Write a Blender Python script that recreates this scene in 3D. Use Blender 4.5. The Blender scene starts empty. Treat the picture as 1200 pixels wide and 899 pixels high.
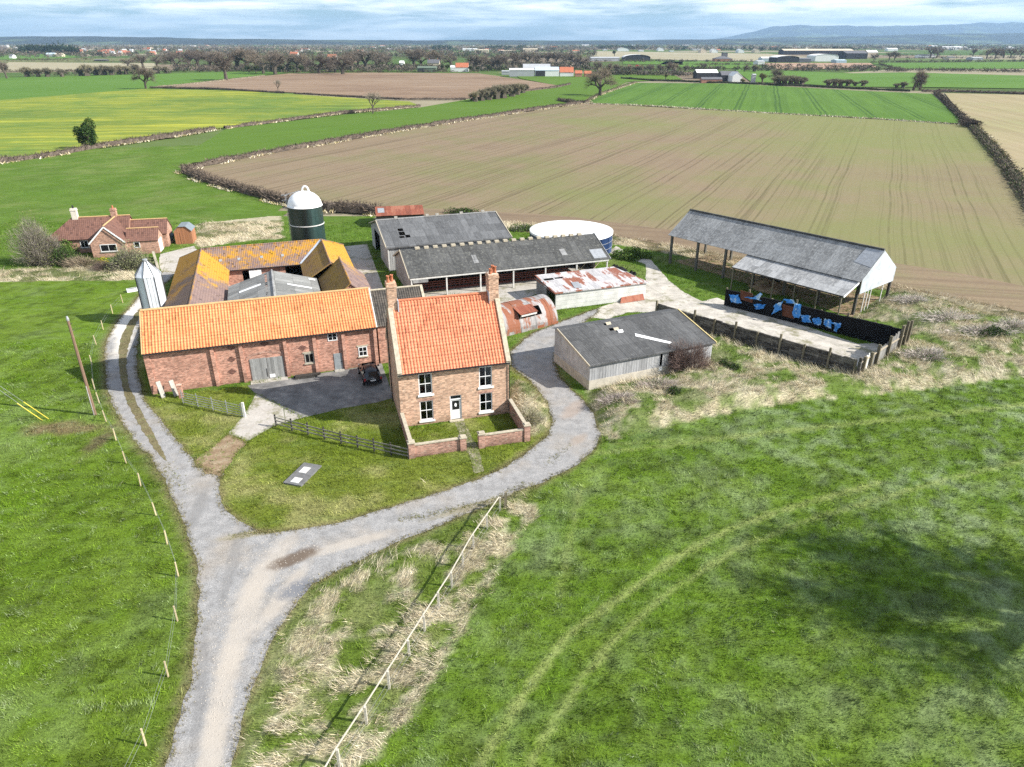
import bpy, math, random
import numpy as np
from mathutils import Vector, Matrix
from mathutils.geometry import tessellate_polygon

sc = bpy.context.scene
COL = sc.collection
R = math.radians
random.seed(7)
rng = np.random.default_rng(7)

# ------------------------------------------------------------------ camera model (drone at 31 m)
FPX, CZ = 833.0, 31.0
PITCH = math.atan((449.5 - 48.0) / FPX)
CP, SP = math.cos(PITCH), math.sin(PITCH)

def ray(px, py):
    dx = (px - 600.0) / FPX
    dy = -(py - 449.5) / FPX
    return dx, CP + dy * SP, -SP + dy * CP

def G(px, py, z=0.0):
    """survey helper: ground point (height z) seen at a photo position"""
    r = ray(px, py)
    t = (z - CZ) / r[2]
    return Vector((r[0] * t, r[1] * t, z))

def HT(bx, by, ty, tx=None):
    g = G(bx, by)
    r = ray(bx if tx is None else tx, ty)
    return CZ + r[2] * g.y / r[1]

def PXW(px0, px1, py):
    return (G(px1, py) - G(px0, py)).length

# ------------------------------------------------------------------ numpy noise
_LAT = rng.random((8, 256, 256))

def vnoise(x, y, s, seed=0):
    x = np.asarray(x) / s + seed * 17.3
    y = np.asarray(y) / s + seed * 5.7
    xi = np.floor(x).astype(int); yi = np.floor(y).astype(int)
    fx = x - xi; fy = y - yi
    fx = fx * fx * (3 - 2 * fx); fy = fy * fy * (3 - 2 * fy)
    L = _LAT[seed % 8]
    a = L[xi & 255, yi & 255]; b = L[(xi + 1) & 255, yi & 255]
    c = L[xi & 255, (yi + 1) & 255]; d = L[(xi + 1) & 255, (yi + 1) & 255]
    return (a * (1 - fx) + b * fx) * (1 - fy) + (c * (1 - fx) + d * fx) * fy

def fbm(x, y, s, seed=0, o=4):
    v = 0; a = 0.5; t = 0
    for k in range(o):
        v = v + a * vnoise(x, y, s / 2 ** k, seed + k); t += a; a *= 0.55
    return v / t

def sst(a, b, x):
    t = np.clip((x - a) / (b - a), 0, 1)
    return t * t * (3 - 2 * t)

def inpoly(x, y, P):
    x = np.asarray(x); y = np.asarray(y)
    r = np.zeros(x.shape, bool)
    n = len(P)
    for i in range(n):
        x0, y0 = P[i][0], P[i][1]; x1, y1 = P[(i + 1) % n][0], P[(i + 1) % n][1]
        if y0 == y1: continue
        c = ((y0 > y) != (y1 > y)) & (x < (x1 - x0) * (y - y0) / (y1 - y0) + x0)
        r ^= c
    return r

def pdist(x, y, L):
    """distance to polyline"""
    d = np.full(np.shape(x), 1e9)
    for (x0, y0), (x1, y1) in zip(L[:-1], L[1:]):
        dx, dy = x1 - x0, y1 - y0
        t = np.clip(((x - x0) * dx + (y - y0) * dy) / (dx * dx + dy * dy + 1e-9), 0, 1)
        d = np.minimum(d, np.hypot(x - x0 - t * dx, y - y0 - t * dy))
    return d

def GP(pts):
    return [tuple(G(a, b)[:2]) for a, b in pts]

# ------------------------------------------------------------------ node helper
class NT:
    def __init__(s, tree):
        s.t = tree; s.n = tree.nodes; s.l = tree.links
    def new(s, ty, **kw):
        n = s.n.new(ty)
        for k, v in kw.items(): setattr(n, k, v)
        return n
    def put(s, sock, v):
        if v is None: return
        if isinstance(v, bpy.types.NodeSocket): s.l.new(v, sock)
        else:
            if sock.type == 'RGBA' and len(v) == 3: v = (*v, 1)
            sock.default_value = v
    def obj(s): return s.new('ShaderNodeTexCoord').outputs['Object']
    def pos(s): return s.new('ShaderNodeNewGeometry').outputs['Position']
    def attr(s, name): return s.new('ShaderNodeAttribute', attribute_name=name).outputs['Color']
    def math(s, op, a, b=None, c=None, clamp=False):
        n = s.new('ShaderNodeMath', operation=op, use_clamp=clamp)
        s.put(n.inputs[0], a); s.put(n.inputs[1], b); s.put(n.inputs[2], c)
        return n.outputs[0]
    def sep(s, v):
        n = s.new('ShaderNodeSeparateXYZ'); s.put(n.inputs[0], v); return n.outputs
    def comb(s, x=0., y=0., z=0.):
        n = s.new('ShaderNodeCombineXYZ')
        for i, q in enumerate((x, y, z)): s.put(n.inputs[i], q)
        return n.outputs[0]
    def map(s, v, loc=(0, 0, 0), rot=(0, 0, 0), scale=(1, 1, 1)):
        n = s.new('ShaderNodeMapping'); s.put(n.inputs[0], v)
        n.inputs[1].default_value = loc; n.inputs[2].default_value = rot; n.inputs[3].default_value = scale
        return n.outputs[0]
    def noise(s, v, scale, detail=4., rough=.55, dist=0.):
        n = s.new('ShaderNodeTexNoise'); s.put(n.inputs['Vector'], v)
        n.inputs['Scale'].default_value = scale; n.inputs['Detail'].default_value = detail
        n.inputs['Roughness'].default_value = rough; n.inputs['Distortion'].default_value = dist
        return n.outputs[0]
    def noisec(s, v, scale, detail=2.):
        n = s.new('ShaderNodeTexNoise'); s.put(n.inputs['Vector'], v)
        n.inputs['Scale'].default_value = scale; n.inputs['Detail'].default_value = detail
        return n.outputs['Color']
    def voro(s, v, scale, out='Color', rnd=1.):
        n = s.new('ShaderNodeTexVoronoi'); s.put(n.inputs['Vector'], v)
        n.inputs['Scale'].default_value = scale; n.inputs['Randomness'].default_value = rnd
        return n.outputs[out]
    def ramp(s, f, stops, interp='LINEAR'):
        n = s.new('ShaderNodeValToRGB'); s.put(n.inputs[0], f)
        cr = n.color_ramp; cr.interpolation = interp
        while len(cr.elements) < len(stops): cr.elements.new(0.5)
        for e, (p, c) in zip(cr.elements, stops):
            e.position = p
            e.color = (c, c, c, 1) if not hasattr(c, '__len__') else (*c[:3], 1)
        return n.outputs[0]
    def mix(s, f, a, b, mode='MIX'):
        n = s.new('ShaderNodeMix', data_type='RGBA', blend_type=mode)
        s.put(n.inputs[0], f); s.put(n.inputs[6], a); s.put(n.inputs[7], b)
        return n.outputs[2]
    def val(s, c, f):
        """colour times grey factor"""
        return s.mix(1.0, c, f, 'MULTIPLY')
    def bump(s, h, strength=.5, dist=.05):
        n = s.new('ShaderNodeBump'); s.put(n.inputs['Height'], h)
        n.inputs['Strength'].default_value = strength; n.inputs['Distance'].default_value = dist
        return n.outputs[0]
    def out(s, color, rough=.9, bump=None, spec=.25, metal=0.):
        b = s.new('ShaderNodeBsdfPrincipled'); o = s.new('ShaderNodeOutputMaterial')
        s.put(b.inputs['Base Color'], color); s.put(b.inputs['Roughness'], rough)
        s.put(b.inputs['Specular IOR Level'], spec); s.put(b.inputs['Metallic'], metal)
        if bump is not None: s.l.new(bump, b.inputs['Normal'])
        s.l.new(b.outputs[0], o.inputs[0]); return b
    def ellipse(s, p, c, ax, soft=.35, nz=None):
        """soft mask 1 inside an ellipse at c with half-axis vector ax (long) and ax[2] the short half width"""
        d = s.sep(p); L = math.hypot(ax[0], ax[1]); ux, uy = ax[0] / L, ax[1] / L
        x = s.math('SUBTRACT', d[0], c[0]); y = s.math('SUBTRACT', d[1], c[1])
        u = s.math('DIVIDE', s.math('ADD', s.math('MULTIPLY', x, ux), s.math('MULTIPLY', y, uy)), L)
        v = s.math('DIVIDE', s.math('ADD', s.math('MULTIPLY', x, -uy), s.math('MULTIPLY', y, ux)), ax[2])
        r = s.math('SQRT', s.math('ADD', s.math('MULTIPLY', u, u), s.math('MULTIPLY', v, v)))
        if nz is not None: r = s.math('ADD', r, s.math('MULTIPLY', s.math('SUBTRACT', nz, .5), 1.4))
        n = s.new('ShaderNodeMapRange', interpolation_type='SMOOTHSTEP')
        s.put(n.inputs[0], r); n.inputs[1].default_value = 1 + soft; n.inputs[2].default_value = 1 - soft
        n.inputs[3].default_value = 0; n.inputs[4].default_value = 1
        return n.outputs[0]

MATS = {}
def mat(name, fn):
    m = bpy.data.materials.new(name); m.use_nodes = True
    m.node_tree.nodes.clear(); fn(NT(m.node_tree)); MATS[name] = m
    return m

def plain(name, c, rough=.8, spec=.3, metal=0., var=.25, scale=2.5):
    def f(n):
        k = n.ramp(n.noise(n.obj(), scale, 5, .6), [(.25, 1 - var), (.75, 1 + var * .6)])
        n.out(n.val(c, k), rough, None, spec, metal)
    return mat(name, f)

def brick(name, c1, c2, mortar, stain=.5, rowh=.078, lichen=None):
    def f(n):
        o = n.sep(n.obj()); u = n.math('ADD', o[0], o[1]); p = n.comb(u, o[2], 0.)
        b = n.new('ShaderNodeTexBrick'); n.put(b.inputs['Vector'], p)
        n.put(b.inputs['Color1'], c1); n.put(b.inputs['Color2'], c2); n.put(b.inputs['Mortar'], mortar)
        b.inputs['Scale'].default_value = 1; b.inputs['Mortar Size'].default_value = .012
        b.inputs['Brick Width'].default_value = .235; b.inputs['Row Height'].default_value = rowh
        b.inputs['Bias'].default_value = 0.0
        q = n.comb(n.math('FLOOR', n.math('MULTIPLY', u, 4.2)), n.math('FLOOR', n.math('DIVIDE', o[2], rowh)), 0.)
        w = n.new('ShaderNodeTexWhiteNoise', noise_dimensions='3D'); n.put(w.inputs['Vector'], q)
        c = n.val(b.outputs['Color'], n.ramp(w.outputs['Value'], [(0, .62), (.5, 1.), (1, 1.35)]))
        big = n.noise(n.obj(), .55, 6, .65)
        c = n.val(c, n.ramp(big, [(.3, 1 - stain), (.5, 1.), (.72, 1.25)]))
        spots = n.noise(n.obj(), 3.5, 6, .7)
        c = n.mix(n.ramp(spots, [(.52, 0.), (.7, .55)]), c, tuple(min(1, x * 1.25) for x in mortar))
        # darker foot of the wall with its own ragged edge
        d = n.math('ADD', o[2], n.math('MULTIPLY', n.noise(n.obj(), 1.3, 4, .6), .9))
        c = n.val(c, n.ramp(n.math('MULTIPLY', d, .5), [(.22, .72), (.55, 1.)]))
        n.out(c, .92, n.bump(b.outputs['Fac'], -.25, .02), .15)
    return mat(name, f)

def corrugated(name, c1, c2, pitch=.15, sheet=1.05, moss=None, mossamt=.5, rough=.75, metal=0., rust=None, rustamt=.5, lines=.35, axis=0, spec=.3, ribc=.28):
    """sheet roofing: ribs run down the slope, seams and rows where sheets lap, weather in blotches"""
    def f(n):
        o = n.sep(n.obj()); a = o[axis]; b = o[1 - axis]
        rib = n.math('SINE', n.math('MULTIPLY', a, 2 * math.pi / pitch))
        sh = n.math('FLOOR', n.math('DIVIDE', a, sheet)); rw = n.math('FLOOR', n.math('DIVIDE', b, 2.1))
        w = n.new('ShaderNodeTexWhiteNoise', noise_dimensions='3D'); n.put(w.inputs['Vector'], n.comb(sh, rw, 3.))
        c = n.mix(n.noise(n.obj(), 1.1, 6, .7), c1, c2)
        c = n.val(c, n.ramp(w.outputs['Value'], [(0, .72), (.6, 1.), (1, 1.22)]))
        fr = n.math('FRACT', n.math('DIVIDE', a, sheet)); fb = n.math('FRACT', n.math('DIVIDE', b, 2.1))
        seam = n.math('MAXIMUM', n.math('LESS_THAN', fr, .05), n.math('LESS_THAN', fb, .025))
        c = n.val(c, n.ramp(seam, [(0, 1.), (1, 1 - lines)]))
        c = n.val(c, n.ramp(n.math('MULTIPLY_ADD', rib, .5, .5), [(0, 1 - ribc), (1, 1 + ribc * .35)]))
        st = n.noise(n.map(n.obj(), scale=(3.2, .5, .5) if axis == 0 else (.5, 3.2, .5)), 1.6, 5, .6)
        c = n.val(c, n.ramp(st, [(.3, .7), (.6, 1.08)]))
        if moss:
            m = n.noise(n.obj(), 2.6, 8, .75)
            c = n.mix(n.ramp(m, [(.62 - .25 * mossamt, 0.), (.74 - .1 * mossamt, .85)]), c, moss)
        if rust:
            m = n.math('ADD', n.noise(n.map(n.obj(), scale=(1.4, .35, .6) if axis == 0 else (.35, 1.4, .6)), .8, 7, .72), n.math('MULTIPLY', n.math('SUBTRACT', w.outputs['Value'], .5), .35))
            rc = n.mix(n.noise(n.obj(), 5., 5, .7), rust, tuple(x * .55 for x in rust))
            c = n.mix(n.ramp(m, [(.66 - .4 * rustamt, 0.), (.72 - .35 * rustamt, 1.)]), c, rc)
        n.out(c, rough, n.bump(rib, .5 * min(1, ribc / .28), pitch * .22), spec, metal)
    return mat(name, f)

def tiles(name, c1, c2, c3=None, lich=None, lamt=.5, row=.3, wave=.28, stripe=False):
    def f(n):
        o = n.sep(n.obj())
        q = n.comb(n.math('FLOOR', n.math('DIVIDE', o[0], wave)), n.math('FLOOR', n.math('DIVIDE', o[1], row)), 0.)
        w = n.new('ShaderNodeTexWhiteNoise', noise_dimensions='3D'); n.put(w.inputs['Vector'], q)
        c = n.mix(w.outputs['Value'], c1, c2)
        if c3: c = n.mix(n.ramp(n.noise(n.obj(), .5, 5, .6), [(.4, 0.), (.7, .8)]), c, c3)
        c = n.val(c, n.ramp(n.noise(n.obj(), 4., 5, .7), [(.3, .8), (.7, 1.15)])); c = n.val(c, n.ramp(n.noise(n.obj(), .35, 5, .6), [(.32, .86), (.66, 1.05)])); c = n.val(c, n.ramp(w.outputs['Value'], [(.9, 1.), (.96, .72)]))
        if stripe:   # yellow lichen and the sunlit side of each roll, painted as colour
            fr = n.math('FRACT', n.math('DIVIDE', o[0], wave)); c = n.mix(n.math('MULTIPLY', n.ramp(fr, [(.05, 0.), (.25, 1.), (.5, 0.)]), n.ramp(n.noise(n.obj(), 1.2, 5, .7), [(.3, .05), (.6, .45)])), c, (.72, .42, .16))
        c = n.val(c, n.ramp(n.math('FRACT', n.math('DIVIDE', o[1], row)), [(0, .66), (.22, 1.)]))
        if lich:
            m = n.noise(n.obj(), .45, 7, .72); m2 = n.noise(n.obj(), 6., 5, .8)
            k = n.math('ADD', m, n.math('MULTIPLY', n.math('SUBTRACT', m2, .5), .7))
            c = n.mix(n.ramp(k, [(.62 - .3 * lamt, 0.), (.74 - .25 * lamt, .92)]), c, n.mix(m2, lich, tuple(x * .6 for x in lich)))
        h = n.math('ADD', n.math('SINE', n.math('MULTIPLY', o[0], 2 * math.pi / wave)), n.math('MULTIPLY', n.math('FRACT', n.math('DIVIDE', o[1], row)), -1.2))
        n.out(c, .82, n.bump(h, .35, .03), .25)
    return mat(name, f)

def wood(name, c, var=.4, axis=2, plank=.15, scale=3.):
    def f(n):
        o = n.sep(n.obj()); a = n.math('ADD', o[0], o[1]) if axis == 2 else o[2]
        w = n.new('ShaderNodeTexWhiteNoise', noise_dimensions='3D')
        n.put(w.inputs['Vector'], n.comb(n.math('FLOOR', n.math('DIVIDE', a, plank)), 1., 2.))
        k = n.ramp(w.outputs['Value'], [(0, 1 - var), (1, 1 + var * .5)])
        g = n.noise(n.map(n.obj(), scale=(6, 6, .8) if axis == 2 else (.8, .8, 6)), scale, 6, .7)
        fr = n.math('FRACT', n.math('DIVIDE', a, plank))
        cc = n.val(n.val(c, k), n.ramp(g, [(.3, 1 - var), (.7, 1 + var * .5)]))
        cc = n.val(cc, n.ramp(fr, [(0, .35), (.08, 1.)]))
        n.out(cc, .88, None, .2)
    return mat(name, f)

# ------------------------------------------------------------------ materials
brick('house_brick', (.50, .295, .19), (.40, .215, .135), (.50, .40, .31), .28)
brick('barn_brick', (.42, .185, .125), (.31, .125, .085), (.47, .33, .26), .38)
brick('garden_brick', (.40, .19, .14), (.27, .12, .09), (.38, .3, .24), .4)
brick('bungalow_brick', (.42, .22, .15), (.36, .18, .12), (.4, .3, .24), .2)
tiles('pantile_red', (.63, .225, .12), (.585, .20, .105), (.65, .255, .145))
tiles('pantile_orange', (.65, .235, .095), (.585, .19, .075), (.67, .275, .13), stripe=True)
tiles('lichen_tile', (.20, .125, .10), (.15, .10, .09), (.25, .16, .12), (.50, .27, .03), .62, row=.26, wave=.24)
tiles('lichen_tile_dim', (.22, .15, .09), (.17, .115, .075), (.26, .17, .09), (.42, .26, .045), .62, row=.26, wave=.24)
tiles('brown_tile', (.185, .095, .07), (.14, .072, .055), None, row=.3, wave=.3)
tiles('dark_slate', (.085, .075, .065), (.06, .055, .05), (.12, .10, .08), (.26, .24, .18), .12, row=.25, wave=.25)
corrugated('asbestos_grey', (.16, .16, .16), (.10, .10, .105), .15, 1.05, (.25, .25, .24), .25)
corrugated('asbestos_dark', (.105, .105, .10), (.06, .06, .06), .15, 1.05, (.21, .21, .18), .4)
corrugated('asbestos_pale', (.30, .30, .295), (.22, .22, .22), .15, 1.05, (.38, .37, .34), .3)
corrugated('dutch_roof', (.33, .33, .32), (.20, .20, .20), .15, 1.05, (.44, .44, .42), .6, lines=.25)
corrugated('leanto_roof', (.42, .42, .415), (.31, .31, .31), .15, 1.05, (.56, .55, .52), .45, lines=.25)
corrugated('rusty_tin', (.70, .67, .66), (.55, .53, .53), .12, .9, None, 0, .55, .0, (.33, .12, .07), .36)
corrugated('rusty_red_tin', (.33, .10, .055), (.24, .075, .045), .12, .9, None, 0, .7, .0, (.38, .15, .09), .3)
corrugated('nissen_tin', (.50, .48, .47), (.34, .32, .31), .12, .8, None, 0, .6, .0, (.31, .115, .06), .60)
corrugated('cladding_grey', (.40, .40, .39), (.31, .31, .305), .3, .9, (.25, .25, .23), .25, lines=.25, ribc=.1)
corrugated('white_cladding', (.47, .505, .54), (.42, .45, .48), .2, 1.0, None, 0, .5, lines=.06, ribc=.06)
corrugated('steel_bin', (.62, .65, .68), (.52, .55, .58), .1, 1.2, None, 0, .5, .1, lines=.1, spec=.4, ribc=.08)
corrugated('green_silo', (.022, .045, .04), (.017, .036, .033), 5., 50, None, 0, .35, lines=.1, spec=.5)
corrugated('blue_tank', (.02, .05, .14), (.015, .04, .115), 5., 50, None, 0, .45, lines=.1, spec=.4)
plain('white_paint', (.80, .80, .79), .5, .4, 0, .06)
plain('pvc_white', (.76, .76, .75), .4, .45, 0, .08)
plain('white_dome', (.83, .83, .82), .45, .4, 0, .08, .8)
plain('dark_post', (.12, .115, .10), .9, .15, 0, .35, 3)
plain('dark_void', (.012, .012, .012), .95, .05)
plain('black_plastic', (.010, .010, .011), .75, .1, 0, .6, 1.2)
plain('black_metal', (.02, .02, .022), .5, .4)
plain('dark_steel', (.07, .065, .06), .6, .4, .3)
plain('galv', (.42, .43, .44), .5, .5, .5)
plain('stone_coping', (.43, .38, .29), .9, .2, 0, .35, 4)
plain('ridge_tile', (.50, .33, .16), .85, .2, 0, .3, 6)
plain('terracotta', (.46, .17, .09), .8, .25, 0, .25, 6)
plain('lead', (.42, .46, .52), .5, .4)
plain('concrete_post', (.36, .34, .30), .9, .2, 0, .3, 3)
plain('pale_post', (.56, .55, .52), .85, .2, 0, .3, 3)
plain('white_box', (.56, .56, .53), .7, .25, 0, .3, .9)
plain('tyre', (.018, .018, .018), .85, .15)
plain('car_paint', (.012, .013, .017), .25, .6)
plain('car_glass', (.01, .012, .015), .06, .7)
plain('plate_white', (.75, .75, .74), .5, .3, 0, .02)
plain('lamp_red', (.30, .02, .02), .3, .5)
plain('yellow_sleeve', (.62, .50, .06), .5, .3)
plain('wire', (.45, .46, .46), .45, .4, .5)
plain('block_wall', (.47, .43, .36), .92, .15, 0, .28, 1.6)
plain('cream_render', (.62, .57, .48), .9, .2, 0, .15)
plain('grey_felt', (.17, .20, .22), .9, .2, 0, .2)
plain('oil_tank', (.03, .07, .08), .6, .3)
plain('feed_red', (.16, .055, .04), .8, .2, 0, .4)
plain('fascia_yellow', (.62, .50, .24), .8, .25, 0, .2)
plain('old_fence_dark', (.055, .05, .045), .9, .15, 0, .4)
plain('door_grey', (.24, .26, .27), .7, .3)
wood('barn_door_wood', (.30, .30, .29), .38, 2, .17)
wood('rail_wood', (.50, .42, .31), .3, 0, .5)
wood('grey_wood', (.25, .235, .20), .35, 2, .3)
def f_sleeper(n):
    o = n.sep(n.obj()); row = n.math('FLOOR', n.math('DIVIDE', o[2], .26))
    col = n.math('FLOOR', n.math('DIVIDE', n.math('ADD', o[0], n.math('MULTIPLY', row, .7)), 1.28))
    w = n.new('ShaderNodeTexWhiteNoise', noise_dimensions='3D'); n.put(w.inputs['Vector'], n.comb(col, row, 1.))
    c = n.ramp(w.outputs['Value'], [(0, (.035, .032, .03)), (.45, (.075, .068, .06)), (1, (.13, .12, .105))])
    st = n.noise(n.map(n.obj(), scale=(1.1, 1.1, 3.)), 1.8, 7, .75)
    c = n.mix(n.ramp(st, [(.53, 0.), (.66, .75)]), c, (.36, .34, .31))
    fr = n.math('FRACT', n.math('DIVIDE', o[2], .26)); c = n.val(c, n.ramp(fr, [(0, .3), (.12, 1.)]))
    n.out(c, .93, n.bump(st, .5, .04), .12)
mat('sleeper_wood', f_sleeper)
wood('post_wood', (.19, .165, .115), .35, 2, .4)
wood('new_post', (.52, .43, .26), .25, 2, .3)
wood('pole_wood', (.20, .13, .09), .3, 2, .6)
wood('shed_wood', (.36, .165, .085), .25, 2, .12)
wood('palisade', (.25, .24, .225), .45, 2, .14)

def f_glass(n):
    b = n.new('ShaderNodeBsdfGlossy'); b.inputs['Roughness'].default_value = .02
    n.put(b.inputs['Color'], (.9, .95, 1.))
    t = n.new('ShaderNodeBsdfTransparent'); n.put(t.inputs['Color'], (.55, .6, .6))
    fr = n.new('ShaderNodeFresnel'); fr.inputs[0].default_value = 1.5
    m = n.new('ShaderNodeMixShader'); n.l.new(fr.outputs[0], m.inputs[0])
    n.l.new(t.outputs[0], m.inputs[1]); n.l.new(b.outputs[0], m.inputs[2])
    o = n.new('ShaderNodeOutputMaterial'); n.l.new(m.outputs[0], o.inputs[0])
mat('window_glass', f_glass)
plain('curtain', (.34, .33, .32), .95, .1, 0, .3, 9)

def f_tarp(n):
    a = n.noise(n.obj(), 1.1, 6, .7); b = n.noise(n.obj(), 4., 4, .6)
    c = n.mix(b, (.03, .19, .52), (.06, .30, .68))
    c = n.mix(n.ramp(a, [(.52, 0.), (.58, 1.)]), c, (.42, .58, .70))
    n.out(c, .45, n.bump(b, .6, .05), .4)
mat('blue_tarp', f_tarp)

def veg(name, tint=(1, 1, 1)):
    """leaf, twig and blade material: colour from the mesh, softened by noise"""
    def f(n):
        c = n.val(n.attr('Col'), n.ramp(n.noise(n.pos(), 1.7, 3, .6), [(.3, .8), (.7, 1.2)]))
        n.out(n.val(c, (*tint, 1)), .85, None, .12)
    return mat(name, f)
veg('vegetation')
def f_twig(n):
    oi = n.new('ShaderNodeObjectInfo')
    c = n.val(n.attr('Col'), n.ramp(oi.outputs['Random'], [(0, (.75, .72, .72)), (.5, (1, 1, 1)), (1, (1.25, 1.2, 1.1))]))
    n.out(c, .9, None, .1)
mat('twigs', f_twig)
plain('bark', (.095, .08, .062), .95, .1, 0, .35, 5)

# ------------------------------------------------------------------ mesh builder
class MB:
    def __init__(s): s.v = []; s.f = []
    def add(s, vs, fs):
        k = len(s.v); s.v += [tuple(p) for p in vs]; s.f += [tuple(i + k for i in q) for q in fs]
    def quad(s, a, b, c, d): s.add((a, b, c, d), ((0, 1, 2, 3),))
    def tri(s, a, b, c): s.add((a, b, c), ((0, 1, 2),))
    def poly(s, pts): s.add(pts, (tuple(range(len(pts))),))
    def box(s, x0, x1, y0, y1, z0, z1):
        s.add([(x0, y0, z0), (x1, y0, z0), (x1, y1, z0), (x0, y1, z0), (x0, y0, z1), (x1, y0, z1), (x1, y1, z1), (x0, y1, z1)],
              [(0, 3, 2, 1), (4, 5, 6, 7), (0, 1, 5, 4), (1, 2, 6, 5), (2, 3, 7, 6), (3, 0, 4, 7)])
    def bar(s, p, q, w, h, roll=None):
        """rectangular beam from p to q"""
        p = Vector(p); q = Vector(q); d = (q - p).normalized()
        up = Vector((0, 0, 1)) if abs(d.z) < .95 else Vector((0, 1, 0))
        a = d.cross(up).normalized() * (w / 2); b = a.cross(d).normalized() * (h / 2)
        vs = [p - a - b, p + a - b, p + a + b, p - a + b, q - a - b, q + a - b, q + a + b, q - a + b]
        s.add(vs, [(0, 3, 2, 1), (4, 5, 6, 7), (0, 1, 5, 4), (1, 2, 6, 5), (2, 3, 7, 6), (3, 0, 4, 7)])
    def tube(s, p, q, r0, r1=None, n=6, cap=True):
        p = Vector(p); q = Vector(q); r1 = r0 if r1 is None else r1
        d = (q - p).normalized(); up = Vector((0, 0, 1)) if abs(d.z) < .9 else Vector((1, 0, 0))
        a = d.cross(up).normalized(); b = d.cross(a)
        vs = []
        for c, r in ((p, r0), (q, r1)):
            for i in range(n):
                t = 2 * math.pi * i / n; vs.append(c + a * (r * math.cos(t)) + b * (r * math.sin(t)))
        fs = [(i, (i + 1) % n, n + (i + 1) % n, n + i) for i in range(n)]
        if cap: fs += [tuple(range(n - 1, -1, -1)), tuple(range(n, 2 * n))]
        s.add(vs, fs)
    def lathe(s, prof, n=32, c=(0, 0)):
        k = len(s.v)
        for r, z in prof:
            for i in range(n):
                t = 2 * math.pi * i / n; s.v.append((c[0] + r * math.cos(t), c[1] + r * math.sin(t), z))
        for j in range(len(prof) - 1):
            for i in range(n):
                a = k + j * n + i; b = k + j * n + (i + 1) % n
                s.f.append((a, b, b + n, a + n))
    def slab(s, a, b, c, d, t):
        """thick sheet: a b c d top corners counter-clockwise, t thickness downwards along its normal"""
        a, b, c, d = map(Vector, (a, b, c, d)); nn = (b - a).cross(d - a).normalized() * t
        vs = [a, b, c, d, a - nn, b - nn, c - nn, d - nn]
        s.add(vs, [(0, 1, 2, 3), (7, 6, 5, 4), (0, 4, 5, 1), (1, 5, 6, 2), (2, 6, 7, 3), (3, 7, 4, 0)])
    def build(s, name, m, parent=None, smooth=False, kind=None):
        me = bpy.data.meshes.new(name); me.from_pydata(s.v, [], s.f); me.update()
        o = bpy.data.objects.new(name, me); COL.objects.link(o)
        if m: me.materials.append(MATS[m] if isinstance(m, str) else m)
        if parent is not None: o.parent = parent
        if smooth:
            for p in me.polygons: p.use_smooth = True
        if kind: o['kind'] = kind
        return o

def npmesh(name, V, F, C=None, m=None, parent=None, kind=None, smooth=False):
    """fast mesh from arrays: V (n,3), F (k,3) or (k,4), C (n,3) colour"""
    me = bpy.data.meshes.new(name)
    V = np.ascontiguousarray(V, np.float32); F = np.ascontiguousarray(F, np.int32)
    me.vertices.add(len(V)); me.vertices.foreach_set('co', V.ravel())
    me.loops.add(F.size); me.loops.foreach_set('vertex_index', F.ravel())
    me.polygons.add(len(F)); me.polygons.foreach_set('loop_start', np.arange(len(F), dtype=np.int32) * F.shape[1])
    if smooth: me.polygons.foreach_set('use_smooth', np.ones(len(F), bool))
    me.update(calc_edges=True)
    if C is not None:
        a = me.color_attributes.new('Col', 'FLOAT_COLOR', 'POINT')
        a.data.foreach_set('color', np.c_[C, np.ones(len(C))].astype(np.float32).ravel())
    if m: me.materials.append(MATS[m] if isinstance(m, str) else m)
    o = bpy.data.objects.new(name, me); COL.objects.link(o)
    if parent is not None: o.parent = parent
    if kind: o['kind'] = kind
    return o

def thing(name, label, cat, loc=(0, 0, 0), rz=0., group=None):
    o = bpy.data.objects.new(name, None); COL.objects.link(o)
    o.empty_display_size = .3; o.location = loc; o.rotation_euler = (0, 0, rz)
    o['label'] = label; o['category'] = cat
    if group: o['group'] = group
    return o

def tag(o, label, cat, group=None):
    o['label'] = label; o['category'] = cat
    if group: o['group'] = group
    return o

def dup(root, loc, rz=0., scale=None, label=None, group=None):
    r = root.copy(); COL.objects.link(r); r.location = loc; r.rotation_euler = (0, 0, rz)
    if scale is not None: r.scale = scale
    if label: r['label'] = label
    if group: r['group'] = group
    for ch in list(root.children):
        c = ch.copy(); COL.objects.link(c); c.parent = r
        for g in list(ch.children):
            d = g.copy(); COL.objects.link(d); d.parent = c
    return r
# ================================================================== GROUND
def structure(o): o['kind'] = 'structure'; return o

def jitter(P, step, amp, seed=0, scale=1.2):
    out = []
    for i in range(len(P)):
        a = np.array(P[i]); b = np.array(P[(i + 1) % len(P)]); L = np.linalg.norm(b - a)
        n = max(1, int(L / step)); nn = np.array([-(b - a)[1], (b - a)[0]]) / max(L, 1e-6)
        for k in range(n):
            p = a + (b - a) * k / n
            out.append(p + nn * (float(fbm(p[0], p[1], scale, seed)) - .5) * 2 * amp)
    return [tuple(p) for p in out]

def smooth_poly(P, it=2):
    for _ in range(it):
        Q = []
        for i in range(len(P)):
            a = np.array(P[i]); b = np.array(P[(i + 1) % len(P)])
            Q += [tuple(a * .75 + b * .25), tuple(a * .25 + b * .75)]
        P = Q
    return P

def sheet(name, P, z, m, col=None):
    tr = tessellate_polygon([[Vector((p[0], p[1], 0)) for p in P]])
    V = np.array([(p[0], p[1], z) for p in P]); F = np.array(tr)
    a, b, c = V[F[:, 0]], V[F[:, 1]], V[F[:, 2]]
    flip = np.cross(b - a, c - a)[:, 2] < 0
    F[flip] = F[flip][:, ::-1]
    C = None if col is None else np.tile(np.array(col, float), (len(V), 1))
    return structure(npmesh(name, V, F, C, m))

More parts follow.
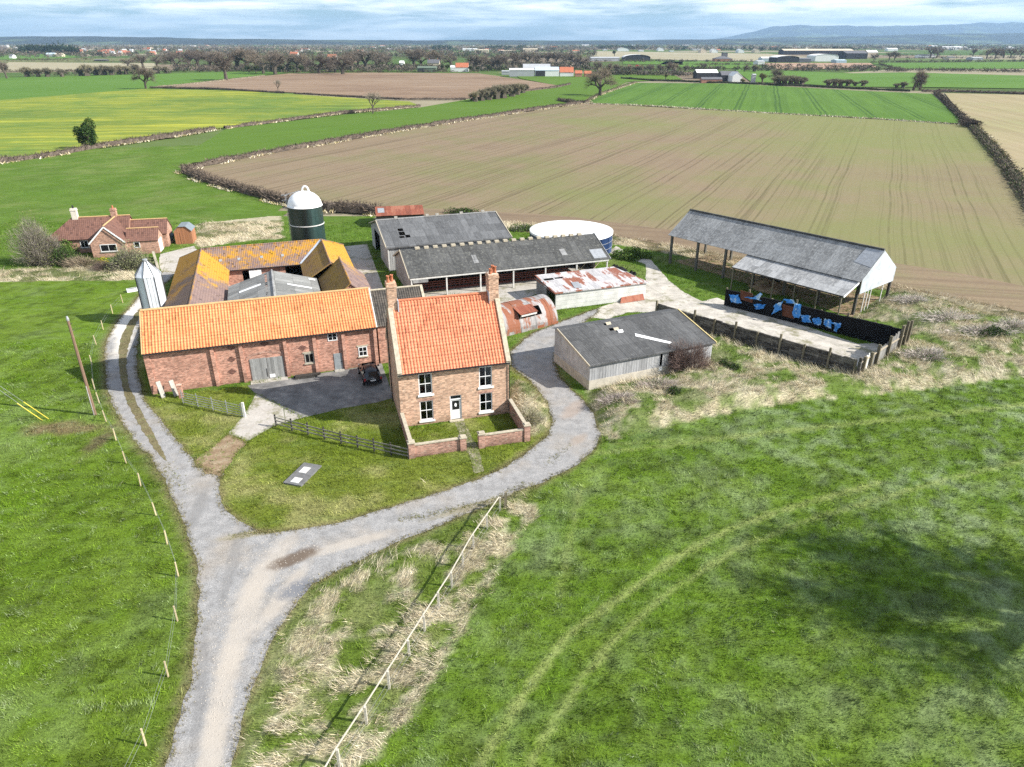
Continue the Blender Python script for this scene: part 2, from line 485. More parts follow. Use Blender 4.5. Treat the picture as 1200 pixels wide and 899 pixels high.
# ---- photo outlines of the drive, the pads and the fields (survey points)
PX_DRIVE = [(193, 899), (186, 925), (264, 925), (271, 899), (284, 846), (306, 784), (324, 740), (351, 704), (367, 684), (397, 669), (450, 643), (517, 615), (583, 587),
            (612, 574), (647, 560), (676, 545), (697, 526), (704, 508), (698, 487), (684, 470), (668, 455), (654, 440), (650, 425), (654, 402), (676, 384), (700, 366), (702, 361),
            (660, 376), (622, 392), (598, 412), (600, 430), (622, 447), (640, 470), (648, 495), (643, 510), (617, 531), (583, 553), (517, 577), (450, 597), (400, 613), (342, 622), (311, 626), (284, 613),
            (266, 598), (258, 586), (256, 572), (262, 556), (250, 553), (232, 548), (222, 535), (212, 522), (190, 494), (175, 478), (166, 460), (162, 440), (160, 420), (160, 407), (168, 375), (170, 360),
            (176, 350), (190, 335), (207, 320), (190, 318), (176, 332), (165, 345), (155, 358), (142.5, 371), (125, 396), (122, 418), (125, 450), (134, 480), (146, 500), (160, 518), (178, 537), (195, 566), (217, 615), (230, 655), (234, 700),
            (228, 749), (223, 793), (208, 851)]
PX_MEDIAN = [(163, 362), (168, 362), (161, 375), (152, 398), (147, 424), (150, 448), (158, 468), (170, 492), (184, 516), (198, 542), (190, 538), (174, 516), (160, 494), (146, 466), (139, 434), (139, 404), (147, 383)]
PX_APRON = [(300, 462), (354, 490), (322, 499), (290, 517), (267, 508), (287, 486)]
PX_YARD = [(290, 452), (337, 444), (405, 433), (447, 426), (462, 466), (440, 472), (395, 480), (354, 490), (300, 462)]
PX_DIRT = [(290, 517), (267, 508), (243, 528), (228, 541), (240, 556), (258, 560), (272, 540)]
PX_CONC = [(690, 372), (700, 361), (720, 355), (742, 352), (748, 340), (757, 330), (757, 310), (735, 302), (712, 296), (722, 288), (745, 302), (762, 304), (783, 328), (802, 343), (823, 353), (840, 349), (852, 354), (900, 368), (960, 388), (1005, 403), (1033, 402),
           (1025, 420), (999, 432), (940, 414), (886, 398), (838, 384), (792, 374), (765, 366), (735, 366), (712, 374)]
PX_BACKYARD = [(395, 290), (430, 286), (452, 345), (500, 350), (640, 330), (715, 314), (716, 322), (640, 340), (500, 395), (440, 400), (425, 345), (412, 310)]
PX_COURT = [(270, 330), (360, 320), (420, 340), (420, 400), (260, 400)]
PX_BUNGDRIVE = [(188, 298), (228, 288), (232, 296), (222, 312), (209, 321), (190, 319), (186, 308)]
PX_FRONTPATH = [(533, 496), (544, 495), (556, 518), (561, 526), (567, 552), (556, 555), (549, 532), (546, 526)]
PX_DUTCHFLOOR = [(790, 306), (1000, 372), (1036, 350), (850, 296)]

DRIVE = jitter(GP(PX_DRIVE), .35, .22, 1, .9)
MEDIAN = jitter(smooth_poly(GP(PX_MEDIAN), 1), .3, .16, 2, .8)
APRON = jitter(GP(PX_APRON), .5, .06, 3)
YARD = jitter(GP(PX_YARD), .5, .08, 4)
DIRT = jitter(GP(PX_DIRT), .3, .3, 5, 1.)
CONC = jitter(GP(PX_CONC), .4, .2, 6, 1.1)
BACKYARD = GP(PX_BACKYARD)
COURT = GP(PX_COURT)
BUNGDRIVE = jitter(GP(PX_BUNGDRIVE), .5, .15, 2)
FRONTPATH = jitter(GP(PX_FRONTPATH), .3, .12, 5, .5)
DUTCHFLOOR = jitter(GP(PX_DUTCHFLOOR), .5, .5, 3)

P_DRILLED = GP([(215, 199), (262, 212), (330, 234), (420, 247), (470, 250), (560, 258), (620, 263), (720, 277), (790, 289), (900, 310), (1050, 338), (1130, 352), (1200, 366), (1330, 392), (1330, 330), (1190, 215), (1160, 178), (1131, 146), (905, 133), (685, 121), (640, 128), (480, 152), (300, 183), (245, 194)])
P_CROP = GP([(685, 120), (735, 97), (860, 98), (1000, 106), (1092, 110), (1131, 145), (905, 132)])
P_RIGHTFIELD = GP([(1107, 109), (1330, 114), (1330, 290), (1205, 212), (1165, 175), (1136, 146)])
P_RAPE = GP([(-160, 128), (0, 117), (173, 104), (290, 107), (333, 110), (400, 114), (480, 119), (492, 124), (400, 133), (265, 149), (200, 161), (120, 172), (0, 191), (-160, 208)])
P_GREENBAND = GP([(-160, 104), (0, 91), (140, 88), (240, 85), (300, 84), (340, 85), (250, 94), (190, 102), (173, 104), (0, 117), (-160, 128)])
P_PLOUGH = GP([(190, 103), (250, 95), (340, 86), (430, 85), (560, 86), (610, 93), (652, 100), (610, 108), (548, 115), (490, 116), (420, 112), (333, 108), (290, 105)])
P_STRIP = GP([(545, 117), (612, 108), (652, 100), (610, 92), (600, 86), (660, 86), (790, 88), (800, 93), (735, 96), (685, 120), (640, 127), (500, 148), (400, 164), (300, 181), (240, 190), (200, 191), (265, 151), (400, 135), (492, 126)])
P_MEADOW = GP([(-200, 222), (0, 193), (120, 174), (200, 164), (265, 152), (290, 176), (225, 192), (215, 202), (262, 215), (330, 238), (332, 250), (330, 262), (240, 282), (228, 262), (190, 258), (-200, 330)])
P_FARGREEN = [GP([(860, 81), (1000, 86), (1060, 85), (1330, 92), (1330, 106), (1200, 104), (1070, 102), (1000, 102), (930, 98), (880, 96)]),
              GP([(1020, 74), (1330, 72), (1330, 80), (1060, 81)]),
              GP([(780, 72), (880, 73), (960, 77), (940, 81), (830, 80), (770, 77)]),
              GP([(0, 65), (60, 63), (105, 66), (60, 70), (0, 70)]),
              GP([(380, 80), (490, 78), (490, 84), (340, 84)]),
              GP([(730, 71), (800, 72), (800, 76), (730, 75)])]
P_FARTAN = [GP([(200, 55), (420, 54.5), (440, 56), (210, 56.5)]), GP([(480, 54), (640, 54), (650, 55.5), (470, 55.5)]), GP([(800, 55), (1010, 55.5), (1000, 57), (790, 56.5)]), GP([(30, 58), (160, 57), (170, 58.5), (30, 59.5)]), GP([(700, 60), (900, 63), (960, 68), (880, 72), (780, 70), (690, 66)]), GP([(10, 73), (180, 74), (190, 80), (0, 84)])]
P_EARTH = GP([(895, 74), (1020, 74), (1028, 79), (930, 82), (900, 80)])

# ---- regions of the near ground, painted in order
GX0, GX1, GY0, GY1, GS = -96., 92., 13., 140., .25
nx, ny = int((GX1 - GX0) / GS), int((GY1 - GY0) / GS)
gx, gy = np.meshgrid(GX0 + (np.arange(nx) + .5) * GS, GY0 + (np.arange(ny) + .5) * GS, indexing='ij')
REG = np.full((nx, ny), 7, np.int8)          # 7 meadow / farm weeds
def paint(P, k): REG[inpoly(gx, gy, P)] = k
L_DRIVE_LEFT = [(186, 925), (193, 899), (208, 851), (223, 793), (228, 749), (234, 700), (230, 655), (217, 615), (195, 566), (178, 537), (160, 518), (146, 500), (134, 480), (125, 450), (122, 418), (125, 396), (142, 371), (165, 345)]
paint(GP(L_DRIVE_LEFT + [(165, 325), (0, 327), (-300, 345), (-900, 925)]), 2)
paint(GP([(264, 925), (271, 899), (284, 846), (306, 784), (324, 740), (351, 704), (397, 669), (450, 643), (517, 615), (583, 587), (640, 563), (600, 640), (470, 820), (420, 900), (405, 925)]), 4)
paint(GP([(405, 925), (425, 893), (470, 825), (600, 640), (640, 563), (690, 535), (704, 508), (720, 515), (760, 505), (850, 485), (940, 470), (1020, 463), (1100, 454), (1220, 438), (1400, 420), (2200, 925)]), 1)
paint(GP([(655, 405), (690, 460), (704, 508), (720, 515), (760, 505), (850, 485), (940, 470), (1020, 463), (1100, 454), (1220, 438), (1400, 420), (1330, 400), (1200, 367), (1052, 336), (1000, 372), (1068, 380), (1000, 440), (930, 425), (836, 392)]), 5)
paint(GP([(256, 572), (262, 556), (290, 517), (322, 499), (354, 490), (395, 480), (462, 466), (480, 503), (600, 480), (600, 430), (622, 447), (640, 470), (648, 495), (643, 510), (617, 531), (583, 553), (517, 577), (450, 597), (400, 613), (342, 622), (311, 626), (284, 613), (266, 598)]), 3)
paint(GP([(160, 418), (165, 458), (175, 478), (190, 494), (212, 522), (222, 535), (243, 528), (267, 508), (287, 485), (297, 462), (292, 452), (180, 464), (172, 418)]), 3)
paint(GP([(600, 440), (625, 455), (640, 475), (645, 498), (636, 508), (618, 511), (600, 478)]), 11)
paint(GP([(232, 262), (330, 252), (332, 280), (300, 281), (236, 290), (228, 284)]), 6)
paint(GP([(378, 262), (440, 252), (436, 262), (430, 286), (395, 290), (380, 282)]), 7)
paint(GP([(440, 247), (560, 255), (620, 261), (720, 275), (790, 287), (900, 308), (1052, 334), (1200, 367), (1330, 400), (1320, 415), (1200, 380), (1052, 342), (900, 318), (790, 298), (720, 286), (620, 272), (500, 262), (440, 256)]), 9)
paint(GP([(0, 316), (60, 314), (130, 312), (160, 316), (160, 328), (0, 330), (-200, 346), (-200, 330)]), 6)
paint(P_DRILLED, 0)
paint(GP([(440, 247), (560, 255), (620, 261), (720, 275), (790, 287), (900, 308), (1052, 334), (1200, 365), (1330, 398), (1330, 412), (1200, 374), (1052, 341), (900, 314), (790, 293), (720, 281), (620, 267), (500, 260), (440, 253)]), 9)
paint(MEDIAN, 12)
REG_SOFT = REG.copy()
EXCL = np.zeros((nx, ny), bool)
for P in (DRIVE, APRON, YARD, CONC, BACKYARD, COURT, BUNGDRIVE): EXCL |= inpoly(gx, gy, P)
EXCL &= ~inpoly(gx, gy, MEDIAN)
DIRTM = inpoly(gx, gy, DIRT)

def blur(A, r, it=2):
    A = A.astype(float)
    for _ in range(it):
        for ax in (0, 1):
            c = np.cumsum(np.concatenate([np.repeat(np.take(A, [0], ax), r + 1, ax), A, np.repeat(np.take(A, [-1], ax), r, ax)], ax), ax)
            n = A.shape[ax]; A = (np.take(c, range(2 * r + 1, 2 * r + 1 + n), ax) - np.take(c, range(0, n), ax)) / (2 * r + 1)
    return A
NEAR = blur(inpoly(gx, gy, DRIVE), 4)
FRINGE = blur(inpoly(gx, gy, DRIVE) & ~inpoly(gx, gy, MEDIAN), 2)
FOOT = []           # building footprints: no grass there, no bank
def foot(o, x0, x1, y0, y1, rz):
    c, s = math.cos(rz), math.sin(rz); FOOT.append([(o[0] + u * c - v * s, o[1] + u * s + v * c) for u, v in ((x0, y0), (x1, y0), (x1, y1), (x0, y1))])
foot(G(471, 501), 0, 9.95, 0, 8, R(16)); foot(G(180, 461.7), 0, 28, 0, 7, R(18.65)); foot(G(180, 461.7), 0, 24, 7, 40, R(18.65)); foot((-18.3, 103), 0, 19, 0, 16, R(18.9)); foot((-13.4, 90.55), 0, 28.7, 0, 11, R(18.9))
foot(G(650.8, 363.3), 0, 13, 0, 6.6, R(20)); foot(G(689.9, 457.4), 0, 14.6, 0, 7.6, R(23.6)); foot((-1.6, 76.3), 0, 8.7, 0, 5.5, R(34))
for P in FOOT: EXCL |= inpoly(gx, gy, P)
# the shaggy bank below the clamp and the one beside the garden stand a little proud of the fields
BANKZ = .95 * sst(.45, 1., blur((REG == 5) & ~EXCL, 6)) * (.6 + .8 * fbm(gx, gy, 3., 3)) + .8 * sst(.35, 1., blur((REG == 11) & ~EXCL, 3)) + .25 * sst(.5, 1., blur(REG == 4, 4)) * fbm(gx, gy, 1.6, 2)
BANKZ = np.where(EXCL, 0, BANKZ)

def region(x, y, A):
    i = np.clip(((x - GX0) / GS).astype(int), 0, nx - 1); j = np.clip(((y - GY0) / GS).astype(int), 0, ny - 1)
    return A[i, j]

STRAW = np.array([.50, .41, .255]); STRAW2 = np.array([.64, .58, .45])
PALES = {0: ((.22, .19, .11),) * 3, 1: ((.092, .168, .012), (.138, .208, .026), (.26, .32, .18)), 2: ((.095, .168, .010), (.140, .208, .024), (.19, .265, .10)),
         3: ((.120, .165, .015), (.17, .20, .032), (.31, .30, .12)), 4: ((.085, .145, .014), (.13, .18, .03), (.20, .23, .08)),
         5: ((.10, .16, .022), (.15, .20, .05), (.25, .26, .13)), 6: ((.10, .13, .04), (.17, .17, .075), (.24, .22, .12)),
         7: ((.078, .150, .012), (.105, .175, .022), (.15, .195, .05)), 9: ((.10, .10, .04), (.18, .14, .08), (.26, .20, .13)),
         11: ((.09, .12, .03), (.16, .18, .08), (.30, .29, .18)), 12: ((.08, .12, .02), (.14, .15, .05), (.2, .19, .09)), 8: ((.07, .12, .02),) * 3}
DRYF = {0: 0., 1: .02, 2: .02, 3: .22, 4: .53, 5: .57, 6: .62, 7: .10, 9: .62, 11: .52, 12: .25, 8: 0.}

TRK = [GP([(545, 935), (572, 880), (622, 800), (665, 745), (720, 705), (790, 655), (850, 622), (910, 600), (985, 578), (1030, 566)]),
       GP([(600, 935), (640, 860), (680, 800), (720, 748), (775, 700), (860, 645), (940, 612), (1020, 588), (1110, 562), (1200, 540), (1300, 520)]),
       GP([(655, 700), (664, 650), (672, 610), (680, 570)]),
       GP([(700, 531), (800, 520), (900, 508), (1000, 497), (1100, 488), (1230, 470)]),
       GP([(720, 520), (850, 512), (960, 500), (1060, 488), (1230, 472)])]
BARE = [G(85, 500), G(60, 505)]

def dryness(x, y, reg):
    """0 green .. 1 straw"""
    base = np.zeros(x.shape)
    for k, v in DRYF.items(): base[reg == k] = v
    n = np.where((reg == 4) | (reg == 5), fbm(x, y, 1.5, 2, 4) * .6 + fbm(x, y, .55, 5, 3) * .3 + fbm(x, y, 4., 6, 2) * .1, fbm(x, y, 3.2, 2, 5) * .7 + fbm(x, y, .8, 5, 3) * .3)
    d = sst(.5, .62, n + (base - .5) * .75)
    d = np.where(base < .05, 0, d) * (1 - .85 * sst(.02, .22, region(x, y, NEAR)) * (reg == 4))
    # straw thatch beside the rail fence, along its field side
    L = GP([(372, 905), (440, 850), (520, 735), (575, 650), (612, 590)])
    q = pdist(x + .0, y, [(a + .9, b - .2) for a, b in L])
    d = np.maximum(d, np.where((reg == 1) | (reg == 4), sst(.5, .0, q + 1.7 * (fbm(x, y, 1.1, 3) - .45)), 0))
    return d

def ground_colour(x, y, reg):
    c = np.zeros(x.shape + (3,))
    n1 = fbm(x, y, 9., 0, 4); n2 = fbm(x, y, 2.2, 3, 4); n3 = fbm(x, y, 16., 6, 3)
    for k, (a, b, p) in PALES.items():
        m = reg == k
        if not m.any(): continue
        a, b, p = map(np.array, (a, b, p))
        t = np.clip((n1[m] * .5 + n2[m] * .5 - .3) / .4, 0, 1)[:, None]
        cc = a + (b - a) * t
        # paler, greyer patches: the sheen of leaning grass painted into the colour
        pale = sst(.5, .68, n2[m] * .55 + n3[m] * .45)
        if k == 1: pale = np.clip(pale * .3 + (.35 + .65 * sst(10, 42, x[m] + .25 * (y[m] - 40))) * sst(.46, .62, fbm(x[m], y[m], .9, 6, 3) * .6 + n3[m] * .25 + n2[m] * .15) * .75, 0, 1)
        if k == 2: pale = pale * .45
        cc = cc + (p - cc) * pale[:, None] * .8
        if k in (1, 2):   # rank dark tufts
            dk = sst(.56, .66, fbm(x[m], y[m], 1.0, 5, 3)); cc = cc * (1 - .35 * dk[:, None])
        c[m] = cc
    m = (reg == 1)
    for i, T in enumerate(TRK):
        d = pdist(x, y, T)
        w = (.22, .19, .22, .24, .24)[i]; s = (.9, .75, .4, .55, .45)[i]
        f = sst(w * 1.8, w * .3, d + .35 * (fbm(x, y, .7, 4) - .5)) * s * m * sst(.08, .34, fbm(x, y, 1.2, 1))
        c += (np.array([.28, .33, .105]) - c) * f[..., None]
    # bare earth round the pole and rutted corner
    b = G(75, 502); f = sst(1.2, .5, np.hypot((x - b.x) / 3.4, (y - b.y) / 1.5) + (fbm(x, y, 1.2, 6) - .5)) * (reg == 2)
    c += (np.array([.20, .145, .085]) - c) * (f * .85)[..., None]
    b = G(118, 515); f = sst(1.1, .4, np.hypot((x - b.x) / .9, (y - b.y) / 3.2) + 1.2 * (fbm(x, y, .8, 2) - .5)) * (reg == 2)
    c += (np.array([.13, .10, .06]) - c) * (f * .8)[..., None]
    fr = region(x, y, FRINGE); f = sst(.04, .55, fr + .25 * (fbm(x, y, .5, 3) - .5)) * .75
    c += (np.array([.21, .165, .10]) - c) * f[..., None]
    d = dryness(x, y, reg)
    s = STRAW + (STRAW2 - STRAW) * fbm(x, y, 1.3, 7)[..., None]
    c += (s - c) * (d * .8)[..., None]
    return c, d

def f_turf(n):
    p = n.pos(); a = n.noise(p, 5., 5, .75); b = n.noise(p, 1.4, 4, .6); c2 = n.noise(p, .12, 4, .6)
    c = n.val(n.attr('Col'), n.ramp(a, [(.3, .45), (.7, 1.15)]))
    c = n.val(c, n.ramp(b, [(.3, .8), (.7, 1.18)])); c = n.mix(n.ramp(n.noise(n.map(p, rot=(0, 0, .5), scale=(.25, .9, 1.)), 1., 6, .7), [(.5, 0.), (.72, .45)]), c, (.16, .22, .075))
    c = n.val(c, n.ramp(c2, [(.3, .85), (.7, 1.12)]))
    n.out(c, .95, n.bump(a, .8, .09), .1)
mat('turf', f_turf)

STEP = .5
xs = np.arange(GX0, GX1 + .01, STEP); ys = np.arange(GY0, GY1 + .01, STEP)
X, Y = np.meshgrid(xs, ys, indexing='ij')
gc, gd = ground_colour(X.ravel(), Y.ravel(), region(X.ravel(), Y.ravel(), REG))
V = np.c_[X.ravel(), Y.ravel(), region(X.ravel(), Y.ravel(), BANKZ)]
i0 = (np.arange(len(xs) - 1)[:, None] * len(ys) + np.arange(len(ys) - 1)[None]).ravel()
F = np.c_[i0, i0 + len(ys), i0 + len(ys) + 1, i0 + 1]
structure(npmesh('ground', V, F, gc, 'turf'))

# ---- far country: one sheet to the horizon, a patchwork of fields
def f_far(n):
    p = n.pos(); q = n.map(p, rot=(0, 0, .35), scale=(1 / 420., 1 / 300., 1))
    w = n.sep(n.voro(q, 1., 'Color', .8))
    c = n.ramp(w[0], [(0, (.07, .115, .03)), (.2, (.10, .14, .045)), (.36, (.07, .10, .03)), (.46, (.19, .15, .105)), (.6, (.13, .14, .06)), (.72, (.25, .22, .15)), (.84, (.085, .13, .035)), (1, (.17, .14, .10))], 'CONSTANT')
    e = n.voro(q, 1., 'Distance', .8)
    c = n.val(c, n.ramp(n.noise(p, .02, 5, .6), [(.3, .8), (.7, 1.15)]))
    n.out(c, 1., None, .05)
mat('far_fields', f_far)
sheet('far_ground', [(-21000, -300), (21000, -300), (21000, 21500), (-21000, 21500)], -.35, 'far_fields')

def fieldmat(name, stops, ang, line, linecol, lscale=.22, lwidth=.08, fine=.0, noise=.03, warp=2.5, rough=.95, tram=None, green=None):
    """field: mottled colour plus drilled or wheeled lines running along a direction"""
    def f(n):
        p = n.pos(); s = n.sep(p); a = R(ang)
        wv = n.math('MULTIPLY', n.math('SUBTRACT', n.noise(p, .018, 2, .5), .5), warp * 2)
        u = n.math('ADD', n.math('SUBTRACT', n.math('MULTIPLY', s[0], math.sin(a)), n.math('MULTIPLY', s[1], math.cos(a))), wv)
        v = n.math('ADD', n.math('MULTIPLY', s[0], math.cos(a)), n.math('MULTIPLY', s[1], math.sin(a)))
        big = n.noise(p, noise, 5, .62); med = n.noise(p, noise * 9, 5, .65)
        c = n.ramp(n.math('ADD', n.math('MULTIPLY', big, .7), n.math('MULTIPLY', med, .3)), stops)
        c = n.val(c, n.ramp(n.noise(p, 2.2, 4, .7), [(.3, .86), (.7, 1.12)]))
        st = n.noise(n.comb(n.math('MULTIPLY', u, lscale), n.math('MULTIPLY', v, .0012), 0.), 1., 3, .65)
        k = n.ramp(st, [(.5 - lwidth, 0.), (.5, 1.), (.5 + lwidth, 0.)])
        c = n.mix(n.math('MULTIPLY', k, line), c, linecol)
        st2 = n.noise(n.comb(n.math('MULTIPLY', u, lscale * 5), n.math('MULTIPLY', v, .02), 4.), 1., 3, .6)
        c = n.val(c, n.ramp(st2, [(.3, 1 - fine), (.7, 1 + fine)]))
        if tram:
            sp, w = tram
            fr = n.math('FRACT', n.math('DIVIDE', u, sp))
            t1 = n.math('COMPARE', fr, .42, w / sp); t2 = n.math('COMPARE', fr, .42 + 2.2 / sp, w / sp)
            kk = n.math('MULTIPLY', n.math('MAXIMUM', t1, t2), n.ramp(n.noise(p, .15, 3, .6), [(.3, .35), (.6, 1.)]))
            c = n.mix(n.math('MULTIPLY', kk, .75), c, linecol)
        if green:   # seedlings further on, to the right
            gx_ = n.math('MULTIPLY_ADD', s[0], 1 / 260., n.math('MULTIPLY', n.math('SUBTRACT', big, .5), 1.6)); c = n.mix(n.ramp(gx_, [(.05, 0.), (.5, green[1])]), c, green[0])
        n.out(c, rough, None, .08)
    return mat(name, f)
fieldmat('drilled_soil', [(.34, (.180, .132, .090)), (.46, (.205, .156, .102)), (.54, (.178, .155, .083)), (.63, (.155, .157, .066))], 64, .6, (.10, .076, .046), .30, .020, .05, .009, 1.2, tram=(13., .20), green=((.165, .185, .062), .62))
fieldmat('headland_soil', [(.34, (.165, .118, .08)), (.5, (.205, .155, .10)), (.66, (.18, .16, .085))], -13, .5, (.14, .10, .07), .2, .05, .08, .03, 1.)
fieldmat('crop_green', [(.35, (.070, .138, .018)), (.65, (.092, .168, .030))], 72, .25, (.03, .07, .015), .12, .05, .08, .012, 1., tram=(20., .55))
fieldmat('right_soil', [(.35, (.30, .245, .15)), (.55, (.265, .235, .125)), (.7, (.25, .245, .12))], 80, .4, (.20, .15, .09), .12, .05, .08, .015)
fieldmat('rape', [(.33, (.075, .135, .03)), (.43, (.12, .175, .03)), (.54, (.24, .255, .035)), (.68, (.35, .34, .04))], 8, .6, (.085, .14, .03), .07, .10, .28, .012, 6)
fieldmat('green_far', [(.35, (.072, .148, .020)), (.65, (.098, .175, .032))], 10, .15, (.04, .1, .012), .05, .06, .06, .008)
fieldmat('plough', [(.35, (.16, .105, .07)), (.5, (.235, .165, .11)), (.68, (.27, .205, .145))], 4, .4, (.15, .10, .07), .03, .1, .10, .006, 6)
fieldmat('strip_green', [(.35, (.068, .130, .013)), (.65, (.088, .148, .022))], 40, .1, (.06, .1, .02), .06, .06, .06, .012)
fieldmat('stubble_tan', [(.35, (.26, .235, .15)), (.65, (.33, .29, .2))], 5, .1, (.2, .18, .1), .05, .06, .06, .004)
fieldmat('bare_earth', [(.35, (.30, .19, .125)), (.65, (.37, .26, .19))], 5, .1, (.2, .16, .1), .05, .06, .06, .01)

sheet('field', jitter(P_DRILLED, 4, .6, 1, 8), .012, 'drilled_soil')
sheet('field', jitter(GP([(440, 250), (560, 258), (620, 263), (720, 277), (790, 289), (900, 310), (1050, 338), (1130, 352), (1200, 366), (1330, 392), (1330, 352), (1200, 335), (1050, 308), (900, 286), (790, 270), (700, 258), (620, 250), (540, 246), (440, 243)]), 4, .9, 2, 8), .022, 'headland_soil')
sheet('field', P_CROP, .016, 'crop_green')
sheet('field', P_RIGHTFIELD, .012, 'right_soil')
sheet('field', P_RAPE, .012, 'rape')
sheet('field', P_GREENBAND, .008, 'green_far')
sheet('field', jitter(P_PLOUGH, 20, 2, 2, 30), .02, 'plough')
sheet('field', P_STRIP, .004, 'strip_green')
for i, P in enumerate(P_FARGREEN): sheet('field', P, .1, 'green_far')
for P in P_FARTAN: sheet('field', P, .05, 'stubble_tan')
sheet('field', P_EARTH, .15, 'bare_earth')
# meadow left of the farm: same turf as the near ground, as one sheet with the near palette
def meadow():
    xs = np.arange(-300, 0, 2.5); ys = np.arange(70, 260, 2.5)
    X, Y = np.meshgrid(xs, ys, indexing='ij'); x = X.ravel(); y = Y.ravel()
    i0 = (np.arange(len(xs) - 1)[:, None] * len(ys) + np.arange(len(ys) - 1)[None]).ravel()
    F = np.c_[i0, i0 + len(ys), i0 + len(ys) + 1, i0 + 1]
    cx, cy = x[F].mean(1), y[F].mean(1)
    far = inpoly(cx, cy, P_MEADOW) | (cx < GX0 + 3)
    F = F[far & (cy < 238 + .28 * (cx + 130))]
    c, _ = ground_colour(x, y, np.full(x.shape, 7))
    structure(npmesh('meadow', np.c_[x, y, np.full(x.size, -.012)], F, c, 'turf'))
meadow()

# ---- drive, pads, yard
EL = []
def f_gravel(n):
    p = n.pos(); a = n.noise(p, 1.1, 6, .68); b = n.noise(p, 14., 4, .75); g = n.noise(p, .22, 4, .6)
    c = n.ramp(a, [(.32, (.19, .185, .18)), (.5, (.255, .25, .245)), (.68, (.315, .305, .295))])
    c = n.mix(n.ramp(g, [(.5, 0.), (.7, .5)]), c, (.29, .245, .19))
    c = n.val(c, n.ramp(b, [(.28, .5), (.5, 1.), (.72, 1.5)]))
    nz = n.noise(p, .9, 5, .7)
    def spot(px, py, lx, ly, w, col, amt):
        nonlocal c
        q = G(px, py); e = G(px + lx, py + ly) - q
        c = n.mix(n.math('MULTIPLY', n.ellipse(p, q, (e.x, e.y, w), .45, nz), amt), c, col)
    for sp in ((312, 668, 30, -40, .9), (285, 730, 22, -60, .75), (262, 810, 14, -70, .6), (248, 880, 8, -60, .6), (400, 640, 60, -16, .5), (330, 700, 30, -40, .5)): spot(*sp, (.41, .365, .31), .6)   # stony middle between the wheelings
    for sp in ((236, 800, 5, -60, .3), (275, 650, 14, -50, .4), (340, 740, 8, -10, .5), (230, 600, 14, -30, .5)): spot(*sp, (.165, .16, .155), .5)
    spot(346, 654, 28, -12, .62, (.115, .085, .062), .92)      # wet brown hollow
    spot(350, 690, 22, -8, .75, (.15, .155, .17), .9)       # tar patch
    spot(560, 592, 55, -16, .35, (.21, .18, .10), .6)        # mossy crown of the drive
    spot(300, 625, 36, -6, .35, (.22, .19, .10), .6)
    spot(672, 480, 9, -10, .8, (.30, .23, .18), .55); spot(678, 515, 8, -6, .5, (.29, .23, .18), .55)
    spot(148, 388, 8, -26, .9, (.60, .56, .50), .8)          # concreted length of the track
    spot(150, 372, 14, -20, .9, (.62, .58, .52), .8)
    n.out(c, .95, n.bump(n.math('ADD', n.math('MULTIPLY', b, .6), a), .6, .05), .15)
mat('gravel', f_gravel)
def f_concrete(n, lo=(.30, .275, .24), hi=(.52, .48, .42), crack=True):
    p = n.pos(); a = n.noise(p, .55, 7, .7); b = n.noise(p, 4., 5, .7)
    c = n.ramp(a, [(.3, lo), (.62, hi)])
    c = n.val(c, n.ramp(b, [(.3, .8), (.7, 1.1)]))
    s = n.sep(n.map(p, rot=(0, 0, R(-20))))
    fr = n.math('MINIMUM', n.math('FRACT', n.math('DIVIDE', s[0], 4.6)), n.math('FRACT', n.math('DIVIDE', s[1], 3.8)))
    c = n.mix(n.math('MULTIPLY', n.math('LESS_THAN', fr, .022), n.ramp(n.noise(p, .5, 4, .7), [(.45, 0.), (.6, .8)])), c, (.12, .13, .07))
    m = n.noise(p, .35, 6, .75)
    c = n.mix(n.ramp(m, [(.52, 0.), (.62, .8)]), c, (.17, .16, .085))
    n.out(c, .92, n.bump(b, .3, .03), .15)
mat('yard_concrete', f_concrete)
mat('apron_concrete', lambda n: f_concrete(n, (.36, .33, .29), (.44, .41, .37)))
def f_tarmac(n):
    p = n.pos(); a = n.noise(p, .6, 6, .7); b = n.noise(p, 9., 4, .7)
    c = n.ramp(a, [(.32, (.10, .098, .095)), (.5, (.17, .165, .16)), (.66, (.27, .26, .245))])
    c = n.val(c, n.ramp(b, [(.3, .8), (.7, 1.15)])); n.out(c, .93, n.bump(b, .3, .02), .15)
mat('yard_tarmac', f_tarmac)
def f_dirt(n):
    p = n.pos(); a = n.noise(p, 1.3, 6, .7); b = n.noise(p, 8., 5, .7)
    c = n.ramp(a, [(.32, (.17, .115, .07)), (.5, (.25, .18, .115)), (.66, (.31, .25, .17))])
    c = n.mix(n.ramp(n.noise(p, .8, 4, .6), [(.56, 0.), (.64, .75)]), c, (.11, .14, .03))
    c = n.val(c, n.ramp(b, [(.3, .7), (.7, 1.25)])); n.out(c, .95, n.bump(b, .5, .04), .1)
mat('dirt', f_dirt)
def f_slabs(n):
    p = n.pos(); s = n.sep(n.map(p, rot=(0, 0, R(-16)))); b = n.noise(p, 5., 5, .7)
    w = n.new('ShaderNodeTexWhiteNoise', noise_dimensions='3D'); n.put(w.inputs['Vector'], n.comb(n.math('FLOOR', n.math('DIVIDE', s[0], .45)), n.math('FLOOR', n.math('DIVIDE', s[1], .6)), 0.))
    c = n.ramp(w.outputs['Value'], [(0, (.20, .17, .12)), (.5, (.28, .24, .19)), (1, (.36, .31, .25))])
    c = n.mix(n.ramp(b, [(.42, 0.), (.52, .8)]), c, (.09, .12, .025)); n.out(c, .92, n.bump(b, .4, .03), .1)
mat('mossy_slabs', f_slabs)

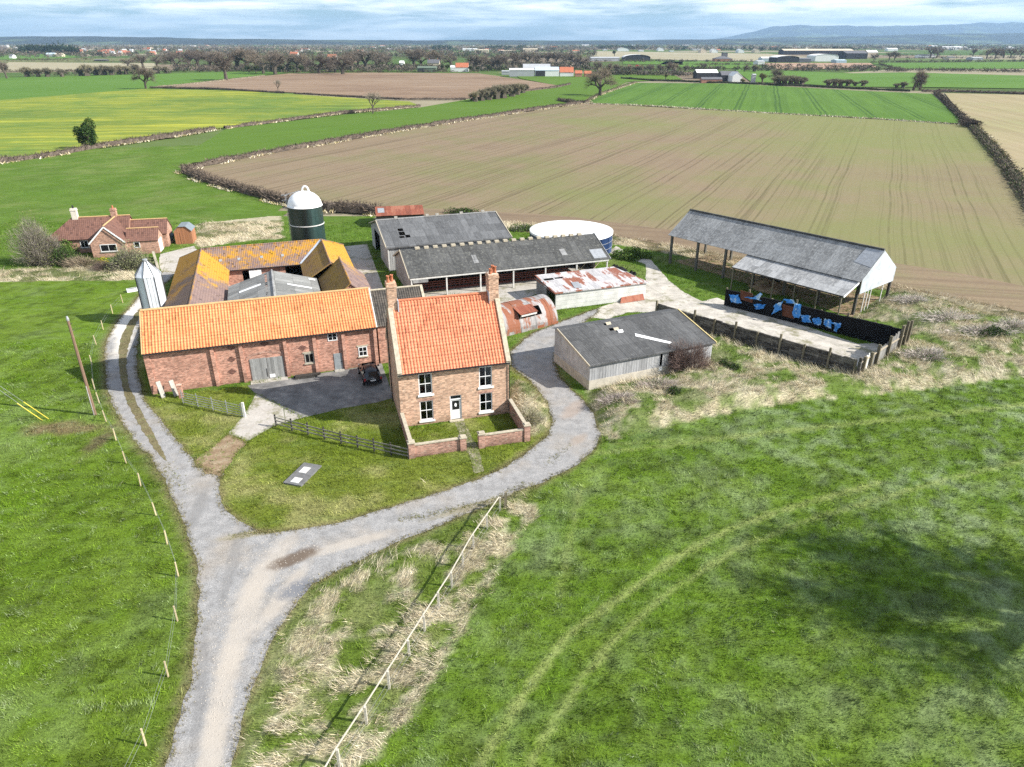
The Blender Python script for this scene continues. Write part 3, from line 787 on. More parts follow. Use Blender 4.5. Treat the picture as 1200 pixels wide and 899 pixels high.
sheet('track', DRIVE, .012, 'gravel')
def coloured_sheet(name, P, z, reg, step=.4):
    xs = np.array([p[0] for p in P]); ys = np.array([p[1] for p in P])
    c, _ = ground_colour(xs, ys, np.full(xs.shape, reg))
    tr = tessellate_polygon([[Vector((p[0], p[1], 0)) for p in P]])
    F = np.array(tr); Vv = np.c_[xs, ys, np.full(len(xs), z)]
    a, b, cc = Vv[F[:, 0]], Vv[F[:, 1]], Vv[F[:, 2]]; fl = np.cross(b - a, cc - a)[:, 2] < 0; F[fl] = F[fl][:, ::-1]
    return structure(npmesh(name, Vv, F, c, 'turf'))
coloured_sheet('verge', MEDIAN, .02, 12)
sheet('yard', YARD, .016, 'yard_tarmac')
sheet('pavement', APRON, .024, 'apron_concrete')
sheet('dirt_path', DIRT, .020, 'dirt')
sheet('yard', CONC, .008, 'yard_concrete')
sheet('yard', BACKYARD, .016, 'apron_concrete')
sheet('yard', COURT, .010, 'yard_tarmac')
sheet('driveway', BUNGDRIVE, .018, 'apron_concrete')
sheet('footpath', FRONTPATH, .02, 'mossy_slabs')
sheet('barn_floor', DUTCHFLOOR, .006, 'dirt')

# ---- hills
def hill(name, y0, depth, x0, x1, prof, c, seed, nx_=180, ny_=14):
    xs = np.linspace(x0, x1, nx_); ys = np.linspace(0, 1, ny_)
    X, T = np.meshgrid(xs, ys, indexing='ij')
    h = np.interp(xs, [p[0] for p in prof], [p[1] for p in prof])[:, None]
    shape = np.sin(np.pi * np.clip(T, 0, 1) ** .8)
    rough = (fbm(X, T * depth, 900, seed, 5) - .5) * .5 + 1
    Z = h * shape * rough - 6
    Yy = y0 + T * depth + 0 * X
    V = np.c_[X.ravel(), Yy.ravel(), Z.ravel()]
    i0 = (np.arange(nx_ - 1)[:, None] * ny_ + np.arange(ny_ - 1)[None]).ravel()
    F = np.c_[i0, i0 + ny_, i0 + ny_ + 1, i0 + 1]
    structure(npmesh(name, V, F, None, c, None, smooth=True))
def f_hill(n):
    p = n.pos(); a = n.noise(p, .0016, 6, .6); b = n.voro(n.map(p, scale=(1 / 500., 1 / 700., 1)), 1., 'Color', 1.)
    c = n.ramp(n.sep(b)[0], [(0, (.035, .055, .025)), (.3, (.07, .10, .04)), (.55, (.05, .06, .035)), (.75, (.12, .14, .06)), (1, (.05, .06, .035))], 'CONSTANT')
    c = n.mix(n.ramp(a, [(.38, 0.), (.48, 1.)]), c, (.024, .028, .022))
    n.out(c, 1., None, .05)
mat('hillside', f_hill)
hill('hills', 15000, 4800, 4000, 15000, [(4000, 20), (4800, 110), (5600, 290), (6800, 330), (8200, 300), (9800, 350), (11500, 380), (13000, 380), (15000, 370)], 'hillside', 1)
hill('hills', 9000, 3500, 500, 11000, [(500, 20), (1800, 45), (3200, 70), (4500, 95), (6000, 120), (8000, 130), (11000, 120)], 'hillside', 3)
hill('hills', 7000, 2500, -9000, 3500, [(-9000, 110), (-6000, 95), (-4500, 80), (-3300, 62), (-2000, 48), (-700, 42), (600, 44), (1800, 50), (3000, 34), (3500, 10)], 'hillside', 5)
# ================================================================== BUILDING HELPERS
def panel(mb, O, U, V, lu, lv, ops=(), depth=0.):
    """flat sheet lu x lv from corner O with rectangular openings (u0,u1,v0,v1); depth gives the openings reveals"""
    O, U, V = Vector(O), Vector(U).normalized(), Vector(V).normalized(); N = U.cross(V)
    us = sorted({0., lu, *[o[0] for o in ops], *[o[1] for o in ops]}); vs = sorted({0., lv, *[o[2] for o in ops], *[o[3] for o in ops]})
    P = lambda u, v, d=0.: O + U * u + V * v - N * d
    for a, b in zip(us[:-1], us[1:]):
        for c, d in zip(vs[:-1], vs[1:]):
            m, k = (a + b) / 2, (c + d) / 2
            if any(o[0] < m < o[1] and o[2] < k < o[3] for o in ops): continue
            mb.quad(P(a, c), P(b, c), P(b, d), P(a, d))
    if depth:
        for a, b, c, d in ops:
            mb.quad(P(a, c), P(a, d), P(a, d, depth), P(a, c, depth)); mb.quad(P(b, d), P(b, c), P(b, c, depth), P(b, d, depth))
            mb.quad(P(b, c), P(a, c), P(a, c, depth), P(b, c, depth)); mb.quad(P(a, d), P(b, d), P(b, d, depth), P(a, d, depth))

def tile_roof(mb, x0, x1, ye, ze, yr, zr, wave=.28, row=.3, amp=.03, lift=.03):
    """pantiled slope from the eave (ye,ze) to the ridge (yr,zr), real rolls and courses"""
    L = math.hypot(yr - ye, zr - ze); sy, sz = (yr - ye) / L, (zr - ze) / L; ny_, nz = -sz, sy
    if nz < 0: ny_, nz = -ny_, -nz
    nxs = max(4, int((x1 - x0) / wave * 4)); rows = max(1, round(L / row)); rl = L / rows
    k = len(mb.v); nv = nxs + 1
    for j in range(rows):
        for e in (0, 1):
            t = (j + e) * rl; up = lift * (1 - e) + .004 * e
            for i in range(nv):
                x = x0 + (x1 - x0) * i / nxs
                h = up + amp * math.sin(2 * math.pi * (x - x0) / wave) + random.uniform(-.006, .006) + .02 * math.sin(x * .7 + t * .9)
                mb.v.append((x, ye + sy * t + ny_ * h, ze + sz * t + nz * h))
    for r in range(rows * 2 - 1):
        for i in range(nxs):
            a = k + r * nv + i
            q = (a, a + 1, a + 1 + nv, a + nv)
            mb.f.append(q if ye < yr else q[::-1])

def gable_ends(mb, x, y0, y1, ze, ym, zr, z0=0.):
    mb.poly([(x, y0, z0), (x, y1, z0), (x, y1, ze), (x, ym, zr), (x, y0, ze)])

def sash(parent, x0, x1, z0, z1, y=0., nx_=2, nz_=2, curtain=None, recess=.10, frame='pvc_white', sill=True, bars=.045, fw=.09):
    f = MB(); yf = y + recess
    f.box(x0, x0 + fw, yf - .04, yf + .03, z0, z1); f.box(x1 - fw, x1, yf - .04, yf + .03, z0, z1)
    f.box(x0 + fw, x1 - fw, yf - .04, yf + .03, z1 - fw, z1); f.box(x0 + fw, x1 - fw, yf - .04, yf + .03, z0, z0 + fw)
    for i in range(1, nx_):
        c = x0 + (x1 - x0) * i / nx_; f.box(c - bars / 2, c + bars / 2, yf - .025, yf + .015, z0 + fw, z1 - fw)
    for i in range(1, nz_):
        c = z0 + (z1 - z0) * i / nz_; f.box(x0 + fw, x1 - fw, yf - .032, yf + .02, c - bars * .7, c + bars * .7)
    w = f.build('window', frame, parent)
    g = MB(); g.quad((x0 + fw, yf, z0 + fw), (x1 - fw, yf, z0 + fw), (x1 - fw, yf, z1 - fw), (x0 + fw, yf, z1 - fw)); g.build('pane', 'window_glass', w)
    if sill:
        s = MB(); s.box(x0 - .12, x1 + .12, y - .10, yf - .05, z0 - .17, z0 - .004); s.build('sill', frame if sill is True else sill, w)
    if curtain:
        a, b = curtain; c = MB(); n = 10
        for i in range(n):
            u0 = a + (b - a) * i / n; u1 = a + (b - a) * (i + 1) / n; d0 = .22 + .05 * (i % 2); d1 = .22 + .05 * ((i + 1) % 2)
            c.quad((u0, y + d0, z0 + .05), (u1, y + d1, z0 + .05), (u1, y + d1, z1 - .05), (u0, y + d0, z1 - .05))
        c.build('curtain', 'curtain', w)
    return w

def flat_window(parent, x0, x1, z0, z1, y=0., nx_=2, nz_=2, frame='pvc_white', fw=.07, sill=None, pane='dark_void'):
    f = MB()
    f.box(x0, x0 + fw, y - .05, y, z0, z1); f.box(x1 - fw, x1, y - .05, y, z0, z1); f.box(x0 + fw, x1 - fw, y - .05, y, z1 - fw, z1); f.box(x0 + fw, x1 - fw, y - .05, y, z0, z0 + fw)
    for i in range(1, nx_):
        c = x0 + (x1 - x0) * i / nx_; f.box(c - .025, c + .025, y - .045, y, z0 + fw, z1 - fw)
    for i in range(1, nz_):
        c = z0 + (z1 - z0) * i / nz_; f.box(x0 + fw, x1 - fw, y - .04, y, c - .025, c + .025)
    w = f.build('window', frame, parent)
    g = MB(); g.quad((x0 + fw, y - .015, z0 + fw), (x1 - fw, y - .015, z0 + fw), (x1 - fw, y - .015, z1 - fw), (x0 + fw, y - .015, z1 - fw)); g.build('pane', pane, w)
    if sill:
        s = MB(); s.box(x0 - .1, x1 + .1, y - .12, y - .002, z0 - .12, z0 - .003); s.build('sill', sill, w)
    return w

# ================================================================== FARMHOUSE
TH_H = R(16.0); H0 = G(471, 501)
def farmhouse():
    t = thing('farmhouse', 'two storey brown brick farmhouse with red pantile roof and two end chimneys', 'house', H0, TH_H)
    L, W, E, Rz, ym = 9.95, 8.0, 5.4, 10.35, 4.0
    w = MB()
    ops = [(1.72, 2.92, 2.98, 4.98), (7.14, 8.34, 3.02, 4.98), (1.70, 2.90, .42, 2.32), (7.14, 8.34, .50, 2.36), (4.42, 5.48, .02, 2.52)]
    panel(w, (0, 0, -.2), (1, 0, 0), (0, 0, 1), L, E + .2, [(a, b, c + .2, d + .2) for a, b, c, d in ops], .16)
    w.quad((L, W, -.2), (0, W, -.2), (0, W, E), (L, W, E))
    w.poly([(0, W, -.2), (0, 0, -.2), (0, 0, E), (0, ym, Rz), (0, W, E)]); w.poly([(L, 0, -.2), (L, W, -.2), (L, W, E), (L, ym, Rz), (L, 0, E)])
    w.build('wall', 'house_brick', t)
    fl = MB(); fl.box(.3, L - .3, .8, W - .3, 2.62, 2.72); fl.box(.3, L - .3, .8, W - .3, -.1, .06); fl.build('floor', 'grey_wood', t)
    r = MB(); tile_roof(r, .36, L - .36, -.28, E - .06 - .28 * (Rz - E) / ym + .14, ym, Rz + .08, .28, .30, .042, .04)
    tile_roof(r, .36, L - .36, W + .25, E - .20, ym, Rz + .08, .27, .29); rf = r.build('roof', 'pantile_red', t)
    k = MB(); k.tube((.36, ym, Rz + .10), (L - .36, ym, Rz + .10), .12, n=8); k.build('ridge', 'terracotta', rf)
    for x in (-.06, L - .36):
        c = MB(); nz = (Rz - E) / math.hypot(Rz - E, ym)
        c.slab((x, -.32, E + .0), (x + .42, -.32, E + .0), (x + .42, ym, Rz + .34), (x, ym, Rz + .34), .26)
        c.slab((x, ym, Rz + .34), (x + .42, ym, Rz + .34), (x + .42, W + .28, E - .0), (x, W + .28, E - .0), .26)
        c.box(x, x + .42, -.34, -.04, E - .34, E - .12)
        c.build('coping', 'stone_coping', t)
    for x0, x1, top, pots in ((-.02, .80, 12.2, ((.2, .5), (.55, .5))), (L - .92, L - .02, 12.25, ((.22, .4), (.5, .6), (.72, .5)))):
        c = MB(); c.box(x0, x1, ym - .55, ym + .55, Rz - 1.3, top - .36); c.box(x0 - .05, x1 + .05, ym - .60, ym + .60, top - .36, top - .2); c.box(x0 - .01, x1 + .01, ym - .56, ym + .56, top - .2, top)
        ch = c.build('chimney', 'house_brick', t)
        for a, hh in pots:
            p = MB(); p.lathe([(.0, top), (.15, top), (.13, top + .08), (.115, top + hh), (.15, top + hh + .02), (.15, top + hh + .08), (.10, top + hh + .08), (.09, top + .3)], 12, (x0 + a, ym + random.uniform(-.25, .25)))
            p.build('chimney_pot', 'terracotta', ch, True)
        l = MB(); l.box(x0 - .03 if x0 > 4 else x1 + .004, x0 - .004 if x0 > 4 else x1 + .09, ym - .72, ym + .2, Rz - .72, Rz + .3); l.build('flashing', 'lead', ch)
    g = MB(); g.bar((-.02, -.34, E - .18), (L + .02, -.34, E - .18), .13, .11); g.build('gutter', 'black_metal', t)
    d = MB(); d.tube((L - .05, -.10, .0), (L - .05, -.10, E - .2), .045); d.build('downpipe', 'black_metal', t)
    d = MB(); d.tube((-.10, 5.4, .0), (-.10, 5.4, E + 2.4), .06); d.tube((-.10, 5.4, E + 2.4), (-.02, 5.4, E + 3.0), .06); d.build('downpipe', 'black_metal', t)
    sash(t, *ops[0][:2], *ops[0][2:], curtain=(2.45, 2.85)); sash(t, *ops[1][:2], *ops[1][2:], curtain=(7.85, 8.28)); sash(t, *ops[2][:2], *ops[2][2:], curtain=(2.55, 2.85)); sash(t, *ops[3][:2], *ops[3][2:], curtain=(7.72, 8.28))
    a, b, z0, z1 = ops[4]
    D = MB(); D.box(a + .08, b - .08, .10, .15, z0 + .08, 1.02); D.box(a + .08, a + .20, .10, .15, 1.02, 2.0); D.box(b - .20, b - .08, .10, .15, 1.02, 2.0); D.box(a + .20, b - .20, .10, .15, 1.94, 2.06)
    door = D.build('door', 'pvc_white', t)
    q = MB(); q.quad((a + .2, .125, 1.02), (b - .2, .125, 1.02), (b - .2, .125, 1.94), (a + .2, .125, 1.94)); q.build('pane', 'car_glass', door)
    q = MB(); cx, cz = (a + b) / 2, 1.5
    q.poly([(cx + .11 * math.cos(i * math.pi / 10), .112, cz + .19 * math.sin(i * math.pi / 10)) for i in range(20)][::1]); q.build('oval_plaque', 'white_paint', door)
    q = MB(); q.box(a, a + .075, .04, .16, z0, z1); q.box(b - .075, b, .04, .16, z0, z1); q.box(a + .075, b - .075, .04, .16, 2.46, z1); q.box(a + .075, b - .075, .04, .16, 2.07, 2.15); q.build('door_frame', 'pvc_white', door)
    q = MB(); q.quad((a + .075, .1, 2.15), (b - .075, .1, 2.15), (b - .075, .1, 2.46), (a + .075, .1, 2.46)); q.build('fanlight', 'car_glass', door)
    q = MB(); q.tube((a + .15, .06, 1.05), (a + .27, .06, 1.05), .018); q.build('handle', 'galv', door)
    s = MB(); s.box(a - .12, b + .12, -.36, -.006, -.05, .10); s.build('doorstep', 'stone_coping', t)
    for (x0, x1, zb, zt) in ops[:4]:
        lint = MB(); lint.box(x0 - .12, x1 + .12, -.012, .05, zt + .003, zt + .24); lint.build('lintel', 'garden_brick', t)
farmhouse()

def garden_wall():
    t = thing('garden_wall', 'low brick garden wall with square piers round the farmhouse front garden', 'wall', H0, TH_H)
    h = 1.25
    w = MB()
    for x0, x1 in ((.35, 4.15), (6.25, 9.7)): w.box(x0, x1, -5.36, -5.14, -.1, h - .12)
    w.box(-.02, .20, -5.0, -.02, -.1, h + .15); w.box(9.88, 10.10, -4.95, -.02, -.1, h + .15)
    w.build('wall', 'garden_brick', t)
    c = MB()
    for x0, x1 in ((.35, 4.15), (6.25, 9.7)): c.box(x0, x1, -5.40, -5.10, h - .12, h - .04)
    c.box(-.07, .25, -4.96, -.02, h + .15, h + .24); c.box(9.83, 10.15, -4.92, -.02, h + .15, h + .24)
    c.build('coping', 'stone_coping', t)
    for x, y, hh in ((.09, -5.22, 1.5), (4.4, -5.25, 1.32), (6.0, -5.25, 1.42), (10.0, -5.2, 1.62)):
        p = MB(); p.box(x - .26, x + .26, y - .26, y + .26, -.1, hh - .1); q = p.build('pier', 'garden_brick', t)
        k = MB(); k.box(x - .31, x + .31, y - .31, y + .31, hh - .1, hh - .02); k.box(x - .2, x + .2, y - .2, y + .2, hh - .02, hh + .06); k.build('pier_cap', 'stone_coping', q)
garden_wall()

# ================================================================== BARN
TH_B = R(18.65); B0 = G(180, 461.7)
def BL(u, v, z=0.):
    c, s = math.cos(TH_B), math.sin(TH_B); return Vector((B0.x + u * c - v * s, B0.y + u * s + v * c, z))
def barn():
    t = thing('brick_barn', 'long red brick barn with bright orange pantile roof and grey timber doors', 'barn', B0, TH_B)
    L, W, E, Rz, ym = 21.95, 7.0, 4.5, 7.3, 3.5
    w = MB(); w.quad((0, 0, -.3), (L, 0, -.3), (L, 0, E), (0, 0, E)); w.quad((L, W, -.3), (0, W, -.3), (0, W, E), (L, W, E))
    w.poly([(0, W, -.3), (0, 0, -.3), (0, 0, E), (0, ym, Rz), (0, W, E)]); w.poly([(L, 0, -.3), (L, W, -.3), (L, W, E), (L, ym, Rz), (L, 0, E)])
    for x in (5.78, 8.42, 12.6, 15.46, 18.36, 21.6): w.box(x, x + .34, -.24, -.003, -.3, E - .12)
    w.box(-.10, .42, -.14, .3, -.3, E - .12)
    w.box(0, L, -.10, -.002, E - .22, E - .02)
    w.build('wall', 'barn_brick', t)
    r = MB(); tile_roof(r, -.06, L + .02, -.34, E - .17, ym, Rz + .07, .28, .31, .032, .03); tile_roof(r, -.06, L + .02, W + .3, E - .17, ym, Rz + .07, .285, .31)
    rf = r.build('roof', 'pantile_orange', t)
    k = MB(); k.tube((-.08, ym, Rz + .10), (L + .04, ym, Rz + .10), .13, n=8); k.build('ridge', 'ridge_tile', rf)
    for x in (-.16, L + .02):
        k = MB(); k.slab((x, -.36, E - .14), (x + .12, -.36, E - .14), (x + .12, ym, Rz + .12), (x, ym, Rz + .12), .12); k.slab((x, ym, Rz + .12), (x + .12, ym, Rz + .12), (x + .12, W + .32, E - .14), (x, W + .32, E - .14), .12); k.build('verge', 'pale_post' if x > 1 else 'ridge_tile', rf)
    g = MB(); g.bar((-.1, -.40, E - .22), (L, -.40, E - .22), .12, .1); g.build('gutter', 'black_metal', t)
    # great cart doors
    d = MB(); d.box(9.2, 10.78, -.07, -.004, 0, 2.38); d.box(10.81, 12.4, -.07, -.004, 0, 2.34); dd = d.build('door', 'barn_door_wood', t)
    q = MB(); n = 12
    for i in range(n):
        a0, a1 = math.pi * i / n, math.pi * (i + 1) / n; cx = 10.8; ra, rb = 1.75, .5
        p = lambda a, k: (cx - (ra + k) * math.cos(a), -.05, 2.36 + (rb + k) * math.sin(a))
        q.add([p(a0, 0), p(a1, 0), p(a1, .22), p(a0, .22)], [(0, 1, 2, 3)])
    q.build('brick_arch', 'garden_brick', t)
    q = MB(); q.box(10.9, 11.42, -.09, -.075, .16, .52); q.build('door_patch', 'white_paint', dd)
    q = MB(); q.box(10.66, 10.74, -.10, -.075, .3, 1.2); q.build('latch', 'dark_steel', dd)
    q = MB(); q.box(9.0, 12.6, -.9, -.01, -.05, .05); q.build('doorstep', 'apron_concrete', t)
    for x, z in ((7.72, 3.86), (7.58, 2.62), (7.40, 1.30), (10.85, 3.86), (14.4, 2.92)):
        q = MB(); s = .46; q.poly([(x - s, -.012, z), (x, -.012, z - s * .72), (x + s, -.012, z), (x, -.012, z + s * .72)][::1])
        q.build('vent', mat_vent, t)
    flat_window(t, 14.5, 15.42, 1.2, 2.26, 0, 2, 1, 'concrete_post', .09, 'stone_coping')
    flat_window(t, 17.0, 17.95, 3.32, 4.14, 0, 2, 2, 'pvc_white', .08)
    flat_window(t, 19.95, 20.85, 1.2, 2.26, 0, 2, 2, 'pvc_white', .08, 'stone_coping')
    for a in (14.35, 19.8): q = MB(); q.box(a, a + 1.2, -.06, -.004, 2.28, 2.44); q.build('lintel', 'stone_coping', t)
    q = MB(); q.box(17.38, 18.2, -.05, -.003, 0, 1.86); dq = q.build('door', 'door_grey', t)
    q = MB(); q.box(18.08, 18.14, -.09, -.052, .85, .97); q.build('handle', 'dark_steel', dq)
    q = MB(); q.box(17.3, 18.3, -.6, -.01, -.05, .08); q.build('doorstep', 'concrete_post', t)
brick('vent_brick', (.14, .06, .05), (.09, .04, .035), (.2, .12, .09), .3)
mat_vent = 'vent_brick'
barn()

def dark_outbuilding():
    t = thing('outbuilding', 'dark mossy roofed brick outbuilding joined between barn and farmhouse', 'outbuilding', BL(22.14, .12), TH_B)
    L, W, E, Rz, ym = 5.3, 6.8, 4.35, 7.0, 3.4
    w = MB(); w.quad((0, 0, -.3), (L, 0, -.3), (L, 0, E), (0, 0, E)); w.quad((L, W, -.3), (0, W, -.3), (0, W, E), (L, W, E))
    for x, rv in ((0, 0), (L, 1)):
        P = [(x, W, -.3), (x, 0, -.3), (x, 0, E), (x, ym, Rz), (x, W, E)]; w.poly(P[::-1] if rv else P)
    w.build('wall', 'barn_brick', t)
    r = MB(); tile_roof(r, -.02, L + .05, -.2, E - .1, ym, Rz + .07, .25, .28, .015, .02); tile_roof(r, -.02, L + .05, W + .2, E - .1, ym, Rz + .07, .25, .28, .015, .02)
    rf = r.build('roof', 'dark_slate', t)
    k = MB(); k.slab((L + .02, -.22, E), (L + .3, -.22, E), (L + .3, ym, Rz + .2), (L + .02, ym, Rz + .2), .2); k.slab((L + .02, ym, Rz + .2), (L + .3, ym, Rz + .2), (L + .3, W + .22, E), (L + .02, W + .22, E), .2); k.build('coping', 'stone_coping', t)
    k = MB(); k.tube((0, ym, Rz + .1), (L, ym, Rz + .1), .11, n=8); k.build('ridge', 'stone_coping', rf)
dark_outbuilding()

# ---- U shaped stable range behind the barn, lichened tiles
def stable_range():
    t = thing('stable_range', 'low stable range round a courtyard with orange lichened tile roofs', 'stables', B0, TH_B)
    E, Z = 2.9, 4.95
    def slope(name, pts, m):
        q = MB(); q.poly(pts); o = q.build(name, m, t)
        sol = o.modifiers.new('thick', 'SOLIDIFY'); sol.thickness = .10; sol.offset = -1
        return o
    # walls
    w = MB()
    w.quad((0.3, 39.7, -.2), (.3, 7.0, -.2), (.3, 7.0, E), (.3, 39.7, E)); w.quad((6.5, 7.2, -.2), (6.5, 31.9, -.2), (6.5, 31.9, E), (6.5, 7.2, E))
    panel(w, (6.5, 31.9, -.2), (1, 0, 0), (0, 0, 1), 10.1, E + .2, [(1.9, 4.4, .2, 2.7), (7.6, 9.8, .2, 2.9)], .25)
    w.quad((16.6, 31.9, -.2), (16.6, 23.4, -.2), (16.6, 23.4, E), (16.6, 31.9, E)); w.quad((22.8, 23.4, -.2), (22.8, 39.7, -.2), (22.8, 39.7, E), (22.8, 23.4, E)); w.quad((22.8, 39.7, -.2), (.3, 39.7, -.2), (.3, 39.7, E), (22.8, 39.7, E))
    # taller end bay
    for x, rv in ((18.25, 0), (23.6, 1)):
        P = [(x, 23.2, -.2), (x, 12.0, -.2), (x, 12.0, 3.05), (x, 23.2, 3.05)]; w.poly(P[::-1] if rv else P)
    w.poly([(18.25, 12.0, -.2), (23.6, 12.0, -.2), (23.6, 12.0, 3.05), (20.92, 12.0, 5.35), (18.25, 12.0, 3.05)])
    w.poly([(23.6, 23.2, -.2), (18.25, 23.2, -.2), (18.25, 23.2, 3.05), (20.92, 23.2, 5.35), (23.6, 23.2, 3.05)])
    w.build('wall', 'barn_brick', t)
    slope('roof', [(-.05, 6.9, E - .1), (3.4, 6.9, Z), (3.4, 35.9, Z), (-.05, 40.2, E - .1)][::-1][::-1][::-1], 'lichen_y_shaded')
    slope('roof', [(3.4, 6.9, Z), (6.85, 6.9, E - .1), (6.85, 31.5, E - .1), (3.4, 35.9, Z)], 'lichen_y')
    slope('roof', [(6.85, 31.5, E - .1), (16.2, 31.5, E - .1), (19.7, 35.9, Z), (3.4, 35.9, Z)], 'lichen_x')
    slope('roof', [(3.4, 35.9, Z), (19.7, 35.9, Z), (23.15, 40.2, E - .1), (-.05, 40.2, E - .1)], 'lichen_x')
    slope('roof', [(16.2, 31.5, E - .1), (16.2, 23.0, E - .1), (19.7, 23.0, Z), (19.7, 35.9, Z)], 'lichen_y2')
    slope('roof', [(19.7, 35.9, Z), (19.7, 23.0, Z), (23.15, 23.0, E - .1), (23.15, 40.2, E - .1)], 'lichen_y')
    slope('roof', [(20.92, 11.8, 5.5), (20.92, 23.4, 5.5), (17.95, 23.4, 2.98), (17.95, 11.8, 2.98)], 'lichen_y2')
    slope('roof', [(20.92, 11.8, 5.5), (23.9, 11.8, 2.98), (23.9, 23.4, 2.98), (20.92, 23.4, 5.5)], 'lichen_y')
    k = MB(); k.tube((3.4, 7, Z + .03), (3.4, 35.9, Z + .03), .11, n=6); k.tube((3.4, 35.9, Z + .03), (19.7, 35.9, Z + .03), .11, n=6); k.tube((19.7, 35.9, Z + .03), (19.7, 23.2, Z + .03), .11, n=6); k.tube((20.92, 11.8, 5.54), (20.92, 23.4, 5.54), .12, n=6); k.tube((19.7, 35.9, Z + .03), (23.15, 40.2, E - .06), .1, n=6); k.tube((3.4, 35.9, Z + .03), (-.05, 40.2, E - .06), .1, n=6)
    k.build('ridge', 'lichen_x', t)
    k = MB(); k.bar((19.66, 35.8, Z + .05), (16.25, 31.55, E - .03), .42, .05); k.build('valley', 'lead', t)
    k = MB(); k.bar((6.9, 31.42, E - .14), (16.2, 31.42, E - .14), .12, .1); k.build('gutter', 'black_metal', t)
    k = MB(); k.box(9.3, 10.9, 31.55, 31.61, .1, 2.55); k.build('door', 'white_paint', t)
    for u in (5.6, 8.0, 11.0, 13.8):
        q = MB(); yy = 33.4; zz = E - .1 + (yy - 31.5) / 4.4 * (Z - E + .1)
        q.slab((u, yy - .2, zz - .04), (u + .38, yy - .2, zz - .04), (u + .38, yy + .2, zz + .18), (u, yy + .2, zz + .18), .06); q.build('rooflight', 'galv', t)
    for v in (27.2, 25.4, 23.6):
        q = MB(); q.bar((3.1, v, Z - .06), (4.1, v + .1, Z - .38), .13, .1); q.build('ridge_stub', 'terracotta', t)
    q = MB(); q.poly([(20.92, 11.7, 5.2), (19.3, 11.7, 3.85), (22.5, 11.7, 3.85)][::1]); q.build('bargeboard', 'brown_tile', t)
    q = MB(); q.slab((18.6, 14.6, 3.6), (18.6, 14.1, 3.6), (18.95, 14.1, 3.9), (18.95, 14.6, 3.9), .05); q.build('slipped_tile', 'concrete_post', t)

def tiles_axis(name, c1, c2, c3, lich, lamt, swap, row=.26, wave=.24, scale=.45, grad=None):
    def f(n):
        o = n.sep(n.obj()); a, b = (o[1], o[0]) if swap else (o[0], o[1])
        q = n.comb(n.math('FLOOR', n.math('DIVIDE', a, wave)), n.math('FLOOR', n.math('DIVIDE', b, row)), 0.)
        w = n.new('ShaderNodeTexWhiteNoise', noise_dimensions='3D'); n.put(w.inputs['Vector'], q)
        c = n.mix(w.outputs['Value'], c1, c2)
        c = n.mix(n.ramp(n.noise(n.obj(), .5, 5, .6), [(.4, 0.), (.7, .8)]), c, c3)
        m = n.noise(n.map(n.obj(), loc=(3.1, 8.7, 0)), scale * .8, 7, .68); m2 = n.noise(n.obj(), 5., 5, .8)
        k = n.math('ADD', n.math('ADD', m, n.math('MULTIPLY', n.math('SUBTRACT', m2, .5), .6)), n.math('MULTIPLY', n.math('SUBTRACT', w.outputs['Value'], .5), .12))
        if grad: k = n.math('ADD', k, n.math('MULTIPLY', n.math('SUBTRACT', o[1], grad[0]), grad[1]))
        c = n.mix(n.ramp(k, [(.62 - .3 * lamt, 0.), (.76 - .25 * lamt, .95)]), c, n.mix(m2, lich, tuple(x * .6 for x in lich)))
        miss = n.math('GREATER_THAN', w.outputs['Value'], .965)
        c = n.val(c, n.ramp(miss, [(0, 1.), (1, .45)]))
        h = n.math('ADD', n.math('SINE', n.math('MULTIPLY', a, 2 * math.pi / wave)), n.math('MULTIPLY', n.math('FRACT', n.math('DIVIDE', b, row)), -1.2))
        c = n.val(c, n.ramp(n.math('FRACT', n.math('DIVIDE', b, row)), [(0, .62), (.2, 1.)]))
        n.out(c, .85, n.bump(h, .5, .04), .2)
    return mat(name, f)
_t = ((.20, .14, .125), (.145, .10, .10), (.25, .17, .14))
tiles_axis('lichen_x', *_t, (.56, .28, .02), .60, False)
tiles_axis('lichen_y', *_t, (.56, .30, .035), .52, True, grad=(23., .03))
tiles_axis('lichen_y2', (.22, .13, .065), (.17, .10, .05), (.25, .17, .07), (.34, .21, .04), .6, True)
tiles_axis('lichen_y_shaded', (.15, .10, .08), (.11, .085, .08), (.19, .125, .08), (.42, .22, .03), .42, True, grad=(20., .02))  # darker copy for the west slope, its shade put into the tile colour
stable_range()

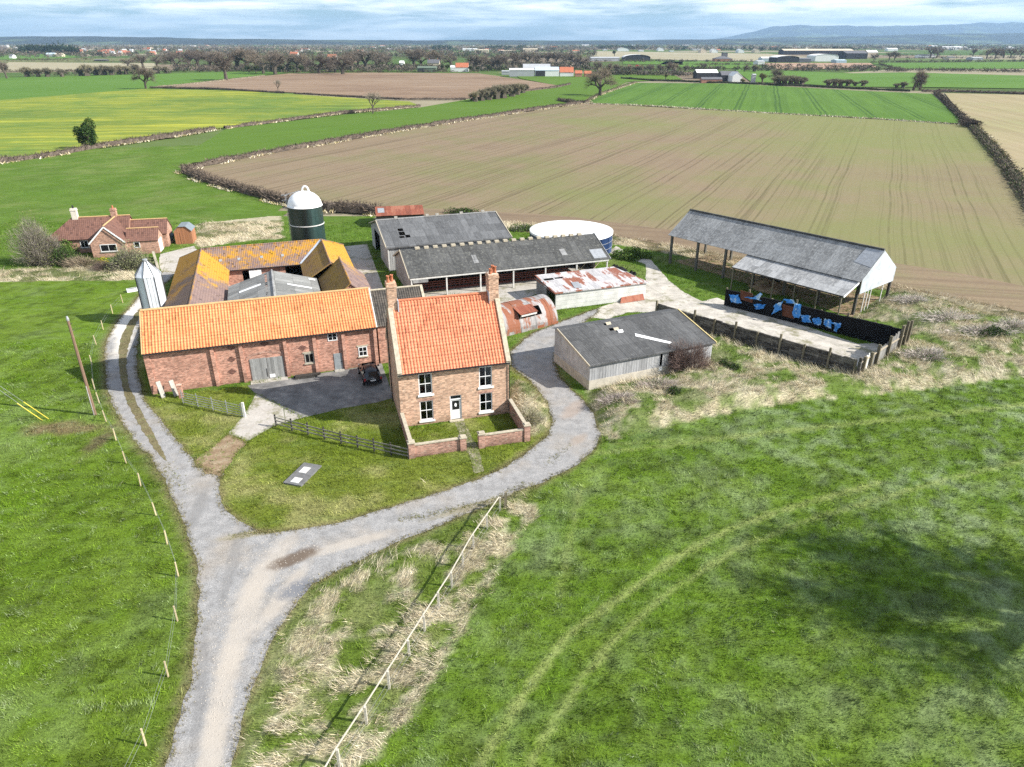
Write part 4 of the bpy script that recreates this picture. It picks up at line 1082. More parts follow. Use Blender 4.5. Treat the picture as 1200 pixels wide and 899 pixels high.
def covered_yard():
    t = thing('covered_yard', 'grey corrugated covered yard roof filling the courtyard behind the orange roof', 'farm shed', B0, TH_B)
    x0, x1, xm, y0, y1, E, Z = 7.0, 17.7, 12.35, 9.4, 21.9, 3.45, 5.0
    Ls = math.hypot(xm - x0, Z - E)
    r = MB()
    holes = [(Ls - .95, Ls - .65, .5 + .62 * i, .5 + .62 * i + .34) for i in range(19)]
    panel(r, (x0, y0, E), (xm - x0, 0, Z - E), (0, 1, 0), Ls, y1 - y0, holes)
    panel(r, (xm, y0, Z), (x1 - xm, 0, E - Z), (0, 1, 0), Ls, y1 - y0)
    r.box(x0, x1, y1 - .03, y1, E - .3, E - .02)
    o = r.build('roof', 'asbestos_yard', t)
    k = MB(); k.tube((xm, y0, Z + .02), (xm, y1 + .1, Z + .02), .14, n=6); k.build('ridge', 'asbestos_pale', o)
    for a, b, c, d in ((1.4, 4.1, 7.9, 8.6), (Ls + 1.7, Ls + 4.6, 7.3, 7.8), (Ls + 4.5, Ls + 5.3, 11.2, 11.8)):
        q = MB()
        def P(u, v, h=.05):
            if u <= Ls: return (x0 + (xm - x0) * u / Ls, y0 + v, E + (Z - E) * u / Ls + h)
            return (xm + (x1 - xm) * (u - Ls) / Ls, y0 + v, Z - (Z - E) * (u - Ls) / Ls + h)
        q.quad(P(a, c), P(b, c), P(b, d), P(a, d)); q.build('rooflight', 'white_paint', o)
    for y in (9.7, 13.8, 17.8, 21.7):
        for x in (x0 + .1, x1 - .1):
            q = MB(); q.box(x - .08, x + .08, y - .08, y + .08, 0, E - .02); q.build('post', 'dark_steel', t)
        q = MB(); q.bar((x0, y, E - .08), (xm, y, Z - .08), .1, .14); q.bar((xm, y, Z - .08), (x1, y, E - .08), .1, .14); q.bar((x0, y, E - .2), (x1, y, E - .2), .08, .1); q.build('rafter', 'dark_steel', t)
corrugated('asbestos_yard', (.29, .29, .275), (.21, .21, .20), .15, 1.05, (.31, .30, .27), .3, axis=1)
covered_yard()
# ================================================================== FARM SHEDS
def block(t, x0, x1, y0, y1, E, Z, axis='x', hips=(0, 0), wall=None, roof=None, over=.25, th=.12, ridge=None, z0=-.2, walls=True, coping=None):
    """rectangular range with gabled or hipped roof, ridge along axis; walls and roof become parts of t"""
    A = (lambda a, b, z: (a, b, z)) if axis == 'x' else (lambda a, b, z: (b, a, z))
    a0, a1, b0, b1 = (x0, x1, y0, y1) if axis == 'x' else (y0, y1, x0, x1)
    bm = (b0 + b1) / 2; h0, h1 = hips; sl = (Z - E) / ((b1 - b0) / 2)
    if walls and wall:
        w = MB()
        w.quad(A(a0, b0, z0), A(a1, b0, z0), A(a1, b0, E), A(a0, b0, E)); w.quad(A(a1, b1, z0), A(a0, b1, z0), A(a0, b1, E), A(a1, b1, E))
        for a, h in ((a0, h0), (a1, h1)):
            if h: w.quad(A(a, b0, z0), A(a, b1, z0), A(a, b1, E), A(a, b0, E))
            else: w.poly([A(a, b1, z0), A(a, b0, z0), A(a, b0, E), A(a, bm, Z), A(a, b1, E)])
        w.build('wall', wall, t)
    r = MB(); o = over; e = E - sl * o + th
    oa0 = a0 - o * (1 if h0 else .5); oa1 = a1 + o * (1 if h1 else .5)
    r0, r1 = (a0 + h0 if h0 else oa0), (a1 - h1 if h1 else oa1)
    def sl_(p):
        p = p if axis == 'x' else p[::-1]
        p = [Vector(q) for q in p]; n = (p[1] - p[0]).cross(p[2] - p[0]).normalized() * -th
        if n.z > 0: p = p[::-1]; n = -n
        k = len(p); r.add(p + [q + n for q in p], [tuple(range(k)), tuple(range(2 * k - 1, k - 1, -1))] + [(i, i + k, (i + 1) % k + k, (i + 1) % k) for i in range(k)])
    sl_([A(oa0, b0 - o, e), A(oa1, b0 - o, e), A(r1, bm, Z + th), A(r0, bm, Z + th)]); sl_([A(oa1, b1 + o, e), A(oa0, b1 + o, e), A(r0, bm, Z + th), A(r1, bm, Z + th)])
    if h0: sl_([A(oa0, b1 + o, e), A(oa0, b0 - o, e), A(r0, bm, Z + th)])
    if h1: sl_([A(oa1, b0 - o, e), A(oa1, b1 + o, e), A(r1, bm, Z + th)])
    rf = r.build('roof', roof, t)
    if ridge:
        k = MB(); k.tube(A(r0, bm, Z + th), A(r1, bm, Z + th), .11, n=6); k.build('ridge', ridge, rf)
    return rf

TH_S = R(18.9)
def shed_a():
    t = thing('cattle_shed', 'grey corrugated roof cattle shed with broken hole in its roof', 'farm shed', (-18.3, 103.0, 0), TH_S)
    L, W, E, Z, ym = 18.9, 16.0, 3.75, 5.85, 8.0
    s = math.hypot(ym, Z - E)
    w = MB(); w.quad((0, 0, 0), (L, 0, 0), (L, 0, E), (0, 0, E)); w.quad((L, W, 0), (0, W, 0), (0, W, E), (L, W, E))
    w.poly([(L, 0, 0), (L, W, 0), (L, W, E), (L, ym, Z), (L, 0, E)])
    # left gable with a tall open bay towards the back
    w.poly([(0, 7.4, 0), (0, 0, 0), (0, 0, E), (0, 7.4, E + (Z - E) * 7.4 / 8)]); w.poly([(0, W, 0), (0, 12.6, 0), (0, 12.6, E + (Z - E) * 3.4 / 8), (0, W, E)]); w.poly([(0, 12.6, 3.6), (0, 7.4, 3.6), (0, 7.4, E + (Z - E) * 7.4 / 8), (0, ym, Z), (0, 12.6, E + (Z - E) * 3.4 / 8)])
    w.build('wall', 'cladding_grey', t)
    r = MB(); up = (0, ym, Z - E)
    hole = [(2.75, 3.55, s * .56, s * .66), (2.7, 3.6, s * .40, s * .53), (2.55, 3.3, s * .30, s * .37), (3.5, 4.2, s * .30, s * .40)]
    panel(r, (-.3, -.3, E - .08), (1, 0, 0), up, L + .6, s + .31, hole); panel(r, (L + .3, W + .3, E - .08), (-1, 0, 0), (0, -ym, Z - E), L + .6, s + .31)
    r.box(-.3, L + .3, -.32, -.28, E - .28, E - .08)
    rf = r.build('roof', 'asbestos_shed', t)
    for x in (-.36, L + .30):
        k = MB(); k.slab((x, -.35, E - .02), (x + .12, -.35, E - .02), (x + .12, ym, Z + .12), (x, ym, Z + .12), .16); k.slab((x, ym, Z + .12), (x + .12, ym, Z + .12), (x + .12, W + .35, E - .02), (x, W + .35, E - .02), .16); k.build('verge', 'stone_coping', rf)
    k = MB(); k.tube((-.3, ym, Z + .04), (L + .3, ym, Z + .04), .13, n=6); k.build('ridge', 'asbestos_pale', rf)
    for x in (2.6, 7.6, 9.2, 13.2, 16.8):
        q = MB(); q.box(x, x + .5, ym - .12, ym + .12, Z + .1, Z + .42); q.build('ridge_vent', 'concrete_post', rf)
    q = MB(); q.box(-.06, .06, -.16, -.04, 0, E); q.build('downpipe', 'pale_post', t)
corrugated('asbestos_shed', (.155, .157, .16), (.11, .112, .115), .15, 1.05, (.215, .215, .21), .25, lines=.35)
shed_a()

def shed_b():
    t = thing('open_shed', 'long open fronted shed with dark corrugated roof and pale posts', 'farm shed', (-13.4, 90.55, 0), TH_S)
    L, W, E, Z, ym = 28.7, 11.0, 2.85, 5.05, 5.5
    s = math.hypot(ym, Z - E)
    w = MB(); w.quad((L, W, 0), (0, W, 0), (0, W, E), (L, W, E)); w.poly([(0, W, 0), (0, 0, 0), (0, 0, E), (0, ym, Z), (0, W, E)])
    w.quad((L, 4, 0), (L, W, 0), (L, W, E), (L, 4, E)); w.poly([(L, 0, E), (L, W, E), (L, ym, Z)])
    w.build('wall', 'cladding_grey', t)
    f = MB(); f.quad((.1, -.4, .02), (L - .1, -.4, .02), (L - .1, W - .1, .02), (.1, W - .1, .02)); f.build('floor', 'apron_concrete', t)
    r = MB(); r.slab((-.25, -.35, E + .02), (L + .25, -.35, E + .02), (L + .25, ym, Z + .1), (-.25, ym, Z + .1), .07); r.slab((L + .25, W + .3, E), (-.25, W + .3, E), (-.25, ym, Z + .1), (L + .25, ym, Z + .1), .07)
    rf = r.build('roof', 'asbestos_dark', t)
    for x in (-.31, L + .26):
        k = MB(); k.slab((x, -.38, E + .08), (x + .1, -.38, E + .08), (x + .1, ym, Z + .2), (x, ym, Z + .2), .2); k.slab((x, ym, Z + .2), (x + .1, ym, Z + .2), (x + .1, W + .32, E + .08), (x, W + .32, E + .08), .2); k.build('verge', 'stone_coping' if x < 1 else 'asbestos_pale', rf)
    for i in range(20):
        x = 1.9 + i * 1.28; q = MB(); q.box(x, x + .62, ym - .26, ym + .26, Z + .06, Z + .34); q.build('ridge_cowl', 'stone_coping', rf)
    for x0, x1, a, b in ((26.6, 28.6, .06, .40), (22.2, 23.0, .28, .52), (9.2, 9.9, .3, .6)):
        q = MB(); P = lambda x, f: (x, -.35 + (ym + .35) * f, E + .02 + (Z + .08 - E) * f + .02); q.quad(P(x0, a), P(x1, a), P(x1, b), P(x0, b)); q.build('patch_sheet', 'asbestos_pale' if x0 < 24 else 'galv', rf)
    q = MB(); q.box(-.1, L + .1, -.28, -.20, E - .30, E - .02); q.build('fascia', 'pale_post', t)
    for i in range(7):
        x = .1 + i * (L - .2) / 6; q = MB(); q.box(x - .09, x + .09, -.18, .02, 0, E - .30); q.build('post', 'pale_post', t)
    q = MB()
    for z in (.55, .85, 1.15): q.box(.3, 23.6, 2.4, 2.46, z, z + .14)
    for i in range(38): q.box(.4 + i * .62, .46 + i * .62, 2.37, 2.40, .3, 1.3)
    q.box(.3, 23.6, 2.3, 2.55, 0, .3)
    q.build('feed_barrier', 'feed_red', t)
    q = MB(); q.box(.3, 2.3, -.26, -.2, E - .75, E - .31); q.build('hanging_panel', 'asbestos_pale', t)
    for x0, x1 in ((24.0, 26.0), (26.0, 24.1), (26.2, 28.2)):
        q = MB(); q.bar((x0, 1.2, .1), (x1, 1.2, E - .5), .12, .1); q.build('brace', 'rail_wood', t)
shed_b()

def rusty_shed():
    p1, p2, p3 = G(441, 251, 2.2), G(478, 241, 3.0), G(513, 249.5, 2.2)
    a = math.atan2((p3 - p1).y, (p3 - p1).x)
    t = thing('rusty_roof_shed', 'small shed with rusty red tin roof behind the grey cattle shed', 'shed', (p1.x + .3, p1.y - 1.5, 0), a + R(6))
    rf = block(t, 0, 8.6, 0, 7.0, 2.2, 3.1, 'x', (0, 0), 'old_fence_dark', 'rusty_red_tin', .2, .06)
    q = MB(); q.slab((.3, 1.0, 2.55), (1.5, 1.0, 2.55), (1.5, 2.8, 3.02), (.3, 2.8, 3.02), .03); q.build('rooflight', 'galv', rf)
rusty_shed()

def round_tank():
    t = thing('round_tank', 'round blue steel slurry tank with flat bright white cover', 'tank', (9.7, 115.7, 0), 0)
    r, h = 6.75, 3.15
    w = MB(); w.lathe([(r, -.1), (r, h)], 64); w.build('wall', 'blue_tank', t, True)
    k = MB(); k.lathe([(0, h + .35), (r * .5, h + .30), (r * .97, h + .10), (r + .06, h + .02), (r + .06, h - .28), (r + .01, h - .28)], 64); k.build('cover', 'white_dome', t)
    for z in (.9, 1.9):
        q = MB(); q.lathe([(r + .01, z), (r + .05, z), (r + .05, z + .06), (r + .01, z + .06)], 64); q.build('hoop', 'galv', t)
    for i in range(22):
        a = i * 2 * math.pi / 22; q = MB(); q.tube(((r + .03) * math.cos(a), (r + .03) * math.sin(a), 0), ((r + .03) * math.cos(a), (r + .03) * math.sin(a), h - .25), .035, n=4); q.build('stay', 'galv' if i % 3 == 0 else 'blue_tank', t)
round_tank()

def box_store():
    t = thing('white_store', 'low white walled store with patchy rusted tin roof', 'farm shed', G(650.8, 363.3), R(20))
    L, W, E, B = 13.0, 6.6, 2.28, 2.62
    w = MB()
    for i in range(4): w.box(0, L, -.02 - .012 * (i % 2), .12, .02 + i * .56, .56 + i * .56)
    w.build('wall', 'white_box', t)
    w = MB(); w.box(.02, .14, 3.4, W, 0, B - .1); w.box(0, L - 1.2, W - .12, W, 0, B - .05); w.box(L - .14, L - .02, .14, W - 1.2, 0, E - .05); w.build('back_wall', 'cladding_grey', t)
    w = MB(); w.box(0.03, .15, .12, .32, 0, E); w.box(.03, .15, 3.2, 3.4, 0, B - .2); w.build('door_post', 'cladding_grey', t)
    r = MB(); panel(r, (-.2, -.2, E + .05), (1, 0, 0), (0, W + .4, B - E), 9.6, W + .4, [(.5, 1.9, 4.6, 5.3), (2.1, 3.3, 4.8, 5.3)])
    r.quad((9.4, -.2, E + .05), (L + .3, -.2, E + .05), (L - 1.4, W + .2, B + .05), (9.4, W + .2, B + .05))
    r.box(-.2, L + .3, -.24, -.2, E - .08, E + .05); r.box(-.24, -.2, -.2, W + .2, E - .1, E + .03)
    rf = r.build('roof', 'rusty_tin', t)
    q = MB(); q.slab((2.9, .6, E + .14), (3.9, .5, E + .14), (4.3, 2.6, E + .25), (3.3, 2.7, E + .25), .03); q.build('loose_sheet', 'galv', rf)
    for x, y in ((1.6, .2), (5.0, .25), (8.4, .2), (11.5, .2)):
        q = MB(); q.box(x, x + .1, y, y + .1, 0, E); q.build('post', 'old_fence_dark', t)
    o = thing('rusty_sheet', 'rusted corrugated sheet leaning against the white store wall', 'metal sheet', (t.location.x, t.location.y, 0), R(20))
    q = MB(); q.slab((8.9, -.75, .05), (12.6, -.55, .05), (12.6, -.06, .75), (9.4, -.06, .62), .03); q.build('sheet', 'rusty_red_tin', o)
box_store()

def nissen_hut():
    t = thing('nissen_hut', 'rusty curved corrugated iron hut with a propped side flap', 'hut', (-1.6, 76.3, 0), R(34))
    Rr, L, n = 2.75, 8.7, 22
    r = MB(); c = Rr
    A = lambda i: math.pi * i / n
    P = lambda x, i, k=0.: (x, c - (Rr + k) * math.cos(A(i)), (Rr + k) * math.sin(A(i)) * 1.04)
    xs = [0, 1.1, 2.2, 3.3, 4.4, 5.5, 6.6, 7.7, 8.7]
    for j, (a, b) in enumerate(zip(xs[:-1], xs[1:])):
        k = .025 * (j % 2)
        for i in range(n):
            if 3.3 <= a < 5.6 and 4 <= i < 7: continue
            r.quad(P(a, i, k), P(b, i, k), P(b, i + 1, k), P(a, i + 1, k))
    o = r.build('shell', 'nissen_tin', t)
    q = MB(); q.slab(P(3.2, 8, -.0), P(3.2, 8, .06)[:1] + P(3.2, 8)[1:], (0, 0, 0), (0, 0, 0), .01) if False else None
    a0 = P(3.15, 8, .05); q = MB(); fy, fz = c - (Rr + .95) * math.cos(A(5)), (Rr + .95) * math.sin(A(5)) * .92
    q.slab((3.15, fy, fz), (5.65, fy, fz), (5.65, a0[1], a0[2] + .02), (3.15, a0[1], a0[2] + .02), .03); q.build('flap', 'rusty_red_tin', t)
    q = MB()
    for x in (3.35, 4.4, 5.45): q.bar((x, fy + .1, fz - .05), (x, P(x, 4)[1] - .02, P(x, 4)[2]), .06, .06)
    q.box(3.3, 5.5, fy + .06, fy + .12, fz - .30, fz - .10); q.build('flap_frame', 'pale_post', t)
    q = MB(); q.poly([(L - .35, c - (Rr - .1) * math.cos(A(i)), (Rr - .1) * math.sin(A(i)) * 1.04) for i in range(n + 1)]); q.build('end_wall', 'grey_wood', t)
    q = MB(); q.poly([(.3, c - (Rr - .1) * math.cos(A(i)), (Rr - .1) * math.sin(A(i)) * 1.04) for i in range(n, -1, -1)]); q.build('end_wall', 'grey_wood', t)
nissen_hut()

TH_C = R(23.6)
def shed_c():
    t = thing('grey_shed', 'grey clad shed with block base and dark roof beside the drive', 'farm shed', G(689.9, 457.4), TH_C)
    L, W, E, Z, ym = 14.6, 7.6, 2.78, 4.05, 6.7
    up = (0, ym, Z - E); s = math.hypot(ym, Z - E)
    w = MB(); w.box(-.02, L, -.03, .10, -.2, 1.02); w.box(-.03, .10, .10, W, -.2, 1.02); w.box(L - .1, L + .02, .1, W, -.2, 1.02); w.box(.1, L - .1, W - .1, W, -.2, 1.02)
    w.build('block_base', 'block_wall', t)
    w = MB(); panel(w, (0, 0, 1.02), (1, 0, 0), (0, 0, 1), L, E - 1.02, [(8.15, 8.45, .1, 1.5), (9.15, 9.9, .55, 1.68), (10.6, 10.75, .2, 1.6)], .06)
    w.poly([(0, ym, 1.02), (0, 0, 1.02), (0, 0, E), (0, ym, Z)]); w.poly([(0, W, 1.02), (0, ym, 1.02), (0, ym, Z), (0, W, Z - .25)])
    w.poly([(L, 0, 1.02), (L, W, 1.02), (L, W, Z - .25), (L, ym, Z), (L, 0, E)]); w.quad((L, W, 1.02), (0, W, 1.02), (0, W, Z - .25), (L, W, Z - .25))
    w.build('wall', 'shed_cladding', t)
    q = MB(); q.box(8.1, 8.5, -.04, .0, .62, .98); q.build('pale_board', 'white_paint', t)
    r = MB(); hs = [(5.25, 5.75, s * .93, s * .985), (5.3, 5.9, s * .76, s * .83)]
    panel(r, (-.2, -.25, E - .03), (1, 0, 0), up, L + .4, s + .25, hs); r.quad((L + .2, ym, Z + .01), (-.2, ym, Z + .01), (-.2, W + .7, Z - .42), (L + .2, W + .7, Z - .42))
    r.box(-.2, L + .2, -.27, -.24, E - .16, E - .03)
    rf = r.build('roof', 'asbestos_c', t)
    for x in (-.24, L + .2):
        k = MB(); k.slab((x, -.28, E + .04), (x + .1, -.28, E + .04), (x + .1, ym, Z + .10), (x, ym, Z + .10), .18); k.build('verge', 'stone_coping' if x < 1 else 'fascia_yellow', rf)
    P = lambda x, f, h=.04: (x, -.25 + (ym + .25) * f, E - .03 + (Z - E + .03) * f + h)
    q = MB(); q.add([P(7.1, .49), P(9.8, .16), P(10.2, .19), P(7.35, .56)], [(0, 1, 2, 3)]); q.build('rooflight', 'white_paint', rf)
    for x, f in ((5.3, .89), (5.55, .72), (5.75, .64)):
        q = MB(); q.quad(P(x, f), P(x + .55, f), P(x + .6, f + .05, .16), P(x, f + .05, .16)); q.build('broken_sheet', 'stone_coping' if f > .7 else 'white_paint', rf)
corrugated('shed_cladding', (.47, .47, .475), (.40, .40, .405), .3, .95, (.34, .34, .33), .15, lines=.3, ribc=.07)
corrugated('asbestos_c', (.115, .115, .115), (.08, .08, .08), .16, 1.05, (.18, .18, .17), .3, lines=.35)
shed_c()

TH_D = R(-51.0); D0 = Vector((24.3, 107.2, 0))
def DL(u, v, z=0.):
    c, s = math.cos(TH_D), math.sin(TH_D); return Vector((D0.x + u * c - v * s, D0.y + u * s + v * c, z))
def dutch_barn():
    t = thing('open_barn', 'tall open sided barn with grey corrugated roof and white end gable', 'barn', D0, TH_D)
    L, W, E, Z, ym = 29.6, 8.7, 4.6, 7.55, 4.35
    r = MB(); r.slab((-.4, -.4, E - .2), (L + .12, -.4, E - .2), (L + .12, ym, Z), (-.4, ym, Z), .06); r.slab((L + .12, W + .4, E - .2), (-.4, W + .4, E - .2), (-.4, ym, Z), (L + .12, ym, Z), .06)
    rf = r.build('roof', 'dutch_roof', t)
    q = MB(); q.tube((-.4, ym, Z + .02), (L + .1, ym, Z + .02), .17, n=7); q.build('ridge', 'asbestos_dark', rf)
    q = MB(); f = lambda x, k: (x, -.4 + (ym + .4) * k, E - .2 + (Z - E + .2) * k + .03); q.quad(f(L - 2.3, .50), f(L + .1, .44), f(L + .1, .97), f(L - 2.1, .97)); q.build('patch_sheet', 'galv', rf)
    for i in range(7):
        x = .15 + i * (L - .3) / 6
        for y in (0, W):
            q = MB(); q.box(x - .15, x + .15, y - .16, y + .16, -.1, E - .25); q.build('post', 'dark_steel' if i in (5, 6) else 'dark_post', t)
        q = MB(); q.bar((x, 0, E - .35), (x, ym, Z - .22), .12, .2); q.bar((x, W, E - .35), (x, ym, Z - .22), .12, .2); q.build('rafter', 'dark_steel', t)
    q = MB()
    for k in (.05, .35, .65, .95):
        q.box(0, L, ym * k - .05, ym * k + .05, E - .36 + (Z - E) * k, E - .26 + (Z - E) * k); q.box(0, L, W - ym * k - .05, W - ym * k + .05, E - .36 + (Z - E) * k, E - .26 + (Z - E) * k)
    q.build('purlin', 'dark_steel', t)
    q = MB(); zb = 2.75; q.poly([(L + .16, -.05, zb), (L + .16, W + .05, zb), (L + .16, W + .05, E), (L + .16, ym, Z - .06), (L + .16, -.05, E)]); q.poly([(L + .12, -.05, E), (L + .12, ym, Z - .06), (L + .12, W + .05, E), (L + .12, W + .05, zb), (L + .12, -.05, zb)]); q.build('end_cladding', 'white_cladding', t)
    for y in (1.6, 2.4, 3.2, 6.3):
        q = MB(); q.box(L + .02, L + .1, y - .06, y + .06, -.1, zb + .1); q.build('gable_post', 'pale_post', t)
    # lean-to on the yard side
    q = MB(); q.slab((13.5, -3.5, 3.15), (L - .1, -3.5, 3.15), (L - .1, -.12, 4.3), (13.5, -.12, 4.3), .05); lr = q.build('lean_to_roof', 'leanto_roof', t)
    q = MB(); q.bar((13.5, -3.52, 3.08), (L - .1, -3.52, 3.08), .06, .16); q.build('lean_to_gutter', 'dark_steel', lr)
    q = MB(); q.bar((L - .08, -3.5, 3.05), (L - .08, -.1, 4.2), .05, .22); q.build('lean_to_barge', 'white_paint', lr)
    for i in range(6):
        x = 13.7 + i * (L - .4 - 13.7) / 5; q = MB(); q.box(x - .07, x + .07, -3.42, -3.28, -.1, 3.05); q.build('lean_to_post', 'post_wood' if i < 5 else 'post_wood', t)
dutch_barn()

def trailer():
    t = thing('farm_trailer', 'dark old flat trailer parked in shade under the open barn', 'trailer', DL(16.5, 3.8), TH_D + R(12))
    q = MB(); q.box(-2.2, 2.2, -1., 1., .75, .9); q.build('bed', 'dark_steel', t)
    q = MB(); q.box(-2.2, -2.1, -1., 1., .9, 1.7); q.box(-2.1, 2.2, .93, 1., .9, 1.3); q.build('side_board', 'old_fence_dark', t)
    q = MB(); q.bar((2.2, 0, .7), (3.6, 0, .45), .12, .12); q.build('drawbar', 'dark_steel', t)
    for y in (-.95, .95):
        w = MB(); w.tube((-.3, y - .1, .42), (-.3, y + .1, .42), .42, n=16); w.build('wheel', 'tyre', t)
trailer()

def clamp():
    def wallrun(name, label, a, b, h0, h1, m, spacing, proud, posts_m, side, thick=.2, topn=.06, post_extra=.55):
        a, b = Vector((*a, 0)), Vector((*b, 0)); L = (b - a).length; t = thing(name, label, 'wall', a, math.atan2(b.y - a.y, b.x - a.x))
        q = MB(); n = int(L / 1.2); d = thick
        for i in range(n):
            x0, x1 = L * i / n, L * (i + 1) / n; z = h0 + (h1 - h0) * (i + .5) / n + random.uniform(-topn, topn)
            q.box(x0 + .004, x1 - .004, 0, d, -.2, z)
        q.build('panel', m, t)
        k = int(L / spacing)
        for i in range(k + 1):
            x = L * i / k; z = h0 + (h1 - h0) * i / k + (post_extra if i % 2 == 0 else .12) + random.uniform(-.1, .1)
            q = MB(); y0 = -proud if side < 0 else d; q.box(x - .1, x + .1, y0 + (.003 if side > 0 else 0), y0 + proud - (.003 if side < 0 else 0), -.2, z); q.build('post', posts_m, t)
        return t, L
    wallrun('silage_wall', 'timber sleeper wall of the silage clamp facing the shaggy bank', (17.6, 81.7), (34.25, 64.65), 2.3, 2.4, 'sleeper_wood', 2.55, .2, 'post_wood', -1)
    t, L = wallrun('silage_wall', 'black plastic lined back wall of the silage clamp by the lean-to', (43.3, 73.25), (27.7, 87.9), 2.35, 2.2, 'black_plastic', 3.0, .16, 'post_wood', -1, post_extra=.5)
    # end of the clamp: upright boards between strong posts
    a, b = Vector((34.45, 64.6, 0)), Vector((43.6, 73.0, 0)); L = (b - a).length
    t = thing('board_fence', 'tall upright board fence closing the end of the silage clamp', 'fence', a, math.atan2(b.y - a.y, b.x - a.x))
    x = 0.; q = MB(); p = MB(); r_ = MB()
    while x < L - .2:
        wd = random.uniform(.15, .24); h = 2.25 + .75 * x / L + random.uniform(-.12, .12)
        tgt = p if 1.7 < x < 2.7 else q
        tgt.box(x, x + wd - .012, -.03, .02, -.2, h - (.35 if 3.2 < x < 7.2 else 0)); x += wd
    q.build('board', 'palisade', t); p.build('pale_board', 'white_box', t)
    for x, h in ((.05, 2.75), (1.25, 2.5), (2.9, 2.5), (4.4, 2.9), (7.2, 3.1), (10.2, 3.5), (11.4, 3.7), (L, 3.5)):
        k = MB(); k.box(x - .12, x + .12, -.30, -.035, -.2, h); k.build('post', 'post_wood' if x > 1 else 'sleeper_wood', t)
    k = MB(); k.box(.2, L - .2, -.09, -.033, 1.95, 2.1); k.box(3.0, 7.0, -.10, -.034, 2.0, 2.12); k.build('rail', 'rail_wood', t)
clamp()

def VP(O, ang, px, py):
    r = Vector(ray(px, py)); n = Vector((-math.sin(ang), math.cos(ang), 0)); C = Vector((0, 0, CZ))
    return C + r * (n.dot(Vector((O[0], O[1], 0)) - C) / n.dot(r))
def tarps():
    a = math.atan2(87.9 - 73.25, 27.7 - 43.3); O = (43.3 - .30 * math.sin(R(46)), 73.25 - .30 * math.cos(R(46)))
    spec = [((854, 345), (866, 345), (867, 356), (855, 354), 'leftmost blue plastic sheet hanging on black clamp wall'),
            ((872, 348), (885, 350), (890, 343), (891, 353), 'crumpled blue and white sheet beside the leftmost blue sheet'),
            ((883, 356), (897, 357), (892, 362), (886, 361), 'pale blue sheet slumped at the foot of the clamp wall'),
            ((907, 358), (919, 352), (917, 363), (908, 366), 'torn blue sheet left of the pale arch shaped sheet'),
            ((919, 350), (931, 352), (930, 356), (920, 355), 'pale sheet draped over the top of the clamp wall'),
            ((930, 355), (940, 357), (936, 373), (930, 371), 'tall narrow blue sheet hanging mid wall'),
            ((940, 368), (951, 370), (950, 378), (942, 376), 'small square blue sheet right of the tall narrow one'),
            ((953, 372), (963, 374), (962, 381), (953, 379), 'small blue sheet second from the right end'),
            ((965, 373), (974, 376), (974, 384), (967, 381), 'blue sheet just left of the triangular rightmost one'),
            ((974, 377), (986, 379), (983, 389), (979, 387), 'triangular blue sheet at right end of the row')]
    for i, (p0, p1, p2, p3, lab) in enumerate(spec):
        c = [VP(O, a, *p) for p in (p0, p1, p2, p3)]
        n = 9; V = []; F = []
        nrm = Vector((math.sin(R(46)), math.cos(R(46)), 0)) * -1
        for u in range(n):
            for v in range(n):
                fu, fv = u / (n - 1), v / (n - 1)
                top = c[0].lerp(c[1], fu); bot = c[3].lerp(c[2], fu); p = top.lerp(bot, fv)
                edge = (u in (0, n - 1)) or (v in (0, n - 1))
                k = .45 * (float(vnoise(fu * 2.2 + i * 5, fv * 2.2, 1., i)) - .5); p = p + (c[1] - c[0]) * (k * (.4 + fv)) + Vector((0, 0, k * .5))
                p = p + nrm * (random.uniform(0, .16) + .10 * fv) + Vector((random.uniform(-.05, .05), random.uniform(-.05, .05), random.uniform(-.08, .08) if edge else random.uniform(-.03, .03)))
                p.z = max(.03, p.z); V.append(p)
        for u in range(n - 1):
            for v in range(n - 1): F.append((u * n + v, (u + 1) * n + v, (u + 1) * n + v + 1, u * n + v + 1))
        q = MB(); q.add(V, F); o = q.build('plastic_sheet', 'blue_tarp'); tag(o, lab, 'plastic sheet', 'blue plastic sheets along the clamp wall')
tarps()
def boards():
    a = math.atan2(87.9 - 73.25, 27.7 - 43.3); O = (43.3 - .22 * math.sin(R(46)), 73.25 - .22 * math.cos(R(46)))
    for (x0, y0, x1, y1), lab in (((868, 340, 882, 351), 'rusty brown board on the clamp wall above the crumpled sheet'), ((917, 356, 931, 370), 'rusty brown board on the clamp wall below the draped sheet')):
        c = [VP(O, a, *p) for p in ((x0, y0), (x1, y0 + 4), (x1, y1 + 4), (x0, y1))]; q = MB(); nrm = Vector((-math.sin(R(46)), -math.cos(R(46)), 0)) * .05
        q.add(c + [p + nrm for p in c], [(3, 2, 1, 0), (4, 5, 6, 7), (0, 1, 5, 4), (1, 2, 6, 5), (2, 3, 7, 6), (3, 0, 4, 7)]); tag(q.build('board', 'rust_board'), lab, 'board')
plain('rust_board', (.12, .05, .03), .9, .15, 0, .5, 1.5)
boards()

